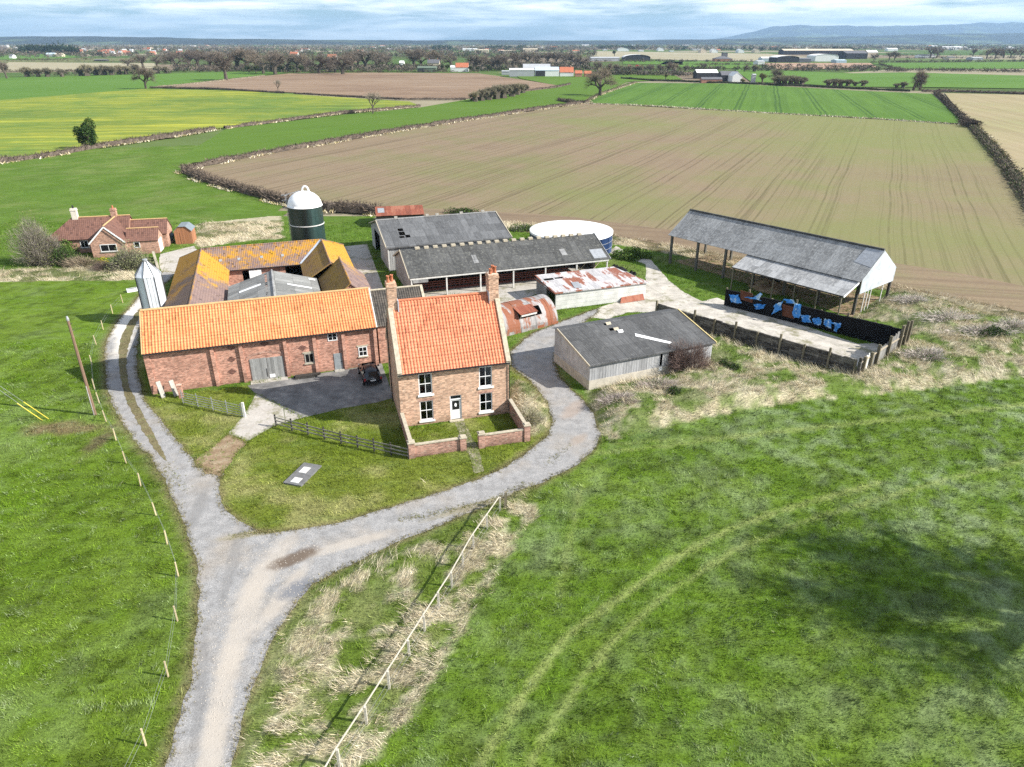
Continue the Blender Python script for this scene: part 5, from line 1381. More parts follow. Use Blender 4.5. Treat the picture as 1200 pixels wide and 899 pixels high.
def heap(name, label, cat, cx, cy, rx, ry, h, m, seed, rz=0., rough=.5):
    n = 15; V = []; F = []
    for i in range(n):
        for j in range(n):
            u, v = i / (n - 1) * 2 - 1, j / (n - 1) * 2 - 1
            d = max(0, 1 - (u * u + v * v) ** 1.1)
            k = 1 + rough * 2 * (float(vnoise(u * 3 + seed, v * 3, 1., seed)) - .5)
            V.append((u * rx, v * ry, h * d * k - .02))
    for i in range(n - 1):
        for j in range(n - 1): F.append((i * n + j, (i + 1) * n + j, (i + 1) * n + j + 1, i * n + j + 1))
    q = MB(); q.add(V, F); o = q.build(name, m); o.location = (cx, cy, 0); o.rotation_euler.z = rz; tag(o, label, cat); return o
g = G(722, 318); heap('tarpaulin_heap', 'crumpled black sheeting heap on concrete beside the white store', 'heap', g.x, g.y, 1.9, .8, .75, 'black_plastic', 2, .3, .9)
g = G(741, 322); heap('tarpaulin_heap', 'small black sheeting bundle on concrete right of the larger heap', 'heap', g.x, g.y, .7, .45, .5, 'black_plastic', 5, .2, .9)
g = G(912, 347); heap('straw_heap', 'dark manure heap beneath the lean-to roof of open barn', 'heap', g.x, g.y + 3, 3.2, 2.2, 1.0, 'dirt', 3, -.8, .8)

def silo():
    t = thing('silo', 'dark green cylindrical silo with white domed top', 'silo', (-31.7, 109.8, 0), 0)
    r, h = 2.55, 8.35
    w = MB(); w.lathe([(r, -.1), (r, h)], 48); w.build('wall', 'green_silo', t, True)
    for z in (1.2, 2.45, 3.7, 7.0):
        q = MB(); q.lathe([(r, z), (r + .03, z), (r + .03, z + .05), (r, z + .05)], 48); q.build('hoop', 'green_silo', t)
    q = MB(); q.lathe([(r, 5.55), (r + .06, 5.55), (r + .06, 5.68), (r, 5.68)], 48); q.build('hoop', 'pale_post', t)
    k = MB(); k.lathe([(r + .08, h - .05), (r + .08, h + .05)] + [(r * math.cos(a), h + 2.15 * math.sin(a)) for a in [math.pi / 2 * i / 10 for i in range(10)]] + [(.15, h + 2.15), (0, h + 2.16)], 48); k.build('dome', 'white_dome', t, True)
    q = MB()
    for i in range(8):
        a0, a1 = math.pi * i / 8, math.pi * (i + 1) / 8
        q.tube((.35 - .5 * math.cos(a0), 0, h + 2.1 + .75 * math.sin(a0)), (.35 - .5 * math.cos(a1), 0, h + 2.1 + .75 * math.sin(a1)), .15, n=8)
    q.build('filler_pipe', 'white_paint', t)
    q = MB()
    for d in (-.22, .22): q.tube((-r - .22, d, 0), (-r - .22, d, h + 1.6), .03, n=5)
    for i in range(28): q.tube((-r - .22, -.22, .3 + i * .33), (-r - .22, .22, .3 + i * .33), .018, n=4)
    q.tube((-r - .22, -.22, h + 1.55), (-.5, -.1, h + 2.2), .03, n=4); q.tube((-r - .22, .22, h + 1.55), (-.5, .2, h + 2.2), .03, n=4)
    for i in range(6): q.tube((-r - .22 + i * .4, -.2, h + 1.55 + i * .12), (-r - .22 + i * .4, .2, h + 1.55 + i * .12), .02, n=4)
    for z in (h - 1.5, h - .4, h + .7, h + 1.5): q.lathe([(.42, z), (.45, z), (.45, z + .05), (.42, z + .05)], 10, (-r - .4, 0))
    q.build('ladder', 'galv', t)
silo()

def feed_bin():
    c = BL(-1.5, 21.0)
    t = thing('feed_bin', 'tall pale grey steel feed bin with pointed roof beside the track', 'feed bin', c, TH_B + R(8))
    n, r = 8, 1.5; off_ = math.pi / 8
    ring = lambda rr, z: [(rr * math.cos(off_ + 2 * math.pi * i / n), rr * math.sin(off_ + 2 * math.pi * i / n), z) for i in range(n)]
    def band(a, b, m, name):
        q = MB(); k = a + b; q.add(k, [(i, (i + 1) % n, n + (i + 1) % n, n + i) for i in range(n)]); return q.build(name, m, t)
    band(ring(r, 2.2), ring(r, 6.1), 'steel_bin', 'body'); band(ring(r + .06, 6.07), ring(.25, 7.75), 'steel_bin', 'roof'); band(ring(.3, .8), ring(r, 2.2), 'steel_bin', 'hopper')
    q = MB(); q.lathe([(.28, 7.7), (.28, 7.95), (0, 8.0)], 10); q.build('cap', 'galv', t)
    q = MB()
    for i, (x, y, _) in enumerate(ring(r + .03, 0)):
        q.bar((x, y, 2.2), (x, y, 6.1), .09, .09)
        x2, y2, _ = ring(.28, 0)[i]; q.bar((x, y, 6.12), (x2, y2, 7.8), .07, .07)
    q.build('rib', 'dark_steel', t)
    for i in (0, 2, 4, 6):
        x, y, _ = ring(r + .02, 0)[i]; q = MB(); q.tube((x, y, -.1), (x, y, 2.4), .07); q.build('leg', 'galv', t)
    q = MB(); a = off_ + 2 * math.pi * 5.5 / n
    for s in (-.2, .2):
        ox, oy = -math.sin(a) * s, math.cos(a) * s; q.tube((1.72 * math.cos(a) + ox, 1.72 * math.sin(a) + oy, .2), (1.72 * math.cos(a) + ox, 1.72 * math.sin(a) + oy, 6.4), .03, n=4)
    q.build('ladder', 'galv', t)
feed_bin()

# ================================================================== BUNGALOW
def bungalow():
    t = thing('bungalow', 'brick bungalow with brown hipped tile roof and two chimneys', 'house', (-66.2, 110.0, 0), R(13))
    block(t, -7.3, 4.6, 3.6, 10.2, 2.45, 5.0, 'x', (3.3, 0), 'bungalow_brick', 'brown_tile', .35, ridge='ridge_tile')
    block(t, 0, 5.0, 0, 7.0, 2.4, 4.9, 'y', (0, 0), 'bungalow_brick', 'brown_tile', .3, ridge='ridge_tile')
    block(t, 5.0, 9.6, .9, 4.6, 2.2, 3.7, 'x', (0, 0), 'bungalow_brick', 'brown_tile', .2, ridge='ridge_tile')
    block(t, 4.7, 10.2, 4.9, 9.3, 2.3, 4.15, 'x', (0, 0), 'bungalow_brick', 'brown_tile', .2, ridge='ridge_tile')
    for x, y, z, m in ((-3.4, 6.9, 6.6, 'bungalow_brick'), (2.4, 7.0, 6.3, 'bungalow_brick')):
        q = MB(); q.box(x - .42, x + .42, y - .38, y + .38, 4.2, z - .35); q.box(x - .48, x + .48, y - .44, y + .44, z - .35, z - .2); q.box(x - .42, x + .42, y - .38, y + .38, z - .2, z); c = q.build('chimney', 'cream_render' if x < 0 else m, t)
        q = MB(); q.tube((x, y, z), (x, y, z + .45), .14, .12, 8); q.build('chimney_pot', 'black_metal' if x < 0 else 'terracotta', c)
    q = MB(); q.bar((-.15, -.28, 2.28), (2.5, -.28, 4.85), .05, .2); q.bar((5.15, -.28, 2.28), (2.5, -.28, 4.85), .05, .2); q.build('bargeboard', 'white_paint', t)
    flat_window(t, 1.3, 3.7, .95, 2.1, 0, 2, 1, fw=.09, sill='concrete_post')
    flat_window(t, 6.0, 6.9, 1.1, 2.05, .9, 1, 1, fw=.1)
    flat_window(t, -6.6, -5.1, .9, 2.05, 3.6, 2, 1, fw=.08, sill='concrete_post'); flat_window(t, -2.6, -1.4, .9, 2.05, 3.6, 2, 1, fw=.08, sill='concrete_post')
    q = MB(); q.box(9.62, 9.66, 1.3, 3.4, .1, 2.1); q.build('door', 'white_paint', t)
bungalow()
def garden_shed():
    t = thing('garden_shed', 'small wooden garden shed with rounded grey felt roof', 'shed', G(206.5, 286.5), R(12))
    W, D, E, Z = 2.75, 3.2, 2.2, 2.9
    q = MB()
    for x, rv in ((0, 0), (W, 1)):
        q.quad((x, D, 0), (x, 0, 0), (x, 0, E), (x, D, E)) if not rv else q.quad((x, 0, 0), (x, D, 0), (x, D, E), (x, 0, E))
    q.poly([(0, 0, 0), (W, 0, 0), (W, 0, E), (W * .72, 0, Z), (W * .28, 0, Z), (0, 0, E)]); q.poly([(W, D, 0), (0, D, 0), (0, D, E), (W * .28, D, Z), (W * .72, D, Z), (W, D, E)])
    q.build('wall', 'shed_wood', t)
    q = MB()
    for a, b in (((-.12, E - .1), (W * .28, Z + .03)), ((W * .28, Z + .03), (W * .72, Z + .03)), ((W * .72, Z + .03), (W + .12, E - .1))):
        q.slab((a[0], -.15, a[1] + .06), (b[0], -.15, b[1] + .06), (b[0], D + .15, b[1] + .06), (a[0], D + .15, a[1] + .06), .05)
    q.build('roof', 'grey_felt', t)
    q = MB(); q.box(.9, 1.85, -.04, -.003, .05, 1.95); q.build('door', 'shed_wood', t)
garden_shed()
def oil_tank():
    g = G(195.5, 287); t = thing('oil_tank', 'dark green garden oil tank between bungalow and wooden shed', 'tank', (g.x, g.y + .8, 0), R(12))
    q = MB(); n = 14
    for a, b in zip(range(n), range(1, n + 1)):
        p = lambda i, y: (.75 * math.cos(2 * math.pi * i / n), y, .95 + .65 * math.sin(2 * math.pi * i / n)); q.quad(p(a, 0), p(b, 0), p(b, 1.9), p(a, 1.9))
    for y, rv in ((0, 0), (1.9, 1)): q.poly([p(i, y) for i in (range(n) if rv else range(n - 1, -1, -1))])
    q.build('drum', 'oil_tank', t)
    q = MB(); q.box(-.55, .55, .2, .5, 0, .35); q.box(-.55, .55, 1.4, 1.7, 0, .35); q.build('pier', 'block_wall', t)
oil_tank()
def boundary_wall():
    a, b = G(187, 322), G(181, 302); t = thing('boundary_wall', 'low stone wall along the edge of the bungalow drive', 'wall', a, math.atan2(b.y - a.y, b.x - a.x))
    q = MB(); q.box(0, (b - a).length, -.14, .14, -.1, .95); q.build('wall', 'cream_render', t)
    q = MB(); q.box(-.03, (b - a).length + .03, -.18, .18, .95, 1.02); q.build('coping', 'stone_coping', t)
boundary_wall()
# ================================================================== FENCES, POLES, CAR, SMALL THINGS
def rail_fence(name, label, pts, h, spacing, rails, rail_m, post_m, pw=.11, rw=.05, rh=.11, mesh=False, extra=.08, rail_side=-1):
    a0 = Vector((*pts[0][:2], 0)); t = thing(name, label, 'fence', a0)
    P = [Vector((*p[:2], 0)) - a0 for p in pts]
    seg = [(p, q) for p, q in zip(P[:-1], P[1:])]
    first = True
    for p, q in seg:
        L = (q - p).length; n = max(1, round(L / spacing)); d = (q - p).normalized(); nn = Vector((-d.y, d.x, 0)) * (pw / 2 + rw / 2) * rail_side
        for i in range(0 if first else 1, n + 1):
            c = p.lerp(q, i / n); k = MB(); l = Vector((random.uniform(-.03, .03), random.uniform(-.03, .03), 0))
            k.bar(c - Vector((0, 0, .2)), c + l + Vector((0, 0, h + extra + random.uniform(-.04, .04))), pw, pw); k.build('post', post_m, t)
        for z in rails:
            for i in range(n):
                k = MB(); s = Vector((0, 0, z + random.uniform(-.02, .02))); e = Vector((0, 0, z + random.uniform(-.02, .02)))
                k.bar(p.lerp(q, i / n) + nn + s, p.lerp(q, (i + 1) / n - .002) + nn + e, rw, rh); k.build('rail', rail_m, t)
        if mesh:
            k = MB()
            for z in (.3, .75): k.bar(p - nn + Vector((0, 0, z)), q - nn + Vector((0, 0, z)), .008, .008)
            k.build('wire', 'wire', t)
        first = False
    return t
wood('pale_rail', (.47, .435, .36), .3, 0, .5)
rail_fence('paddock_fence', 'pale timber post and rail fence along the straw strewn verge', [G(586, 600), G(555, 645), G(530, 690), G(480, 770), G(430, 850), G(398, 900), G(376, 940)], 1.3, 2.15, (1.26,), 'pale_rail', 'pale_rail', .12, .045, .085, True, 0)
g = G(588, 598)
k = MB(); k.bar((0, 0, -.2), (.05, .02, 1.45), .2, .2); o = k.build('fence_post', 'post_wood'); o.location = (g.x + .25, g.y + .2, 0); tag(o, 'thick dark strainer post at the drive end of the paddock fence', 'post')
rail_fence('lawn_fence', 'dark three rail fence across the lawn ending at the garden wall', [G(324, 500), G(400, 520), G(479, 538)], 1.12, 1.75, (.35, .68, 1.0), 'grey_wood', 'old_fence_dark', .12, .04, .10)
t = rail_fence('hurdle_fence', 'grey metal gate hurdle in front of the orange roofed barn', [G(215, 473), G(250, 481), G(284, 489)], 1.3, 1.75, (.2, .45, .7, .95, 1.2), 'galv', 'galv', .06, .035, .05)
g = G(287, 489); k = MB(); k.bar((0, 0, -.2), (0, 0, 1.5), .2, .2); o = k.build('gate_post', 'pale_post'); o.location = g; tag(o, 'pale square gate post at the yard end of the metal hurdle', 'post')
for (px, py), lab, hgt, m in (((192, 466), 'pale slab propped upright by barn corner, left one', 1.55, 'concrete_post'), ((207, 464), 'pale slab propped upright by barn corner, right one', 1.5, 'concrete_post')):
    g = G(px, py); k = MB(); k.bar((0, 0, -.05), (-.12, .55, hgt), .42, .12); o = k.build('stone_slab', m); o.location = g; o.rotation_euler.z = TH_B + R(20); tag(o, lab, 'slab')
g = G(213, 466); k = MB(); k.box(-.2, .2, -.2, .2, -.1, 1.3); k.box(-.24, .24, -.24, .24, 1.3, 1.4); o = k.build('brick_pillar', 'barn_brick'); o.location = g; o.rotation_euler.z = TH_B; tag(o, 'short brick pillar beside the pale slabs at barn corner', 'pillar')
# electric fence down the left of the drive
def electric_fence():
    P = [(150, 921), (171, 874), (197, 793), (208, 728), (209, 676), (196, 638), (183, 604), (165, 570), (148, 543), (136, 516), (124.5, 494), (116.5, 472.5), (111, 456.5), (108, 428), (113, 404), (121, 386.5), (132, 367.5), (144, 355)]
    a0 = G(*P[0]); t = thing('electric_fence', 'thin wire fence on yellow stakes beside the gravel drive', 'fence', a0)
    tops = []
    for p in P:
        g = G(*p) - a0; l = Vector((random.uniform(-.06, .06), random.uniform(-.08, .08), 1.15)); k = MB(); k.tube(g - Vector((0, 0, .2)), g + l, .055, .05, 6); k.build('stake', 'new_post', t); tops.append(g + l)
    for z in (-.08, -.45):
        k = MB()
        for a, b in zip(tops[:-1], tops[1:]): k.bar(a + Vector((.06, 0, z)), b + Vector((.06, 0, z)), .008, .008)
        k.build('wire', 'wire', t)
electric_fence()
def utility_pole(g, label, ins=True):
    t = thing('utility_pole', label, 'pole', g)
    k = MB(); k.tube((0, 0, -.3), (0, 0, 9.35), .155, .11, 10); k.build('pole', 'pole_wood', t)
    k = MB(); k.lathe([(0, 9.62), (.07, 9.62), (.12, 9.36), (.115, 9.2)], 10); k.build('cap', 'galv', t)
    for z, a in ((8.9, 0), (8.2, 1.), (7.4, 2.), (2.6, 0.4)):
        k = MB(); k.tube((.1 * math.cos(a), .1 * math.sin(a), z), (.28 * math.cos(a), .28 * math.sin(a), z + .05), .03, n=5); k.build('bracket', 'dark_steel', t)
    k = MB(); k.box(-.03, .03, -.16, -.13, .0, 3.0); k.build('cable_guard', 'pale_post', t)
utility_pole(G(111.5, 486), 'tall brown wooden utility pole standing in the left pasture')
def stays():
    t = thing('guy_wires', 'pair of guy wires with yellow sleeves anchored in left pasture', 'guy wires', G(57, 491))
    for d in (0, .4):
        e = Vector((-11.6, 2.0, 8.9)); s = Vector((-d, -.28 * (d > 0), 0)); u = e.normalized()
        k = MB(); k.tube(s, e + s * .2, .014, n=4); k.build('wire', 'wire', t)
        k = MB(); k.tube(s, s + u * 2.6, .04, n=6); k.build('sleeve', 'yellow_sleeve', t)
stays()
def car():
    t = thing('parked_car', 'black estate car parked in the shaded yard beside the farmhouse', 'car', (-13.75, 63.55, 0), R(16 + 4))
    W, L = 1.86, 4.5
    # cross sections along y: (y, half width, sill z, waist z, roof half width, roof z)
    secs = [(0, .80, .42, .82, .0, .84), (.12, .90, .30, .98, .0, 1.0), (.38, .93, .24, 1.06, .66, 1.60), (1.3, .93, .24, 1.04, .68, 1.74), (2.4, .93, .24, 1.02, .68, 1.72), (3.1, .93, .24, .97, .56, 1.12), (3.9, .92, .26, .90, .5, .97), (4.4, .85, .34, .74, .4, .80), (4.5, .78, .40, .62, .3, .66)]
    V = []; F = []; n = 8
    for y, hw, s, w, rw, rz in secs:
        rw = max(rw, .5)
        V += [(-hw * .9, y, s), (-hw, y, (s + w) / 2), (-hw * .97, y, w), (-rw, y, rz), (rw, y, rz), (hw * .97, y, w), (hw, y, (s + w) / 2), (hw * .9, y, s)]
    for j in range(len(secs) - 1):
        for i in range(n):
            a, b = j * n + i, j * n + (i + 1) % n; F.append((a, b, b + n, a + n))
    F += [tuple(range(n - 1, -1, -1)), tuple(range((len(secs) - 1) * n, len(secs) * n))]
    k = MB(); k.add(V, F); b = k.build('body', 'car_paint', t, True); b.modifiers.new('b', 'SUBSURF').levels = 1; b.modifiers['b'].render_levels = 1
    q = lambda y, z, f: None
    k = MB(); k.quad((-.66, .11, 1.08), (.66, .11, 1.08), (.56, .32, 1.52), (-.56, .32, 1.52)); k.build('rear_window', 'car_glass', t)
    k = MB(); k.quad((.60, 2.52, 1.60), (-.60, 2.52, 1.60), (-.72, 3.08, 1.08), (.72, 3.08, 1.08)); k.build('windscreen', 'car_glass', t)
    for s in (-1, 1):
        k = MB(); P = [(s * .90, .7, 1.04), (s * .905, 2.8, 1.04), (s * .72, 2.35, 1.62), (s * .72, .6, 1.62)]; k.poly(P if s > 0 else P[::-1]); k.build('side_window', 'car_glass', t)
        k = MB(); k.box(min(s * .93, s * 1.10), max(s * .93, s * 1.10), 2.62, 2.74, 1.0, 1.15); k.build('mirror', 'car_paint', t)
        k = MB(); k.box(s * .80 - .1, s * .80 + .1, .0, .06, .72, .98); k.build('tail_light', 'lamp_red', t)
        k = MB(); k.box(s * .66 - .14, s * .66 + .14, 4.34, 4.44, .62, .74); k.build('headlight', 'galv', t)
        for y in (.85, 3.6):
            k = MB(); k.tube((s * .74, y, .33), (s * .95, y, .33), .34, n=18); w = k.build('wheel', 'tyre', t)
            k = MB(); k.tube((s * .951, y, .33), (s * .965, y, .33), .21, n=12); k.build('rim', 'galv', w)
    k = MB(); k.box(-.27, .27, -.03, -.012, .66, .79); k.build('number_plate', 'plate_white', t)
    k = MB(); k.box(-.85, .85, -.04, .04, .34, .52); k.build('bumper', 'black_metal', t)
    k = MB(); k.tube((-.16, -.0, .93), (.16, -.0, .93), .03, n=6); k.build('badge_trim', 'galv', t)
car()
def timber_stack():
    t = thing('timber_stack', 'low dark stack of old timber against the barn wall', 'timber', BL(13.1, -.75), TH_B)
    for i in range(7):
        k = MB(); y = -.35 + (i % 4) * .17; z = .12 + .17 * (i // 4); k.bar((random.uniform(0, .3), y, z), (random.uniform(2.3, 2.9), y + random.uniform(-.05, .05), z + random.uniform(-.02, .05)), .15, .14); k.build('beam', 'old_fence_dark', t)
    for x in (.4, 2.0): k = MB(); k.box(x, x + .12, -.5, .3, 0, .05); k.build('bearer', 'grey_wood', t)
timber_stack()
def slab():
    c = [G(332, 567), G(353, 571), G(377, 547), G(356, 542.5)]; o = (c[0] + c[2]) / 2
    a = c[1] - c[0]; t = thing('concrete_slab', 'grey concrete slab with two white covers set in the lawn', 'slab', o, math.atan2((c[2] - c[1]).y, (c[2] - c[1]).x))
    L, W = (c[2] - c[1]).length, a.length
    k = MB(); k.box(-L / 2, L / 2, -W / 2, W / 2, -.05, .13); k.build('slab', 'slab_concrete', t)
    for x, y, sx, sy in ((-L * .32, -.05, .34, .34), (L * .16, .12, .42, .30)):
        k = MB(); k.box(x - sx, x + sx, y - sy, y + sy, .133, .17); k.build('cover', 'pale_post', t)
    k = MB(); k.box(.0 - L * .02, .012 - L * .02, -W / 2, W / 2, .128, .134); k.build('joint', 'dark_steel', t)
plain('slab_concrete', (.15, .15, .15), .92, .2, 0, .35, 3)
slab()
def trough():
    g = G(155, 341.5); t = thing('water_trough', 'white livestock trough on the grass beside the track', 'trough', g, R(35))
    k = MB(); a, b, h = .65, .3, .42
    k.box(-a, a, -b, -b + .06, 0, h); k.box(-a, a, b - .06, b, 0, h); k.box(-a, -a + .06, -b + .06, b - .06, 0, h); k.box(a - .06, a, -b + .06, b - .06, 0, h); k.box(-a + .06, a - .06, -b + .06, b - .06, 0, .1); k.build('basin', 'white_paint', t)
    k = MB(); k.box(-a + .06, a - .06, -b + .06, b - .06, .38, .40); k.build('water', 'car_glass', t)
trough()
# loose pale stones on the drive (nobody would count them)
def stones():
    V = []; F = []; n = 0
    for cx, cy, rx, ry, cnt in ((312, 668, 50, 50, 420), (285, 730, 36, 60, 340), (258, 820, 20, 90, 300), (400, 640, 90, 18, 260), (350, 700, 30, 30, 160), (560, 590, 60, 14, 80)):
        for _ in range(cnt):
            g = G(cx + random.gauss(0, rx * .5), cy + random.gauss(0, ry * .5))
            if not inpoly(np.array([g.x]), np.array([g.y]), DRIVE)[0]: continue
            s = random.uniform(.015, .05); b = len(V)
            for dx, dy, dz in ((-1, -.6, 0), (1, -.7, 0), (.2, 1, 0), (.1, .1, .9)): V.append((g.x + dx * s * random.uniform(.7, 1.3), g.y + dy * s * random.uniform(.7, 1.3), .012 + dz * s))
            F += [(b, b + 1, b + 3), (b + 1, b + 2, b + 3), (b + 2, b, b + 3)]
    npmesh('loose_stones', np.array(V), np.array(F), None, 'stone_pale', None, 'stuff')
plain('stone_pale', (.43, .39, .34), .9, .2, 0, .3, 30)
stones()

# ================================================================== VEGETATION
def tri_cloud(P, D, L, Wd, col):
    """thin triangles: base points P, direction D, length L, width Wd, colour per triangle"""
    n = len(P); D = D / np.linalg.norm(D, axis=1, keepdims=True)
    r = rng.normal(size=(n, 3)); s = np.cross(D, r); s /= np.linalg.norm(s, axis=1, keepdims=True) + 1e-9
    V = np.empty((n, 3, 3)); h = (s * (np.asarray(Wd) / 2)[:, None]); V[:, 0] = P - h; V[:, 1] = P + h; V[:, 2] = P + D * np.asarray(L)[:, None]
    return V.reshape(-1, 3), np.arange(3 * n).reshape(-1, 3), np.repeat(col, 3, 0)

def join(parts):
    V, F, C, k = [], [], [], 0
    for v, f, c in parts: V.append(v); F.append(f + k); C.append(c); k += len(v)
    return np.concatenate(V), np.concatenate(F), np.concatenate(C)

def colvar(n, cols, amt=.25):
    cols = np.array(cols); c = cols[rng.integers(0, len(cols), n)]
    return np.clip(c * (1 + rng.normal(0, amt, (n, 1))), .005, 1)

BARE = [(.16, .13, .10), (.12, .10, .08), (.21, .175, .14)]
BARE_GREY = [(.21, .185, .15), (.16, .14, .115), (.27, .24, .20)]
LEAF_DARK = [(.025, .05, .012), (.04, .075, .018), (.055, .09, .02)]
LEAF = [(.05, .10, .015), (.08, .135, .025), (.11, .16, .04)]

def bush(name, label, cat, x, y, rx, ry, h, n, cols, leaf=None, nleaf=0, tw=(.5, .025), ls=.1, clumps=14, rz=0., ball=False):
    cc = rng.normal(size=(clumps, 3)); cc /= np.linalg.norm(cc, axis=1, keepdims=True); cc *= rng.random((clumps, 1)) ** .4 * .75; cc[:, 2] = cc[:, 2] if ball else np.abs(cc[:, 2]) * .85
    cr = rng.uniform(.25, .5, clumps)
    def pts(m, shell=0.):
        i = rng.integers(0, clumps, m); d = rng.normal(size=(m, 3)); d /= np.linalg.norm(d, axis=1, keepdims=True)
        p = cc[i] + d * (cr[i] * (shell + (1 - shell) * rng.random(m) ** .5))[:, None]; p[:, 2] = .5 + .52 * p[:, 2] if ball else np.abs(p[:, 2]); return p
    parts = []; S = np.array([rx, ry, h])
    if n:
        p = pts(n); D = p * S + np.array([0, 0, h * .15]) + rng.normal(0, .35 * min(rx, h), (n, 3)); D[:, 2] = np.abs(D[:, 2]) + .05
        P = p * S * .8; L = rng.uniform(.5, 1.3, n) * tw[0]; parts.append(tri_cloud(P, D, L, rng.uniform(.6, 1.4, n) * tw[1], colvar(n, cols)))
        m = max(12, n // 60); a = rng.random(m) * 6.28; B = np.c_[np.cos(a) * rx * .2, np.sin(a) * ry * .2, np.zeros(m)]; E = pts(m) * S
        parts.append(tri_cloud(B, E - B, np.linalg.norm(E - B, axis=1), np.full(m, tw[1] * 2.5), colvar(m, cols)))
    if nleaf:
        p = pts(nleaf, .5) * S; D = rng.normal(size=(nleaf, 3)); parts.append(tri_cloud(p, D, rng.uniform(.6, 1.4, nleaf) * ls, rng.uniform(.6, 1.3, nleaf) * ls, colvar(nleaf, leaf)))
    V, F, C = join(parts); V[:, 2] = np.maximum(V[:, 2], -.02)
    o = npmesh(name, V, F, C, 'vegetation'); o.location = (x, y, float(region(np.array([x]), np.array([y]), BANKZ)[0]) - .03); o.rotation_euler.z = rz; tag(o, label, cat); return o

# bushes round the farm
def B(px, py, *a, **k):
    g = G(px, py); return bush(k.pop('name', 'bush'), k.pop('label'), k.pop('cat', 'bush'), g.x, g.y, *a, **k)
B(806, 440, 3.2, 2.3, 4.2, 5600, [(.15, .10, .085), (.11, .075, .065), (.21, .15, .125)], tw=(.75, .022), label='big bare brown thicket against the front of the grey shed', name='thicket')
B(48, 309, 4.6, 3.8, 8.6, 10500, BARE_GREY, [(.11, .12, .045), (.15, .15, .07)], 3400, tw=(.9, .035), ls=.14, label='large round bare bush left of the bungalow')
B(78, 308, 3.6, 2.2, 3.2, 1500, BARE, LEAF_DARK, 5500, tw=(.7, .035), ls=.17, label='dark evergreen shrub in front of the bungalow left end')
B(82, 299, 1.9, 1.3, 2.9, 300, BARE, LEAF, 4200, ls=.16, label='bright green climber covering the bungalow left windows', name='climber', cat='climber')
B(122, 311, 1.3, .9, 1.5, 200, BARE, [(.55, .40, .02), (.62, .48, .05), (.4, .33, .04)], 1500, ls=.11, label='yellow flowering shrub below the bungalow gable')
B(152, 315, 4.6, 2.4, 4.8, 5800, BARE_GREY, [(.20, .22, .10), (.25, .25, .13), (.13, .155, .065)], 6500, tw=(.8, .035), ls=.13, label='wide grey green bush below the bungalow right end')
B(100, 313, 5.0, 1.5, 1.9, 2600, [(.33, .27, .18), (.24, .19, .13), (.16, .12, .09)], tw=(.8, .04), label='straw coloured tangled hedge below the bungalow', name='tangled_hedge', cat='hedge')
B(124, 316, 3.4, 1.2, 1.6, 2000, [(.15, .11, .09), (.11, .085, .07)], tw=(.7, .03), label='dark bare thicket between straw hedge and wide bush', name='thicket')
B(738, 302, 3.4, 2.4, 1.9, 500, BARE, LEAF, 4200, ls=.2, label='green bramble patch beside the round tank', name='brambles', cat='brambles')
B(612, 270, 3.2, 1.6, 1.6, 1600, [(.33, .30, .27), (.24, .21, .19)], LEAF, 1400, ls=.18, label='pale scrub beside the grey cattle shed gable', name='scrub', cat='scrub')
B(542, 250, 4.0, 1.4, 1.5, 800, BARE, LEAF_DARK, 1600, ls=.2, label='dark low bush behind the cattle shed ridge')
for px, py, rx, ry, h, lab in ((1110, 384, 6.0, 2.2, 1.3, 'pale dead bramble bank nearest the clamp end boards'), (1150, 398, 7.0, 2.2, 1.2, 'pale dead bramble bank right of the clamp'), (1085, 428, 4.5, 1.6, 1.0, 'low pale bramble mound below the clamp end boards'), (1185, 392, 5.0, 2.4, 1.1, 'pale dead bramble bank at right edge of photo'), (1068, 363, 3.5, 1.8, 1.1, 'pale dead bramble clump between open barn and clamp')):
    B(px, py, rx, ry, h, 1700, [(.48, .43, .38), (.36, .31, .27), (.56, .50, .44)], LEAF, 350, tw=(.7, .03), ls=.12, label=lab, name='dead_brambles', cat='brambles')
B(1160, 402, 1.8, 1.2, 1.1, 200, BARE, LEAF_DARK, 1800, ls=.13, label='dark green bramble clump in the pale dead brambles right of clamp', name='brambles', cat='brambles')
B(722, 478, 3.2, 1.5, 1.0, 1900, [(.42, .37, .33), (.33, .28, .25), (.25, .2, .17)], LEAF, 160, tw=(.6, .022), label='pale twiggy scrub below the grey shed front wall', name='scrub', cat='scrub')
B(770, 462, 3.0, 1.3, .9, 1700, [(.44, .38, .33), (.35, .29, .25)], LEAF, 140, tw=(.6, .022), label='pale twiggy scrub below the bare brown thicket', name='scrub', cat='scrub')
for px, py, s, lab in ((846, 437, .75, 'small dark green tussock on bank, left of a pair'), (857, 441, .8, 'small brown green tussock on bank, right of a pair'), (790, 469, .7, 'small dark tussock among pale scrub')):
    B(px, py, s, s, .75, 100, BARE, LEAF_DARK, 900, ls=.1, label=lab, name='tussock', cat='tussock')
for px, py, rx, lab in ((524, 543, .0, ''),): pass
B(618, 496, 1.6, 2.6, .8, 1500, [(.46, .42, .33), (.34, .31, .2), (.24, .25, .12)], tw=(.7, .03), label='pale long grass bank outside the garden wall right side', name='grass_bank', cat='grass bank', rz=.4)

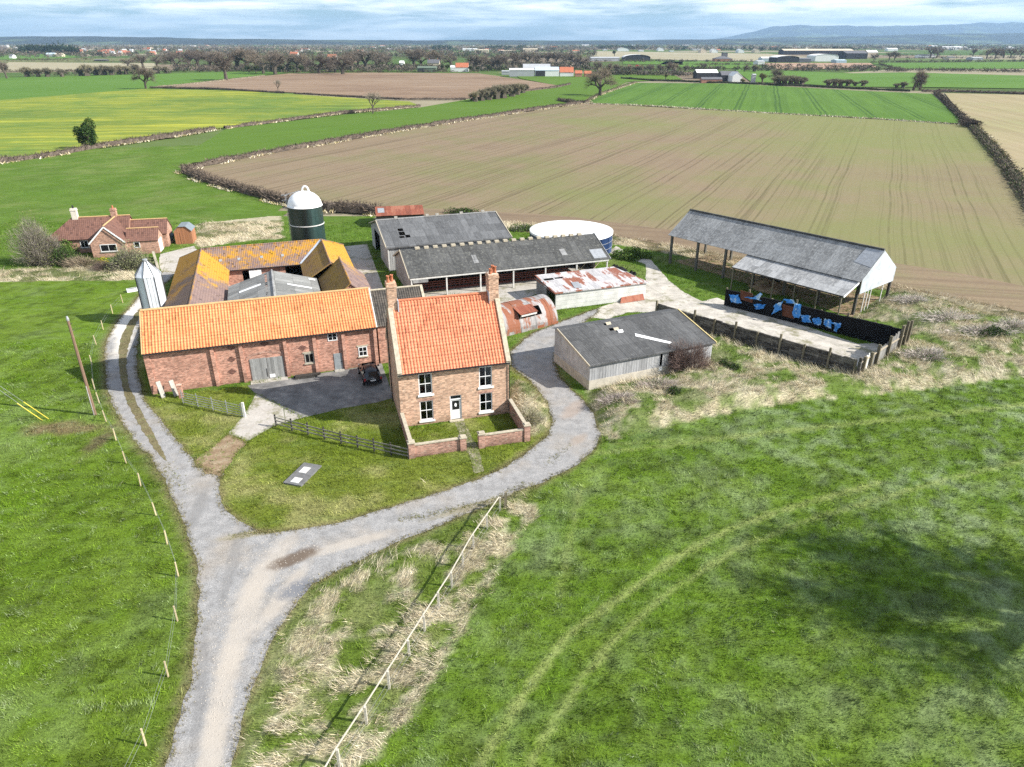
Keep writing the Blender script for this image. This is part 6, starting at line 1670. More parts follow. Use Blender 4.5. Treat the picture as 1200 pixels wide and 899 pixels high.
# ---- trees: a few branching prototypes, then placed copies
def grow(p, d, L, r, depth, tubes, tw, spread, up, nch, jit):
    q = p + d * L; tubes.append((p, q, r, r * .68)) if depth > 1 else tw.append((p, d, L * 1.25, r * 2))
    if depth == 0: return
    for i in range(nch):
        a = random.uniform(0, 6.28); s = spread * random.uniform(.55, 1.25)
        u = d.orthogonal().normalized(); v = d.cross(u); nd = (d * math.cos(s) + (u * math.cos(a) + v * math.sin(a)) * math.sin(s)); nd = (nd + Vector((0, 0, up))).normalized()
        f = random.uniform(.45, 1.) if i else 1.
        grow(p.lerp(q, f), nd, L * random.uniform(.62, .86), r * (.62 if i else .7), depth - 1, tubes, tw, spread, up, nch, jit)

def tree_mesh(H, seed, spread=.62, up=.12, nch=4, depth=5, trunk=.22, cols=BARE, width=1., squash=1., leaf=None, nleaf=0, ls=.5):
    random.seed(seed); tubes, tw = [], []
    grow(Vector((0, 0, 0)), Vector((random.uniform(-.06, .06), random.uniform(-.06, .06), 1)).normalized(), trunk, .024, depth, tubes, tw, spread, up, nch, 0)
    zmax = max((p + d * L).z for p, d, L, r in tw); k = H / zmax
    m = MB()
    for p, q, r0, r1 in tubes: m.tube(p * k, q * k, max(.05, r0 * k), max(.035, r1 * k), 5, False)
    P = np.array([p * k for p, d, L, r in tw]); D = np.array([d for p, d, L, r in tw]); L = np.array([l * k for p, d, l, r in tw])
    parts = []
    for e in range(3):
        parts.append(tri_cloud(P + rng.normal(0, .022 * H, P.shape) * e, D + rng.normal(0, .5, D.shape), L * rng.uniform(.8, 1.4, len(L)), np.full(len(L), .0085 * H * width), colvar(len(L), cols)))
    if leaf:
        i = rng.integers(0, len(P), nleaf); p = P[i] + rng.normal(0, .035 * H, (nleaf, 3)); parts.append(tri_cloud(p, rng.normal(size=(nleaf, 3)), rng.uniform(.5, 1.3, nleaf) * ls, rng.uniform(.5, 1.2, nleaf) * ls, colvar(nleaf, leaf)))
    V, F, C = join(parts)
    return m, V, F, C

PROTO = {}
def proto(key, name, H, **k):
    m, V, F, C = tree_mesh(H, **k)
    t = m.build('trunk', 'bark', None); COL.objects.unlink(t)
    c = npmesh('crown', V, F, C, 'twigs'); COL.objects.unlink(c)
    PROTO[key] = (name, H, t, c)
proto('oak', 'bare_tree', 14, seed=3, spread=.78, up=.05, trunk=.15, width=.5)
proto('round', 'bare_tree', 14, seed=11, spread=.80, up=.07, trunk=.11, width=.5)
proto('tall', 'bare_tree', 16, seed=23, spread=.62, up=.12, trunk=.11, width=.5)
proto('broad', 'bare_tree', 12, seed=31, spread=.92, up=.03, trunk=.12, width=.55)
proto('thin', 'young_tree', 8, seed=41, spread=.45, up=.2, nch=3, cols=BARE_GREY, width=.7)
proto('ivy', 'ivy_tree', 9, seed=17, spread=.6, up=.12, nch=4, trunk=.12, leaf=LEAF_DARK, nleaf=3600, ls=.5)
proto('shrub', 'bare_shrub', 6, cols=[(.20, .18, .125), (.15, .135, .09), (.24, .22, .15)], seed=51, spread=.8, up=.12, trunk=.035, width=1.1)
proto('ever', 'evergreen_tree', 10, seed=61, spread=.5, up=.1, trunk=.12, leaf=LEAF_DARK, nleaf=3800, ls=.7)
proto('olive', 'leafing_tree', 8, seed=71, spread=.55, up=.15, trunk=.1, cols=[(.17, .155, .07), (.13, .12, .06)], leaf=[(.13, .14, .04), (.17, .17, .05)], nleaf=900, ls=.4)
random.seed(99)
TREES = 0
def tree(key, px, py, ty=None, h=None, label=None, group=None, lean=0., wide=1.):
    name, H, tm, cm = PROTO[key]; g = G(px, py); h = h or HT(px, py, ty); s = h / H
    t = thing(name, label, 'tree', g, random.uniform(0, 6.28), group); t.scale = (s * wide, s * wide, s); t.rotation_euler.x = lean
    for o in (tm, cm): c = o.copy(); COL.objects.link(c); c.parent = t
    return t
bush('ivy_tree', 'dark ivy clad tree on the hedge below the yellow rape field', 'tree', G(106, 174).x, G(106, 174).y, 3.6, 3.6, HT(106, 174, 142) * 1.05, 1200, BARE, LEAF_DARK, 5200, tw=(1.2, .08), ls=.42, clumps=20, ball=True)
tree('oak', 171, 104, 74, label='lone bare tree at top corner of the yellow rape field')
tree('round', 265, 94, 60, label='broad bare tree at left end of far ploughed field', wide=1.15)
tree('thin', 326, 108, 93, label='tiny bare tree on the hedge between rape and ploughed field')
tree('thin', 437, 133, 107, label='slender young tree on hedge right of the rape field', wide=1.3)
tree('oak', 703, 112, 75, label='spreading bare oak by the corner of the bright green crop', wide=1.25)
tree('broad', 1070, 106, 84, label='bushy bare thorn at the field corner, paler one', wide=1.2)
tree('tall', 1078, 106, 80, label='dark leaning bare tree beside the bushy bare thorn', lean=.12)
tree('olive', 780, 93, 86, label='small yellow green tree left of the right hand farmstead', wide=1.4)
tree('olive', 893, 97, 85, label='yellow green tree right of the right hand farmstead', wide=1.3)
tree('round', 908, 98, 79, label='bare tree behind the yellow green tree by the farmstead')
tree('olive', 870, 98, 92, label='low yellow green bush in front of the white gabled barn', wide=1.6)
tree('tall', 8, 92, 70, label='dark bare tree at left edge of photo beyond the green field', wide=.9)
for i, (px, py, ty) in enumerate([(32, 90, 77), (45, 90, 79), (56, 90, 78), (73, 90, 80), (95, 89, 78), (102, 89, 74), (113, 88, 76), (122, 88, 75), (131, 88, 76), (140, 87, 75), (148, 87, 76), (160, 86, 74), (185, 86, 76), (195, 86, 77)]):
    tree('shrub', px, py, ty, label='bare hedgerow bush in the line beyond the left green field', group='bare bushes beyond the left green field', wide=1.1)
for i, (px, py, ty, k) in enumerate([(168, 80, 62, 'round'), (184, 78, 62, 'broad'), (150, 78, 66, 'broad'), (207, 82, 58, 'oak'), (232, 78, 56, 'round'), (222, 79, 58, 'tall'), (247, 80, 57, 'oak'), (255, 80, 58, 'round'), (278, 82, 54, 'tall'), (290, 82, 55, 'round'), (302, 83, 57, 'tall'),
        (309, 86, 61, 'oak'), (323, 87, 60, 'round'), (318, 84, 57, 'tall'), (337, 84, 59, 'oak'), (349, 84, 60, 'round'), (356, 83, 61, 'broad'), (374, 86, 60, 'oak'), (386, 84, 64, 'broad'), (393, 85, 63, 'oak'), (402, 87, 60, 'round'), (412, 83, 60, 'tall'), (429, 82, 55, 'round'), (420, 80, 56, 'oak'), (441, 80, 58, 'broad'),
        (453, 79, 60, 'oak'), (485, 80, 54, 'round'), (494, 79, 55, 'oak'), (507, 78, 57, 'tall'), (516, 77, 58, 'oak'), (528, 78, 61, 'broad'), (556, 82, 62, 'round'), (566, 82, 63, 'oak'), (575, 82, 62, 'broad'), (586, 82, 63, 'round'), (596, 80, 61, 'oak'), (606, 79, 60, 'tall'), (618, 78, 59, 'round'), (629, 77, 60, 'oak'), (641, 76, 60, 'tall'), (652, 76, 60, 'round'), (662, 76, 60, 'oak'), (672, 78, 61, 'round'), (680, 79, 63, 'broad')]):
    tree(k, px, py, ty, label='bare grey brown tree in the wide tree belt beyond the ploughed field', group='bare trees of the far tree belt', wide=random.uniform(1.3, 1.7))
for i, px in enumerate([292, 300, 330, 344, 352]): tree('ever', px, 85, 76, label='dark evergreen in the undergrowth of the far tree belt', group='evergreens under the far tree belt', wide=1.6)
for px, py, ty in [(517, 83, 75), (524, 83, 75), (552, 84, 77), (572, 84, 76), (560, 84, 78), (463, 82, 77)]: tree('ever', px, py, ty, label='dark round evergreen near the red roofed cottage', group='evergreens near the red roofed cottage', wide=1.3)
for px, py, ty in [(557, 119, 106), (565, 118, 103), (573, 117, 101), (582, 116, 98), (590, 115, 97), (600, 113, 97), (606, 111, 96), (613, 109, 97)]: tree('shrub', px, py, ty, label='grey green scrub bush in the clump right of the ploughed field', group='scrub clump beside the ploughed field', wide=1.15)
for px, py, ty in [(912, 100, 87), (919, 100, 87), (926, 100, 87), (933, 100, 88), (939, 100, 89)]: tree('shrub', px, py, ty, label='trimmed dark bush in row behind the bright green crop', group='trimmed bush row behind the crop field', wide=1.3)
for px, py, ty in [(970, 101, 92), (978, 101, 91), (985, 101, 92), (993, 101, 92), (1002, 101, 95), (1011, 101, 93), (1050, 103, 97), (1058, 103, 95)]: tree('shrub', px, py, ty, label='small clipped bush along the lane above the crop field', group='clipped bushes along the lane', wide=1.4)
for i, (px, py, ty, k) in enumerate([(700, 84, 71, 'round'), (712, 84, 72, 'broad'), (722, 85, 74, 'shrub'), (738, 86, 75, 'shrub'), (750, 86, 75, 'shrub'), (762, 86, 74, 'round'), (774, 86, 74, 'tall'), (782, 86, 72, 'tall'), (790, 84, 73, 'shrub'), (804, 83, 76, 'shrub'), (824, 83, 73, 'round'), (872, 84, 74, 'broad'), (884, 84, 75, 'shrub'), (1024, 71, 61, 'broad'), (1048, 71, 58, 'oak'), (1042, 70, 60, 'round'), (1090, 68, 53, 'round'), (1098, 67, 53, 'broad'), (1156, 69, 55, 'oak'), (1166, 69, 55, 'round'), (1176, 68, 55, 'broad'), (1184, 68, 55, 'round'), (1140, 66, 56, 'tall'), (1195, 67, 56, 'oak'), (950, 69, 60, 'broad'), (960, 68, 61, 'round'), (720, 66, 59, 'ever')]):
    tree(k, px, py, ty, label='bare tree among the far fields right of the tree belt', group='bare trees among the right far fields', wide=1.15)

# distant woods, hedges and the dark conifer belt: masses nobody would count
def mass(name, n, fx, cols, hh, cl, w, kind='stuff', label=None):
    parts = []
    px, py, hs = fx(n)
    r = [ray(a, b) for a, b in zip(px, py)]; t = np.array([-CZ / q[2] for q in r]); x = np.array([q[0] for q in r]) * t; y = np.array([q[1] for q in r]) * t
    base = colvar(n, cols, .28)
    for j in range(cl):
        d = rng.normal(size=(n, 3)) * np.array([.36, .36, .22]); P = np.c_[x + d[:, 0] * hs, y + d[:, 1] * hs, np.maximum(.1, (.42 + d[:, 2]) * hs)]
        D = rng.normal(size=(n, 3)); D[:, 2] = np.abs(D[:, 2]) * 1.3
        parts.append(tri_cloud(P, D, hs * rng.uniform(.2, .5, n), hs * rng.uniform(.10, .24, n), base * rng.uniform(.75, 1.25, (n, 1))))
    V, F, C = join(parts); o = npmesh(name, V, F, C, 'vegetation', None, kind)
    return o
def f_band(x0, x1, y0, y1, h, pw=1.):
    return lambda n: (rng.uniform(x0, x1, n), y0 + (y1 - y0) * rng.random(n) ** pw, rng.uniform(.6, 1.25, n) * h)
def f_lines(lines, h):
    def f(n):
        i = rng.integers(0, len(lines), n); u = rng.random(n); L = np.array([[*a, *b] for a, b in lines], float)[i]
        return L[:, 0] + (L[:, 2] - L[:, 0]) * u, L[:, 1] + (L[:, 3] - L[:, 1]) * u + rng.normal(0, .12, n), rng.uniform(.6, 1.3, n) * h
    return f
mass('distant_woodland', 5600, f_band(-60, 1260, 50.6, 59.5, 12, 1.), [(.15, .125, .10), (.12, .10, .085), (.18, .155, .125), (.07, .08, .045)], 11, 22, 1)
mass('distant_woodland', 1500, f_band(0, 700, 57, 68, 9, 1.2), [(.14, .11, .085), (.11, .09, .07), (.06, .07, .035)], 9, 40, 1)
mass('thicket', 700, f_band(205, 520, 79, 84.5, 5, 1.), [(.11, .09, .07), (.085, .075, .055), (.05, .06, .03), (.14, .115, .09)], 5, 40, 1)
mass('thicket', 420, f_band(545, 690, 76, 83, 6, 1.), [(.12, .10, .08), (.09, .08, .06), (.06, .07, .035), (.15, .125, .10)], 5, 40, 1)
mass('thicket', 1000, f_lines([((700, 86), (800, 87)), ((690, 82), (880, 82)), ((890, 81), (1200, 85)), ((30, 89), (200, 86)), ((1060, 69), (1200, 68.5)), ((690, 87.5), (815, 89)), ((870, 83), (1060, 84)), ((1030, 73.5), (1200, 72.5)), ((880, 78), (1030, 80)), ((690, 72.5), (890, 73)), ((1000, 66), (1200, 65))], 4), [(.12, .10, .08), (.09, .08, .06), (.08, .085, .04)], 4, 30, 1)
mass('conifer_belt', 260, f_lines([((25, 62), (88, 64)), ((30, 61), (86, 63.4))], 16), [(.018, .03, .014), (.025, .038, .018)], 16, 60, 1)
mass('conifer_belt', 150, f_lines([((508, 58.5), (530, 59)), ((570, 58), (620, 58.5)), ((780, 58.5), (1000, 61)), ((700, 57.5), (760, 58))], 14), [(.022, .038, .018), (.03, .045, .02)], 14, 60, 1)
mass('distant_hedges', 1500, f_lines([((0, 72), (230, 73)), ((20, 70), (110, 70)), ((0, 84), (200, 83)), ((330, 85.5), (560, 85)), ((340, 79.5), (480, 77)), ((690, 82), (830, 82)), ((700, 86), (800, 87)), ((780, 76.5), (880, 76)), ((880, 80.5), (1060, 82)), ((1020, 74), (1200, 72)), ((1060, 82), (1200, 85)), ((1030, 76), (1062, 84)), ((690, 71), (790, 72))], 2.6), [(.10, .085, .055), (.075, .07, .04), (.13, .11, .07)], 3, 26, 1)

def hedge(name, label, pts, h, w, dens, cols=BARE, straw=None, tw=.55):
    L0 = GP(pts); V0 = np.array(L0); seg = np.linalg.norm(np.diff(V0, axis=0), axis=1); tot = seg.sum(); n = int(tot * dens)
    cs = np.r_[0, np.cumsum(seg)]; s = rng.random(n) * tot; x = np.interp(s, cs, V0[:, 0]); y = np.interp(s, cs, V0[:, 1])
    i = np.clip(np.searchsorted(cs, s) - 1, 0, len(seg) - 1); d = np.diff(V0, axis=0)[i] / seg[i][:, None]; nn = np.c_[-d[:, 1], d[:, 0]]
    hh = h * (.55 + .7 * fbm(s, 0 * s, 7., 3, 4)); off = rng.normal(0, .33, n) * w; z = rng.random(n) ** .8 * hh * .8
    keep = vnoise(s, 0 * s + 3, 4., 5) > .07
    P = np.c_[x + nn[:, 0] * off, y + nn[:, 1] * off, z][keep]; m = len(P)
    D = np.c_[nn[keep] * (off[keep, None] * 1.2 + rng.normal(0, .5, (m, 1))) + rng.normal(0, .4, (m, 2)), np.abs(rng.normal(.9, .4, m))]
    parts = [tri_cloud(P, D, rng.uniform(.5, 1.3, m) * tw * max(1, h / 1.6), rng.uniform(.6, 1.5, m) * .11 * max(1, w / 1.2) * (30. / dens) ** .5, colvar(m, cols))]
    # inner core of old wood
    st = max(.8, tot / 220); k = int(tot / st); S = np.linspace(0, tot, k); X = np.interp(S, cs, V0[:, 0]); Y = np.interp(S, cs, V0[:, 1]); I = np.clip(np.searchsorted(cs, S) - 1, 0, len(seg) - 1); N = np.c_[-np.diff(V0, axis=0)[I][:, 1], np.diff(V0, axis=0)[I][:, 0]] / seg[I][:, None]
    H = h * (.35 + .6 * fbm(S, 0 * S, 7., 3, 4)); CV = np.stack([np.c_[X + N[:, 0] * o_ * w, Y + N[:, 1] * o_ * w, H * z_] for o_, z_ in ((-.42, 0), (-.3, .7), (0, 1.), (.3, .7), (.42, 0))], 1) + rng.normal(0, .1, (k, 5, 3)) * np.array([1, 1, .6])
    q = np.arange((k - 1))[:, None] * 5 + np.arange(4)[None]; q = q.ravel(); Fq = np.concatenate([np.c_[q, q + 5, q + 6], np.c_[q, q + 6, q + 1]])
    parts.append((CV.reshape(-1, 3), Fq, colvar(k * 5, cols, .15) * .8))
    V, F, C = join(parts); o = npmesh(name, V, F, C, 'vegetation'); tag(o, label, 'hedge')
    if straw:
        so, sw, sd = straw; m = int(tot * sd); s = rng.random(m) * tot; x = np.interp(s, cs, V0[:, 0]); y = np.interp(s, cs, V0[:, 1]); i = np.clip(np.searchsorted(cs, s) - 1, 0, len(seg) - 1); d = np.diff(V0, axis=0)[i] / seg[i][:, None]; nn = np.c_[-d[:, 1], d[:, 0]]
        of = so + rng.normal(0, .4, m) * sw; P = np.c_[x + nn[:, 0] * of, y + nn[:, 1] * of, 0 * x]; kp = vnoise(s, of, 5., 2) > .3; P = P[kp]; m = len(P)
        D = np.c_[rng.normal(0, .8, (m, 2)), rng.uniform(.4, 1, m)]
        V, F, C = tri_cloud(P, D, rng.uniform(.4, 1.1, m), rng.uniform(.15, .4, m) * (8. / sd) ** .5, colvar(m, [STRAW, STRAW2, (.30, .26, .12)], .15)); npmesh('dry_grass', V, F, C, 'vegetation', None, 'stuff')
    return o
HB = [(.085, .066, .052), (.115, .088, .068), (.145, .115, .09)]
hedge('hedge', 'tall dark bare hedge between meadow and drilled field behind the silo', [(216, 201), (232, 209), (262, 218), (300, 229), (330, 237), (380, 246), (430, 249), (446, 251)], 2.4, 2.2, 60, HB, (-2.0, .9, 10))
hedge('hedge', 'long low hedge climbing along the far left side of drilled field', [(216, 200), (245, 193), (300, 182), (400, 165), (480, 151), (560, 139), (640, 127), (690, 120)], 1.9, 1.8, 26, HB, (-2.2, 1.0, 9))
hedge('hedge', 'dark hedge between the meadow and yellow rape field', [(-60, 201), (0, 191), (60, 183), (120, 172), (200, 161), (252, 152)], 2.1, 1.9, 26, HB, (-1.8, .8, 6))
hedge('hedge', 'thin hedge continuing right along the lower rape field edge', [(263, 151), (300, 146), (400, 133), (492, 125)], 1.7, 1.6, 18, HB, (-1.6, .8, 6))
hedge('hedge', 'dark clipped hedge between rape field and far ploughed field', [(176, 103), (240, 104), (290, 107), (333, 109.5)], 1.7, 1.5, 14, HB)
hedge('hedge', 'dark clipped hedge below the far ploughed field', [(345, 110), (400, 113.5), (470, 117), (546, 117)], 1.6, 1.5, 14, HB)
hedge('hedge', 'pale straggling hedge up the left side of far ploughed field', [(176, 103), (230, 98), (265, 94), (310, 89)], 1.2, 1.6, 8, [(.26, .22, .15), (.17, .14, .1)])
hedge('hedge', 'hedge curving from the scrub clump to the spreading oak', [(552, 118), (600, 109), (650, 103), (668, 99)], 1.8, 1.8, 12, HB)
hedge('hedge', 'hedge from spreading oak along the top of green strip', [(688, 119), (700, 112), (720, 105), (745, 97)], 1.6, 1.6, 12, [(.16, .14, .08), (.12, .1, .07)], (-1.5, .8, 5))
hedge('hedge', 'dark clipped hedge along the top of the bright green crop', [(728, 92), (770, 95), (860, 98), (930, 101), (1000, 104.5), (1066, 107.5)], 2.0, 2.0, 14, [(.045, .05, .028), (.06, .06, .035)])
hedge('hedge', 'brown hedge along the top of the right drilled field', [(1080, 107.5), (1120, 108), (1200, 111), (1330, 115)], 2.4, 2.6, 12, HB)
hedge('hedge', 'dark hedge down the right side of the bright green crop', [(1096, 109), (1110, 122), (1124, 136), (1134, 146)], 2.2, 2.4, 16, [(.07, .058, .045), (.10, .08, .06)], (1.6, 1.0, 4))
hedge('hedge', 'ragged hedge and ditch down the right side of drilled field', [(1138, 148), (1152, 164), (1166, 180), (1180, 198), (1200, 228), (1225, 268)], 1.9, 2.6, 40, [(.10, .08, .06), (.14, .115, .09), (.07, .09, .03)], (2.2, 1.4, 12))
hedge('hedge', 'dark scrub knot at the corner where three field edges meet', [(1131, 145), (1140, 150)], 3.0, 4.0, 90, [(.06, .05, .04), (.09, .07, .055)])
hedge('hedge', 'dark scrub knot at the left end of crop field margin', [(655, 118), (672, 121), (686, 121)], 2.2, 3.0, 40, [(.06, .055, .04), (.10, .08, .06)])
def margin(pts, w, dens, cols, seed=0):
    V0 = np.array(GP(pts)); seg = np.linalg.norm(np.diff(V0, axis=0), axis=1); cs = np.r_[0, np.cumsum(seg)]; m = int(cs[-1] * dens); s = rng.random(m) * cs[-1]
    P = np.c_[np.interp(s, cs, V0[:, 0]) + rng.normal(0, w, m), np.interp(s, cs, V0[:, 1]) + rng.normal(0, w, m), 0 * s]; D = np.c_[rng.normal(0, .8, (m, 2)), rng.uniform(.4, 1, m)]
    V, F, C = tri_cloud(P, D, rng.uniform(.4, 1.2, m), rng.uniform(.15, .45, m), colvar(m, cols, .18)); npmesh('dry_grass', V, F, C, 'vegetation', None, 'stuff')
margin([(688, 121.5), (760, 124), (905, 133), (1020, 139), (1128, 146.5)], .9, 16, [(.50, .46, .38), (.42, .38, .28), (.30, .28, .15)])
# ================================================================== GRASS
def visible(x, y, m=200):
    d = y * CP + CZ * SP; u = y * SP - CZ * CP
    px = 600 + FPX * x / d; py = 449.5 - FPX * u / d
    return (px > -m) & (px < 1200 + m) & (py > 0) & (py < 899 + m * 2)

EXCL |= inpoly(gx, gy, GP([(332, 566), (352, 571), (377, 548), (357, 543)]))
EXCL |= np.hypot(gx - 9.7, gy - 115.7) < 6.8
EXCL |= np.hypot(gx + 31.7, gy - 109.8) < 2.6

def blades(name, regs, dens, nb, h, w, fall=1.3, ymax=140., lean=.6, bunch=.12, drymode=None, tipmix=.25, pale=0.):
    """blades of grass as one mesh: tufts over the given regions, thinner far away, leaning with the wind"""
    ymin = GY0
    area = (GX1 - GX0) * (ymax - ymin); n = int(area * dens)
    x = rng.uniform(GX0, GX1, n); y = rng.uniform(ymin, ymax, n)
    keep = visible(x, y) & (rng.random(n) < np.minimum(1, (32. / y) ** fall)); x, y = x[keep], y[keep]
    r = region(x, y, REG); ex = region(x, y, EXCL); dm = region(x, y, DIRTM)
    keep = np.isin(r, regs) & ~ex & (rng.random(len(x)) > sst(.03, .4, region(x, y, FRINGE)) * .8) & ~(dm & (rng.random(len(x)) < .8)); x, y, r = x[keep], y[keep], r[keep]
    c, d = ground_colour(x, y, r)
    if drymode == 'dry': k = rng.random(len(x)) < d; x, y, r, c, d = x[k], y[k], r[k], c[k], d[k]
    if drymode == 'green': k = rng.random(len(x)) > d * .85; x, y, r, c, d = x[k], y[k], r[k], c[k], d[k]
    n = len(x); sc_ = (np.maximum(32., y) / 32.) ** (fall * .4)
    hn = .5 * fbm(x, y, 1.6, 4, 3) + .5 * vnoise(x, y, .45, 6); hs = h * (.45 + 1.1 * hn) * rng.uniform(.7, 1.3, n)
    ang = fbm(x, y, 5., 1, 3) * 9 + rng.normal(0, .5, n)
    X = np.repeat(x, nb); Y = np.repeat(y, nb); S = np.repeat(sc_, nb); Hh = np.repeat(hs, nb) * rng.uniform(.6, 1.25, n * nb); A = np.repeat(ang, nb) + rng.normal(0, .55 if drymode == 'dry' else .9, n * nb)
    X = X + rng.normal(0, bunch, n * nb) * S; Y = Y + rng.normal(0, bunch, n * nb) * S
    ln = lean * rng.uniform(.3, 1.4, n * nb)
    P = np.c_[X, Y, region(X, Y, BANKZ) - .02]; D = np.c_[np.cos(A) * ln, np.sin(A) * ln, np.ones(n * nb)]
    C = np.repeat(c, nb, 0)
    if drymode == 'dry': C = STRAW + (STRAW2 * 1.05 - STRAW) * rng.random((n * nb, 1)); C = C * rng.uniform(.7, 1.15, (n * nb, 1))
    else:
        C = C * np.repeat((.62 + .8 * vnoise(x, y, .38, 3) ** 1.2)[:, None], nb, 0)
        fl = np.repeat((np.isin(r, [1, 2]) & (vnoise(x * .8 + y * .5, y * 1.4, .5, 7) > .80))[:, None], nb, 0); C = np.where(fl, C * .5 + np.array([.27, .33, .18]) * .5, C)
        C = C * np.repeat(rng.uniform(.65, 1.38, (n, 1)), nb, 0) * rng.uniform(.7, 1.35, (n * nb, 1))
        if pale: q = np.repeat(rng.random((n, 1)) < pale * sst(.4, .6, fbm(x, y, 6., 2, 3))[:, None], nb, 0); C = np.where(q, C * .45 + np.array([.26, .31, .17]) * .55, C)  # pale tufts carry the sheen of leaning grass as blade colour
        t = rng.random((n * nb, 1)) < tipmix * .3; C = np.where(t, C * .5 + np.array([.22, .22, .08]) * .5, C)
    V, F, C = tri_cloud(P, D, Hh / 1., rng.uniform(.6, 1.3, n * nb) * w * S, C)
    o = npmesh(name, V, F, C, 'vegetation', None, 'stuff'); print(name, len(F)); return o
blades('pasture_grass', [1, 2], 26, 5, .16, .036, 1.4, 75.)
blades('pasture_tussocks', [1, 2], 2.2, 12, .30, .034, 1.2, 75., 1.1, .11, pale=.45)
blades('lawn_grass', [3, 12], 34, 5, .22, .032, 1.0, 110., .8)
blades('rough_grass', [4, 5, 11], 26, 5, .24, .032, .9, 120., .7, drymode='green')
blades('dry_grass', [1, 3, 4, 5, 6, 9, 11], 30, 6, .62, .026, .8, 135., 1.25, .14, 'dry')
blades('weeds', [6, 7, 9], 7, 6, .26, .05, .5, 135., .8, .2, 'green')
# tufts along the edges of drive and yard
def edging():
    P = DRIVE + DIRT + APRON; n = 9000
    a = np.array(P); i = rng.integers(0, len(a), n); x = a[i, 0] + rng.normal(0, .16, n); y = a[i, 1] + rng.normal(0, .16, n)
    k = visible(x, y) & (y < 120); x, y = x[k], y[k]; n = len(x); r = region(x, y, REG); c, d = ground_colour(x, y, np.where(np.isin(r, [1, 2, 3, 4, 5]), r, 3))
    nb = 4; A = rng.uniform(0, 6.28, n * nb); ln = rng.uniform(.2, 1., n * nb)
    Pp = np.c_[np.repeat(x, nb) + rng.normal(0, .06, n * nb), np.repeat(y, nb) + rng.normal(0, .06, n * nb), np.zeros(n * nb)]; D = np.c_[np.cos(A) * ln, np.sin(A) * ln, np.ones(n * nb)]
    V, F, C = tri_cloud(Pp, D, rng.uniform(.08, .22, n * nb), rng.uniform(.02, .045, n * nb), np.repeat(c, nb, 0) * rng.uniform(.7, 1.2, (n * nb, 1)))
    npmesh('edge_grass', V, F, C, 'vegetation', None, 'stuff')
edging()
def crown_moss():
    P = []
    for L, n, w in ((GP([(470, 609), (520, 600), (570, 588), (620, 566)]), 420, .22), (GP([(272, 628), (320, 622)]), 160, .2), (GP([(195, 545), (215, 575)]), 90, .25), (GP([(640, 545), (668, 520)]), 60, .3)):
        a = np.array(L); t = rng.random(n) * (len(a) - 1); i = t.astype(int); P.append(a[i] + (a[np.minimum(i + 1, len(a) - 1)] - a[i]) * (t - i)[:, None] + rng.normal(0, w, (n, 2)))
    P = np.concatenate(P); n = len(P); nb = 5; Q = np.repeat(P, nb, 0) + rng.normal(0, .05, (n * nb, 2)); A = rng.uniform(0, 6.28, n * nb)
    V, F, C = tri_cloud(np.c_[Q, np.full(n * nb, .01)], np.c_[np.cos(A), np.sin(A), rng.uniform(.5, 1.2, n * nb)], rng.uniform(.05, .13, n * nb), rng.uniform(.02, .04, n * nb), colvar(n * nb, [(.13, .15, .04), (.2, .19, .08), (.25, .21, .11)]))
    npmesh('track_weeds', V, F, C, 'vegetation', None, 'stuff')
crown_moss()

# ================================================================== FAR BUILDINGS
FB = {'wall': {}, }
plain('far_white', (.70, .70, .68), .8, .2, 0, .08, .2); plain('far_grey', (.36, .37, .38), .8, .2, 0, .12, .2); plain('far_dark', (.05, .05, .055), .9, .1, 0, .2, .2)
plain('far_red_roof', (.42, .15, .085), .9, .1, 0, .15, .3); plain('far_brick', (.36, .19, .14), .9, .1, 0, .15, .3); plain('far_green', (.12, .15, .11), .8, .2, 0, .12, .2)
plain('far_blue_roof', (.42, .50, .56), .6, .3, 0, .1, .2); plain('far_tan', (.52, .45, .34), .9, .1, 0, .12, .2); plain('far_slate', (.13, .13, .14), .85, .15, 0, .15, .2)
plain('red_paint', (.45, .04, .03), .5, .4)
def farb(name, label, cat, px0, px1, py, top, depth, wall, roof, rise=.35, axis='x', rz=0., group=None, hip=0, eave=None, door=None, arch=False, chim=0):
    a = G(px0, py); w = PXW(px0, px1, py); Hh = max(2.2, HT((px0 + px1) / 2, py, top)); E = eave or Hh * (1 - rise)
    t = thing(name, label, cat, a, rz, group)
    if arch:
        n = 10; q = MB(); P = lambda i, y: (w / 2 - w / 2 * math.cos(math.pi * i / n), y, E + (Hh - E) * math.sin(math.pi * i / n))
        for i in range(n): q.quad(P(i, -.5), P(i + 1, -.5), P(i + 1, depth), P(i, depth))
        q.build('roof', roof, t)
        q = MB(); q.box(0, w, 0, depth, -.2, E - .02); q.poly([P(i, 0) for i in range(n, -1, -1)]); q.build('wall', wall, t)
    else:
        block(t, 0, w, 0, depth, E, Hh, axis, (hip, hip), wall, roof, .3, .25)
    if door:
        x0, x1, h, m = door; q = MB(); q.box(w * x0, w * x1, -.25, -.05, 0, E * h); q.build('door', m, t)  # dark panel on the wall, painted as the shaded mouth of an open bay
    for i in range(chim):
        x = w * (.15 + .7 * i / max(1, chim - 1)) if chim > 1 else w * .8; q = MB(); q.box(x - .5, x + .5, depth / 2 - .5, depth / 2 + .5, E, Hh + 1.6); q.build('chimney', 'far_brick', t)
    return t
farb('field_barn', 'olive green field barn with dark open end by ploughed field', 'barn', 489, 511, 84.5, 78, 16, 'far_green', 'far_green', .3, door=(.08, .38, .9, 'far_dark'))
farb('farmhouse', 'grey stone house with twin chimneys behind the olive green barn', 'house', 501, 515, 80, 70, 10, 'far_tan', 'far_slate', .4, chim=2)
farb('cottage', 'white gabled cottage with red roof right of the olive barn', 'cottage', 534, 549, 84, 74, 9, 'far_white', 'far_red_roof', .5)
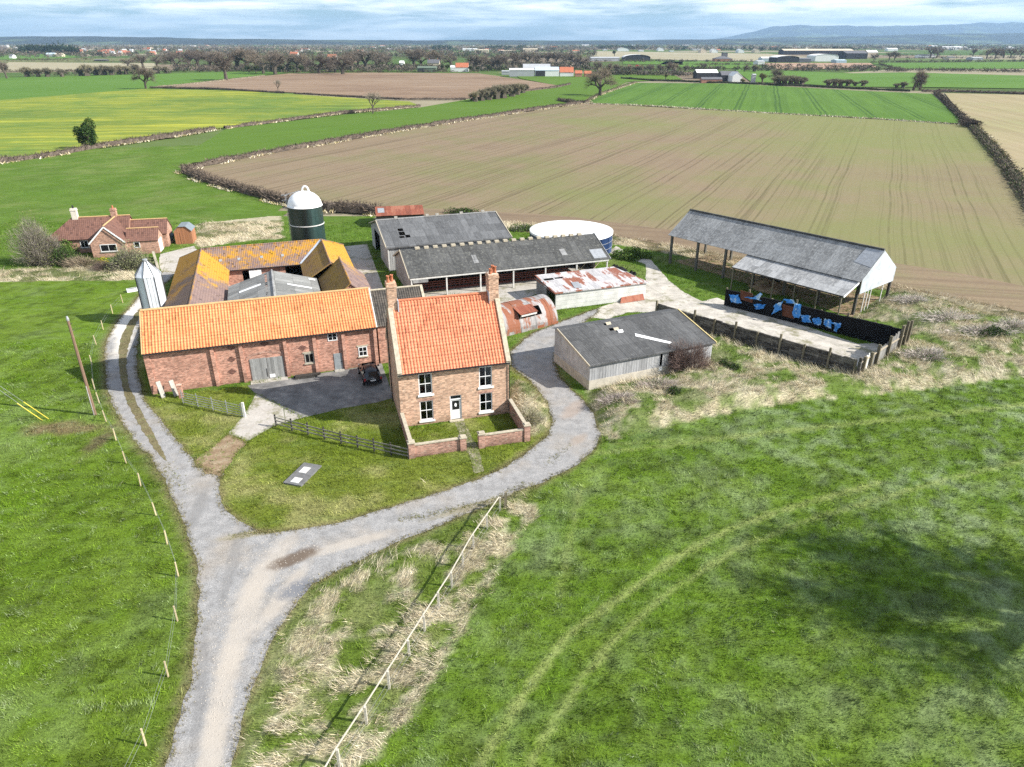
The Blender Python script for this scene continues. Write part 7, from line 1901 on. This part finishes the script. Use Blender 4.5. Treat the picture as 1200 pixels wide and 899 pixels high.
farb('cottage', 'small white walled outhouse left of the red roofed cottage', 'outhouse', 528, 534, 84, 77, 6, 'far_white', 'far_white', .3)
farb('farm_shed', 'long pale grey farm shed, leftmost of the farm beyond scrub clump', 'farm shed', 597, 626, 89.5, 80.5, 14, 'far_grey', 'far_white', .2)
farb('farm_shed', 'low grey shed joined left of the long pale farm shed', 'farm shed', 588, 597, 87.5, 83, 9, 'far_grey', 'far_grey', .2)
farb('farm_shed', 'big grey barn behind the long pale farm shed', 'barn', 613, 645, 85, 75.5, 22, 'far_dark', 'far_grey', .45)
farb('farm_shed', 'pale blue roofed farm shed with dark open bay', 'farm shed', 627, 655, 89.5, 79, 16, 'far_white', 'far_blue_roof', .35, door=(.02, .42, .95, 'far_dark'))
farb('farmhouse', 'red roofed farmhouse beside the pale blue roofed shed', 'house', 656, 672, 89.5, 79, 10, 'far_white', 'far_red_roof', .55, chim=1)
farb('outhouse', 'small red brick outhouse, left of pair by the spreading oak', 'outhouse', 674, 682, 90, 83, 7, 'far_brick', 'far_red_roof', .45)
farb('outhouse', 'small red brick outhouse, right of pair behind the spreading oak', 'outhouse', 685, 693, 90, 83.5, 7, 'far_brick', 'far_red_roof', .45)
farb('barn', 'dark barn with white roof, leftmost of right hand farmstead', 'barn', 816, 841, 92, 82, 14, 'far_dark', 'far_white', .35)
farb('outbuilding', 'low red brick range in front of the dark white roofed barn', 'outbuilding', 822, 846, 97, 91, 7, 'far_brick', 'far_slate', .35)
farb('barn', 'dark slate barn, middle of right hand farmstead', 'barn', 845, 866, 95, 84, 14, 'far_dark', 'far_slate', .4)
farb('barn', 'white gabled barn, right part of right hand farmstead', 'barn', 858, 869, 96, 85, 16, 'far_white', 'far_white', .4, 'y')
farb('water_tower', 'narrow grey tower at right end of the right hand farmstead', 'tower', 881, 885, 97, 87, 3.5, 'far_grey', 'far_grey', .1)
farb('hangar', 'dark arched hangar with light curved roof left of the airfield', 'hangar', 731, 762, 71.5, 64, 30, 'far_dark', 'far_white', .45, arch=True)
farb('warehouse', 'long low grey warehouse left of the dark arched hangar', 'warehouse', 692, 726, 71.5, 67, 25, 'far_grey', 'far_grey', .25)
for px, lab, m in ((724, 'white mound shelter on the airfield, largest', 'far_white'), (771, 'white mound shelter on the airfield, second from left', 'far_white'), (821, 'tan mound shelter on the airfield left of the control tower', 'far_tan'), (834, 'small white mound shelter beside the tan one', 'far_white'), (865, 'white mound shelter right of the control tower', 'far_white'), (884, 'white mound shelter near the warehouses', 'far_tan')):
    farb('shelter', lab, 'shelter', px, px + (13 if px == 724 else 7), 62 if px > 800 else 60, 57.5 if px > 800 else 56, 30, m, m, .6, arch=True)
farb('control_tower', 'brown roofed control building with stubby tower on airfield', 'building', 838, 858, 72, 66, 20, 'far_brick', 'far_slate', .5, hip=12)
farb('tower', 'stubby dark tower rising behind the brown roofed building', 'tower', 846, 852, 71, 61, 8, 'far_slate', 'far_green', .1)
for a, b, y, tp, w, r, ar, lab in ((918, 1000, 64, 57.5, 'far_dark', 'far_tan', 0, 'very long dark warehouse with tan roof'), (955, 982, 72, 63.5, 'far_white', 'far_white', 1, 'bright white arched hangar among the warehouses'), (910, 936, 73, 65.5, 'far_dark', 'far_white', 1, 'dark fronted arched hangar with white roof'), (893, 912, 72, 67, 'far_blue_roof', 'far_white', 0, 'pale blue warehouse left of the arched hangars'), (936, 950, 73, 68, 'far_slate', 'far_slate', 0, 'small dark shed between the two arched hangars'), (991, 1016, 69, 60, 'far_dark', 'far_slate', 0, 'tall dark warehouse right of the white hangar'), (1016, 1028, 67, 59, 'far_tan', 'far_white', 0, 'cream warehouse right of the tall dark warehouse'), (966, 990, 63, 58, 'far_tan', 'far_tan', 0, 'cream long shed behind the white hangar'), (1078, 1096, 68, 64, 'far_white', 'far_slate', 0, 'low white building on the right beyond fields'), (1105, 1128, 57.5, 54.5, 'far_white', 'far_white', 0, 'wide white shed in the woods at right'), (1140, 1152, 70.5, 67, 'far_grey', 'far_grey', 0, 'small grey shed by the far right trees'), (1112, 1120, 70, 66.5, 'far_tan', 'far_slate', 0, 'small cream house by the far right trees'), (980, 992, 73.5, 70, 'far_blue_roof', 'far_blue_roof', 0, 'small blue green shed below the white hangar'), (1040, 1052, 60, 56.5, 'far_white', 'far_white', 0, 'white shed in haze above the lone oaks'), (888, 896, 76, 71, 'far_white', 'far_grey', 0, 'small white house beside the bare earth field')):
    farb('warehouse', lab, 'warehouse', a, b, y, tp, 40 if b - a > 20 else 22, w, r, .3, arch=bool(ar))
for px, lab in ((736, 'red lorry on far road, left one'), (745, 'red lorry on far road, right one')):
    a = G(px, 80); w = PXW(px, px + 4.5, 80); t = thing('lorry', lab, 'lorry', a)
    q = MB(); q.box(0, w * .75, 0, 2.6, 1.0, 3.8); q.build('load_body', 'red_paint', t); q = MB(); q.box(w * .78, w, 0, 2.5, .7, 3.0); q.build('cab', 'far_white', t); q = MB()
    for x in (.15, .6, .9): q.tube((w * x, -.02, .5), (w * x, 2.6, .5), .5, n=8)
    q.build('wheels', 'tyre', t)
for a, b, y, tp, w, r, lab in ((54, 64, 66.5, 62, 'far_grey', 'far_blue_roof', 'grey farm shed below the dark conifer belt, left one'), (65, 73, 66.5, 62.5, 'far_tan', 'far_tan', 'tan farm shed below the dark conifer belt, right one'), (11, 15, 68.5, 63.8, 'far_white', 'far_slate', 'white gabled hut alone on the left green field'), (110, 124, 71.5, 70, 'far_dark', 'far_slate', 'dark low shed in the left middle fields'), (406, 416, 73, 66, 'far_brick', 'far_red_roof', 'red roofed house among trees left of the olive barn'), (340, 349, 68, 61, 'far_white', 'far_red_roof', 'white house with red roof above the far tree belt'), (384, 394, 72, 64, 'far_white', 'far_red_roof', 'pale red roofed house at right end of the tree belt'), (468, 473, 77, 71.5, 'far_white', 'far_white', 'small white hut in the far hedged field')):
    farb('farm_shed' if 'shed' in lab else 'house', lab, 'farm shed' if 'shed' in lab else 'house', a, b, y, tp, 12, w, r, .4)
random.seed(5)
for i in range(26):
    px = random.uniform(118, 212) if i < 17 else random.uniform(70, 130); py = random.uniform(60, 64.5); red = random.random() < .68
    farb('house', 'red roofed house of the far village at left' if red else 'pale roofed house of the far village at left', 'house', px, px + random.uniform(3.5, 6), py, py - random.uniform(3.2, 4.6), 10, random.choice(['far_white', 'far_brick', 'far_tan']), 'far_red_roof' if red else random.choice(['far_grey', 'far_white']), .5, rz=random.uniform(-.3, .3), group='red roofed village houses' if red else 'pale roofed village houses')
for i in range(60):
    px = random.uniform(0, 1190); py = random.uniform(54, 61)
    farb('house', 'tiny pale building far off below the horizon', 'building', px, px + random.uniform(3, 9), py, py - random.uniform(1.2, 2.2), 30, random.choice(['far_white', 'far_tan', 'far_white']), random.choice(['far_white', 'far_grey', 'far_red_roof']), .4, group='tiny pale buildings below the horizon')
for a, b, y, tp, m, lab in ((542, 560, 60, 57, 'far_white', 'wide white building right of centre near the horizon'), (556, 572, 62, 58, 'far_tan', 'peach coloured building below the wide white one'), (585, 604, 62, 59, 'far_tan', 'pale tan building among trees right of the peach one'), (613, 630, 61, 57, 'far_tan', 'pale tan building above the big grey barn')):
    farb('building', lab, 'building', a, b, y, tp, 40, m, 'far_white' if m == 'far_white' else m, .2)

# the tree that throws its bare shadow over the right of the pasture
tree('round', 1560, 745, h=22.5, wide=.8, label='big bare tree standing right of photo, shading the pasture')

# ================================================================== SKY, SUN, AIR, CAMERA
SUN_TO = Vector((.965, -.205, 0)).normalized(); EL = R(34.5)
W = bpy.data.worlds.new('World'); sc.world = W; W.use_nodes = True
n = NT(W.node_tree); W.node_tree.nodes.clear()
sky = n.new('ShaderNodeTexSky'); sky.sky_type = 'NISHITA'; sky.sun_disc = False; sky.sun_elevation = EL
sky.sun_rotation = math.atan2(SUN_TO.x, SUN_TO.y); sky.altitude = 50; sky.air_density = 1.; sky.dust_density = 1.2; sky.ozone_density = 1.5
d = n.new('ShaderNodeTexCoord').outputs['Generated']; s = n.sep(d)
# flat cloud decks seen at a low angle: project the direction on a plane overhead
zz = n.math('MAXIMUM', n.math('ADD', s[2], .035), .012)
pl = n.comb(n.math('DIVIDE', s[0], zz), n.math('DIVIDE', s[1], zz), 0.)
c1 = n.noise(n.map(d, loc=(2.3, 1.1, .4), scale=(7., 7., 60.)), 1., 8, .60, .3); c2 = n.noise(n.map(d, loc=(7.3, 3.1, 0), scale=(2.2, 2.2, 22.)), 1., 5, .55, .2)
cov = n.math('ADD', n.math('MULTIPLY', c1, .62), n.math('MULTIPLY', c2, .38))
cm = n.ramp(cov, [(.40, 0.), (.50, .65), (.60, 1.)])
shade = n.noise(n.map(d, loc=(1., 4., .2), scale=(6., 6., 75.)), 1., 7, .6)
cc = n.mix(n.ramp(shade, [(.36, 0.), (.58, 1.)]), (8.5, 9.6, 10.6), (17.5, 17.6, 17.6))
cm = n.math('MULTIPLY', cm, n.ramp(s[2], [(.0, .35), (.018, .55), (.04, 1.), (.4, .8), (1., .45)]))
skyc = n.mix(1.0, sky.outputs[0], (.88, 1.22, 1.5), 'MULTIPLY')
mixc = n.mix(cm, skyc, cc)
bg = n.new('ShaderNodeBackground'); n.l.new(mixc, bg.inputs[0]); bg.inputs[1].default_value = .055
o = n.new('ShaderNodeOutputWorld'); n.l.new(bg.outputs[0], o.inputs[0])

L = bpy.data.lights.new('sun', 'SUN'); L.energy = 5.0; L.angle = R(.55); L.color = (1., .955, .88)
lo = bpy.data.objects.new('sun', L); COL.objects.link(lo)
lo.rotation_euler = Vector((SUN_TO.x * math.cos(EL), SUN_TO.y * math.cos(EL), math.sin(EL))).to_track_quat('Z', 'Y').to_euler()

HAZE = True
if HAZE:
    k = MB(); k.box(-21600, 21600, -900, 22000, -12, 560)
    hz = k.build('haze', None, None, kind='stuff')
    m = bpy.data.materials.new('haze_air'); m.use_nodes = True; m.node_tree.nodes.clear(); q = NT(m.node_tree)
    v = q.new('ShaderNodeVolumePrincipled'); v.inputs['Color'].default_value = (.46, .70, 1., 1); v.inputs['Density'].default_value = 0.000048; v.inputs['Anisotropy'].default_value = .1
    oo = q.new('ShaderNodeOutputMaterial'); q.l.new(v.outputs[0], oo.inputs['Volume']); hz.data.materials.append(m)

cam = bpy.data.cameras.new('camera'); co = bpy.data.objects.new('camera', cam); COL.objects.link(co)
cam.sensor_width = 36; cam.sensor_fit = 'HORIZONTAL'; cam.lens = 36 * FPX / 1200; cam.clip_start = .5; cam.clip_end = 80000
co.location = (0, 0, CZ); co.rotation_euler = (R(90) - PITCH, 0, 0)
sc.camera = co
sc.view_settings.view_transform = 'Standard'; sc.view_settings.look = 'None'; sc.view_settings.gamma = 1; sc.view_settings.use_curve_mapping = False
sc.view_settings.exposure = .95
sc.cycles.use_denoising = False; sc.cycles.sample_clamp_direct = 5.; sc.cycles.sample_clamp_indirect = 2.; sc.cycles.max_bounces = 5; sc.cycles.diffuse_bounces = 2; sc.cycles.glossy_bounces = 2; sc.cycles.transparent_max_bounces = 6; sc.cycles.volume_bounces = 0
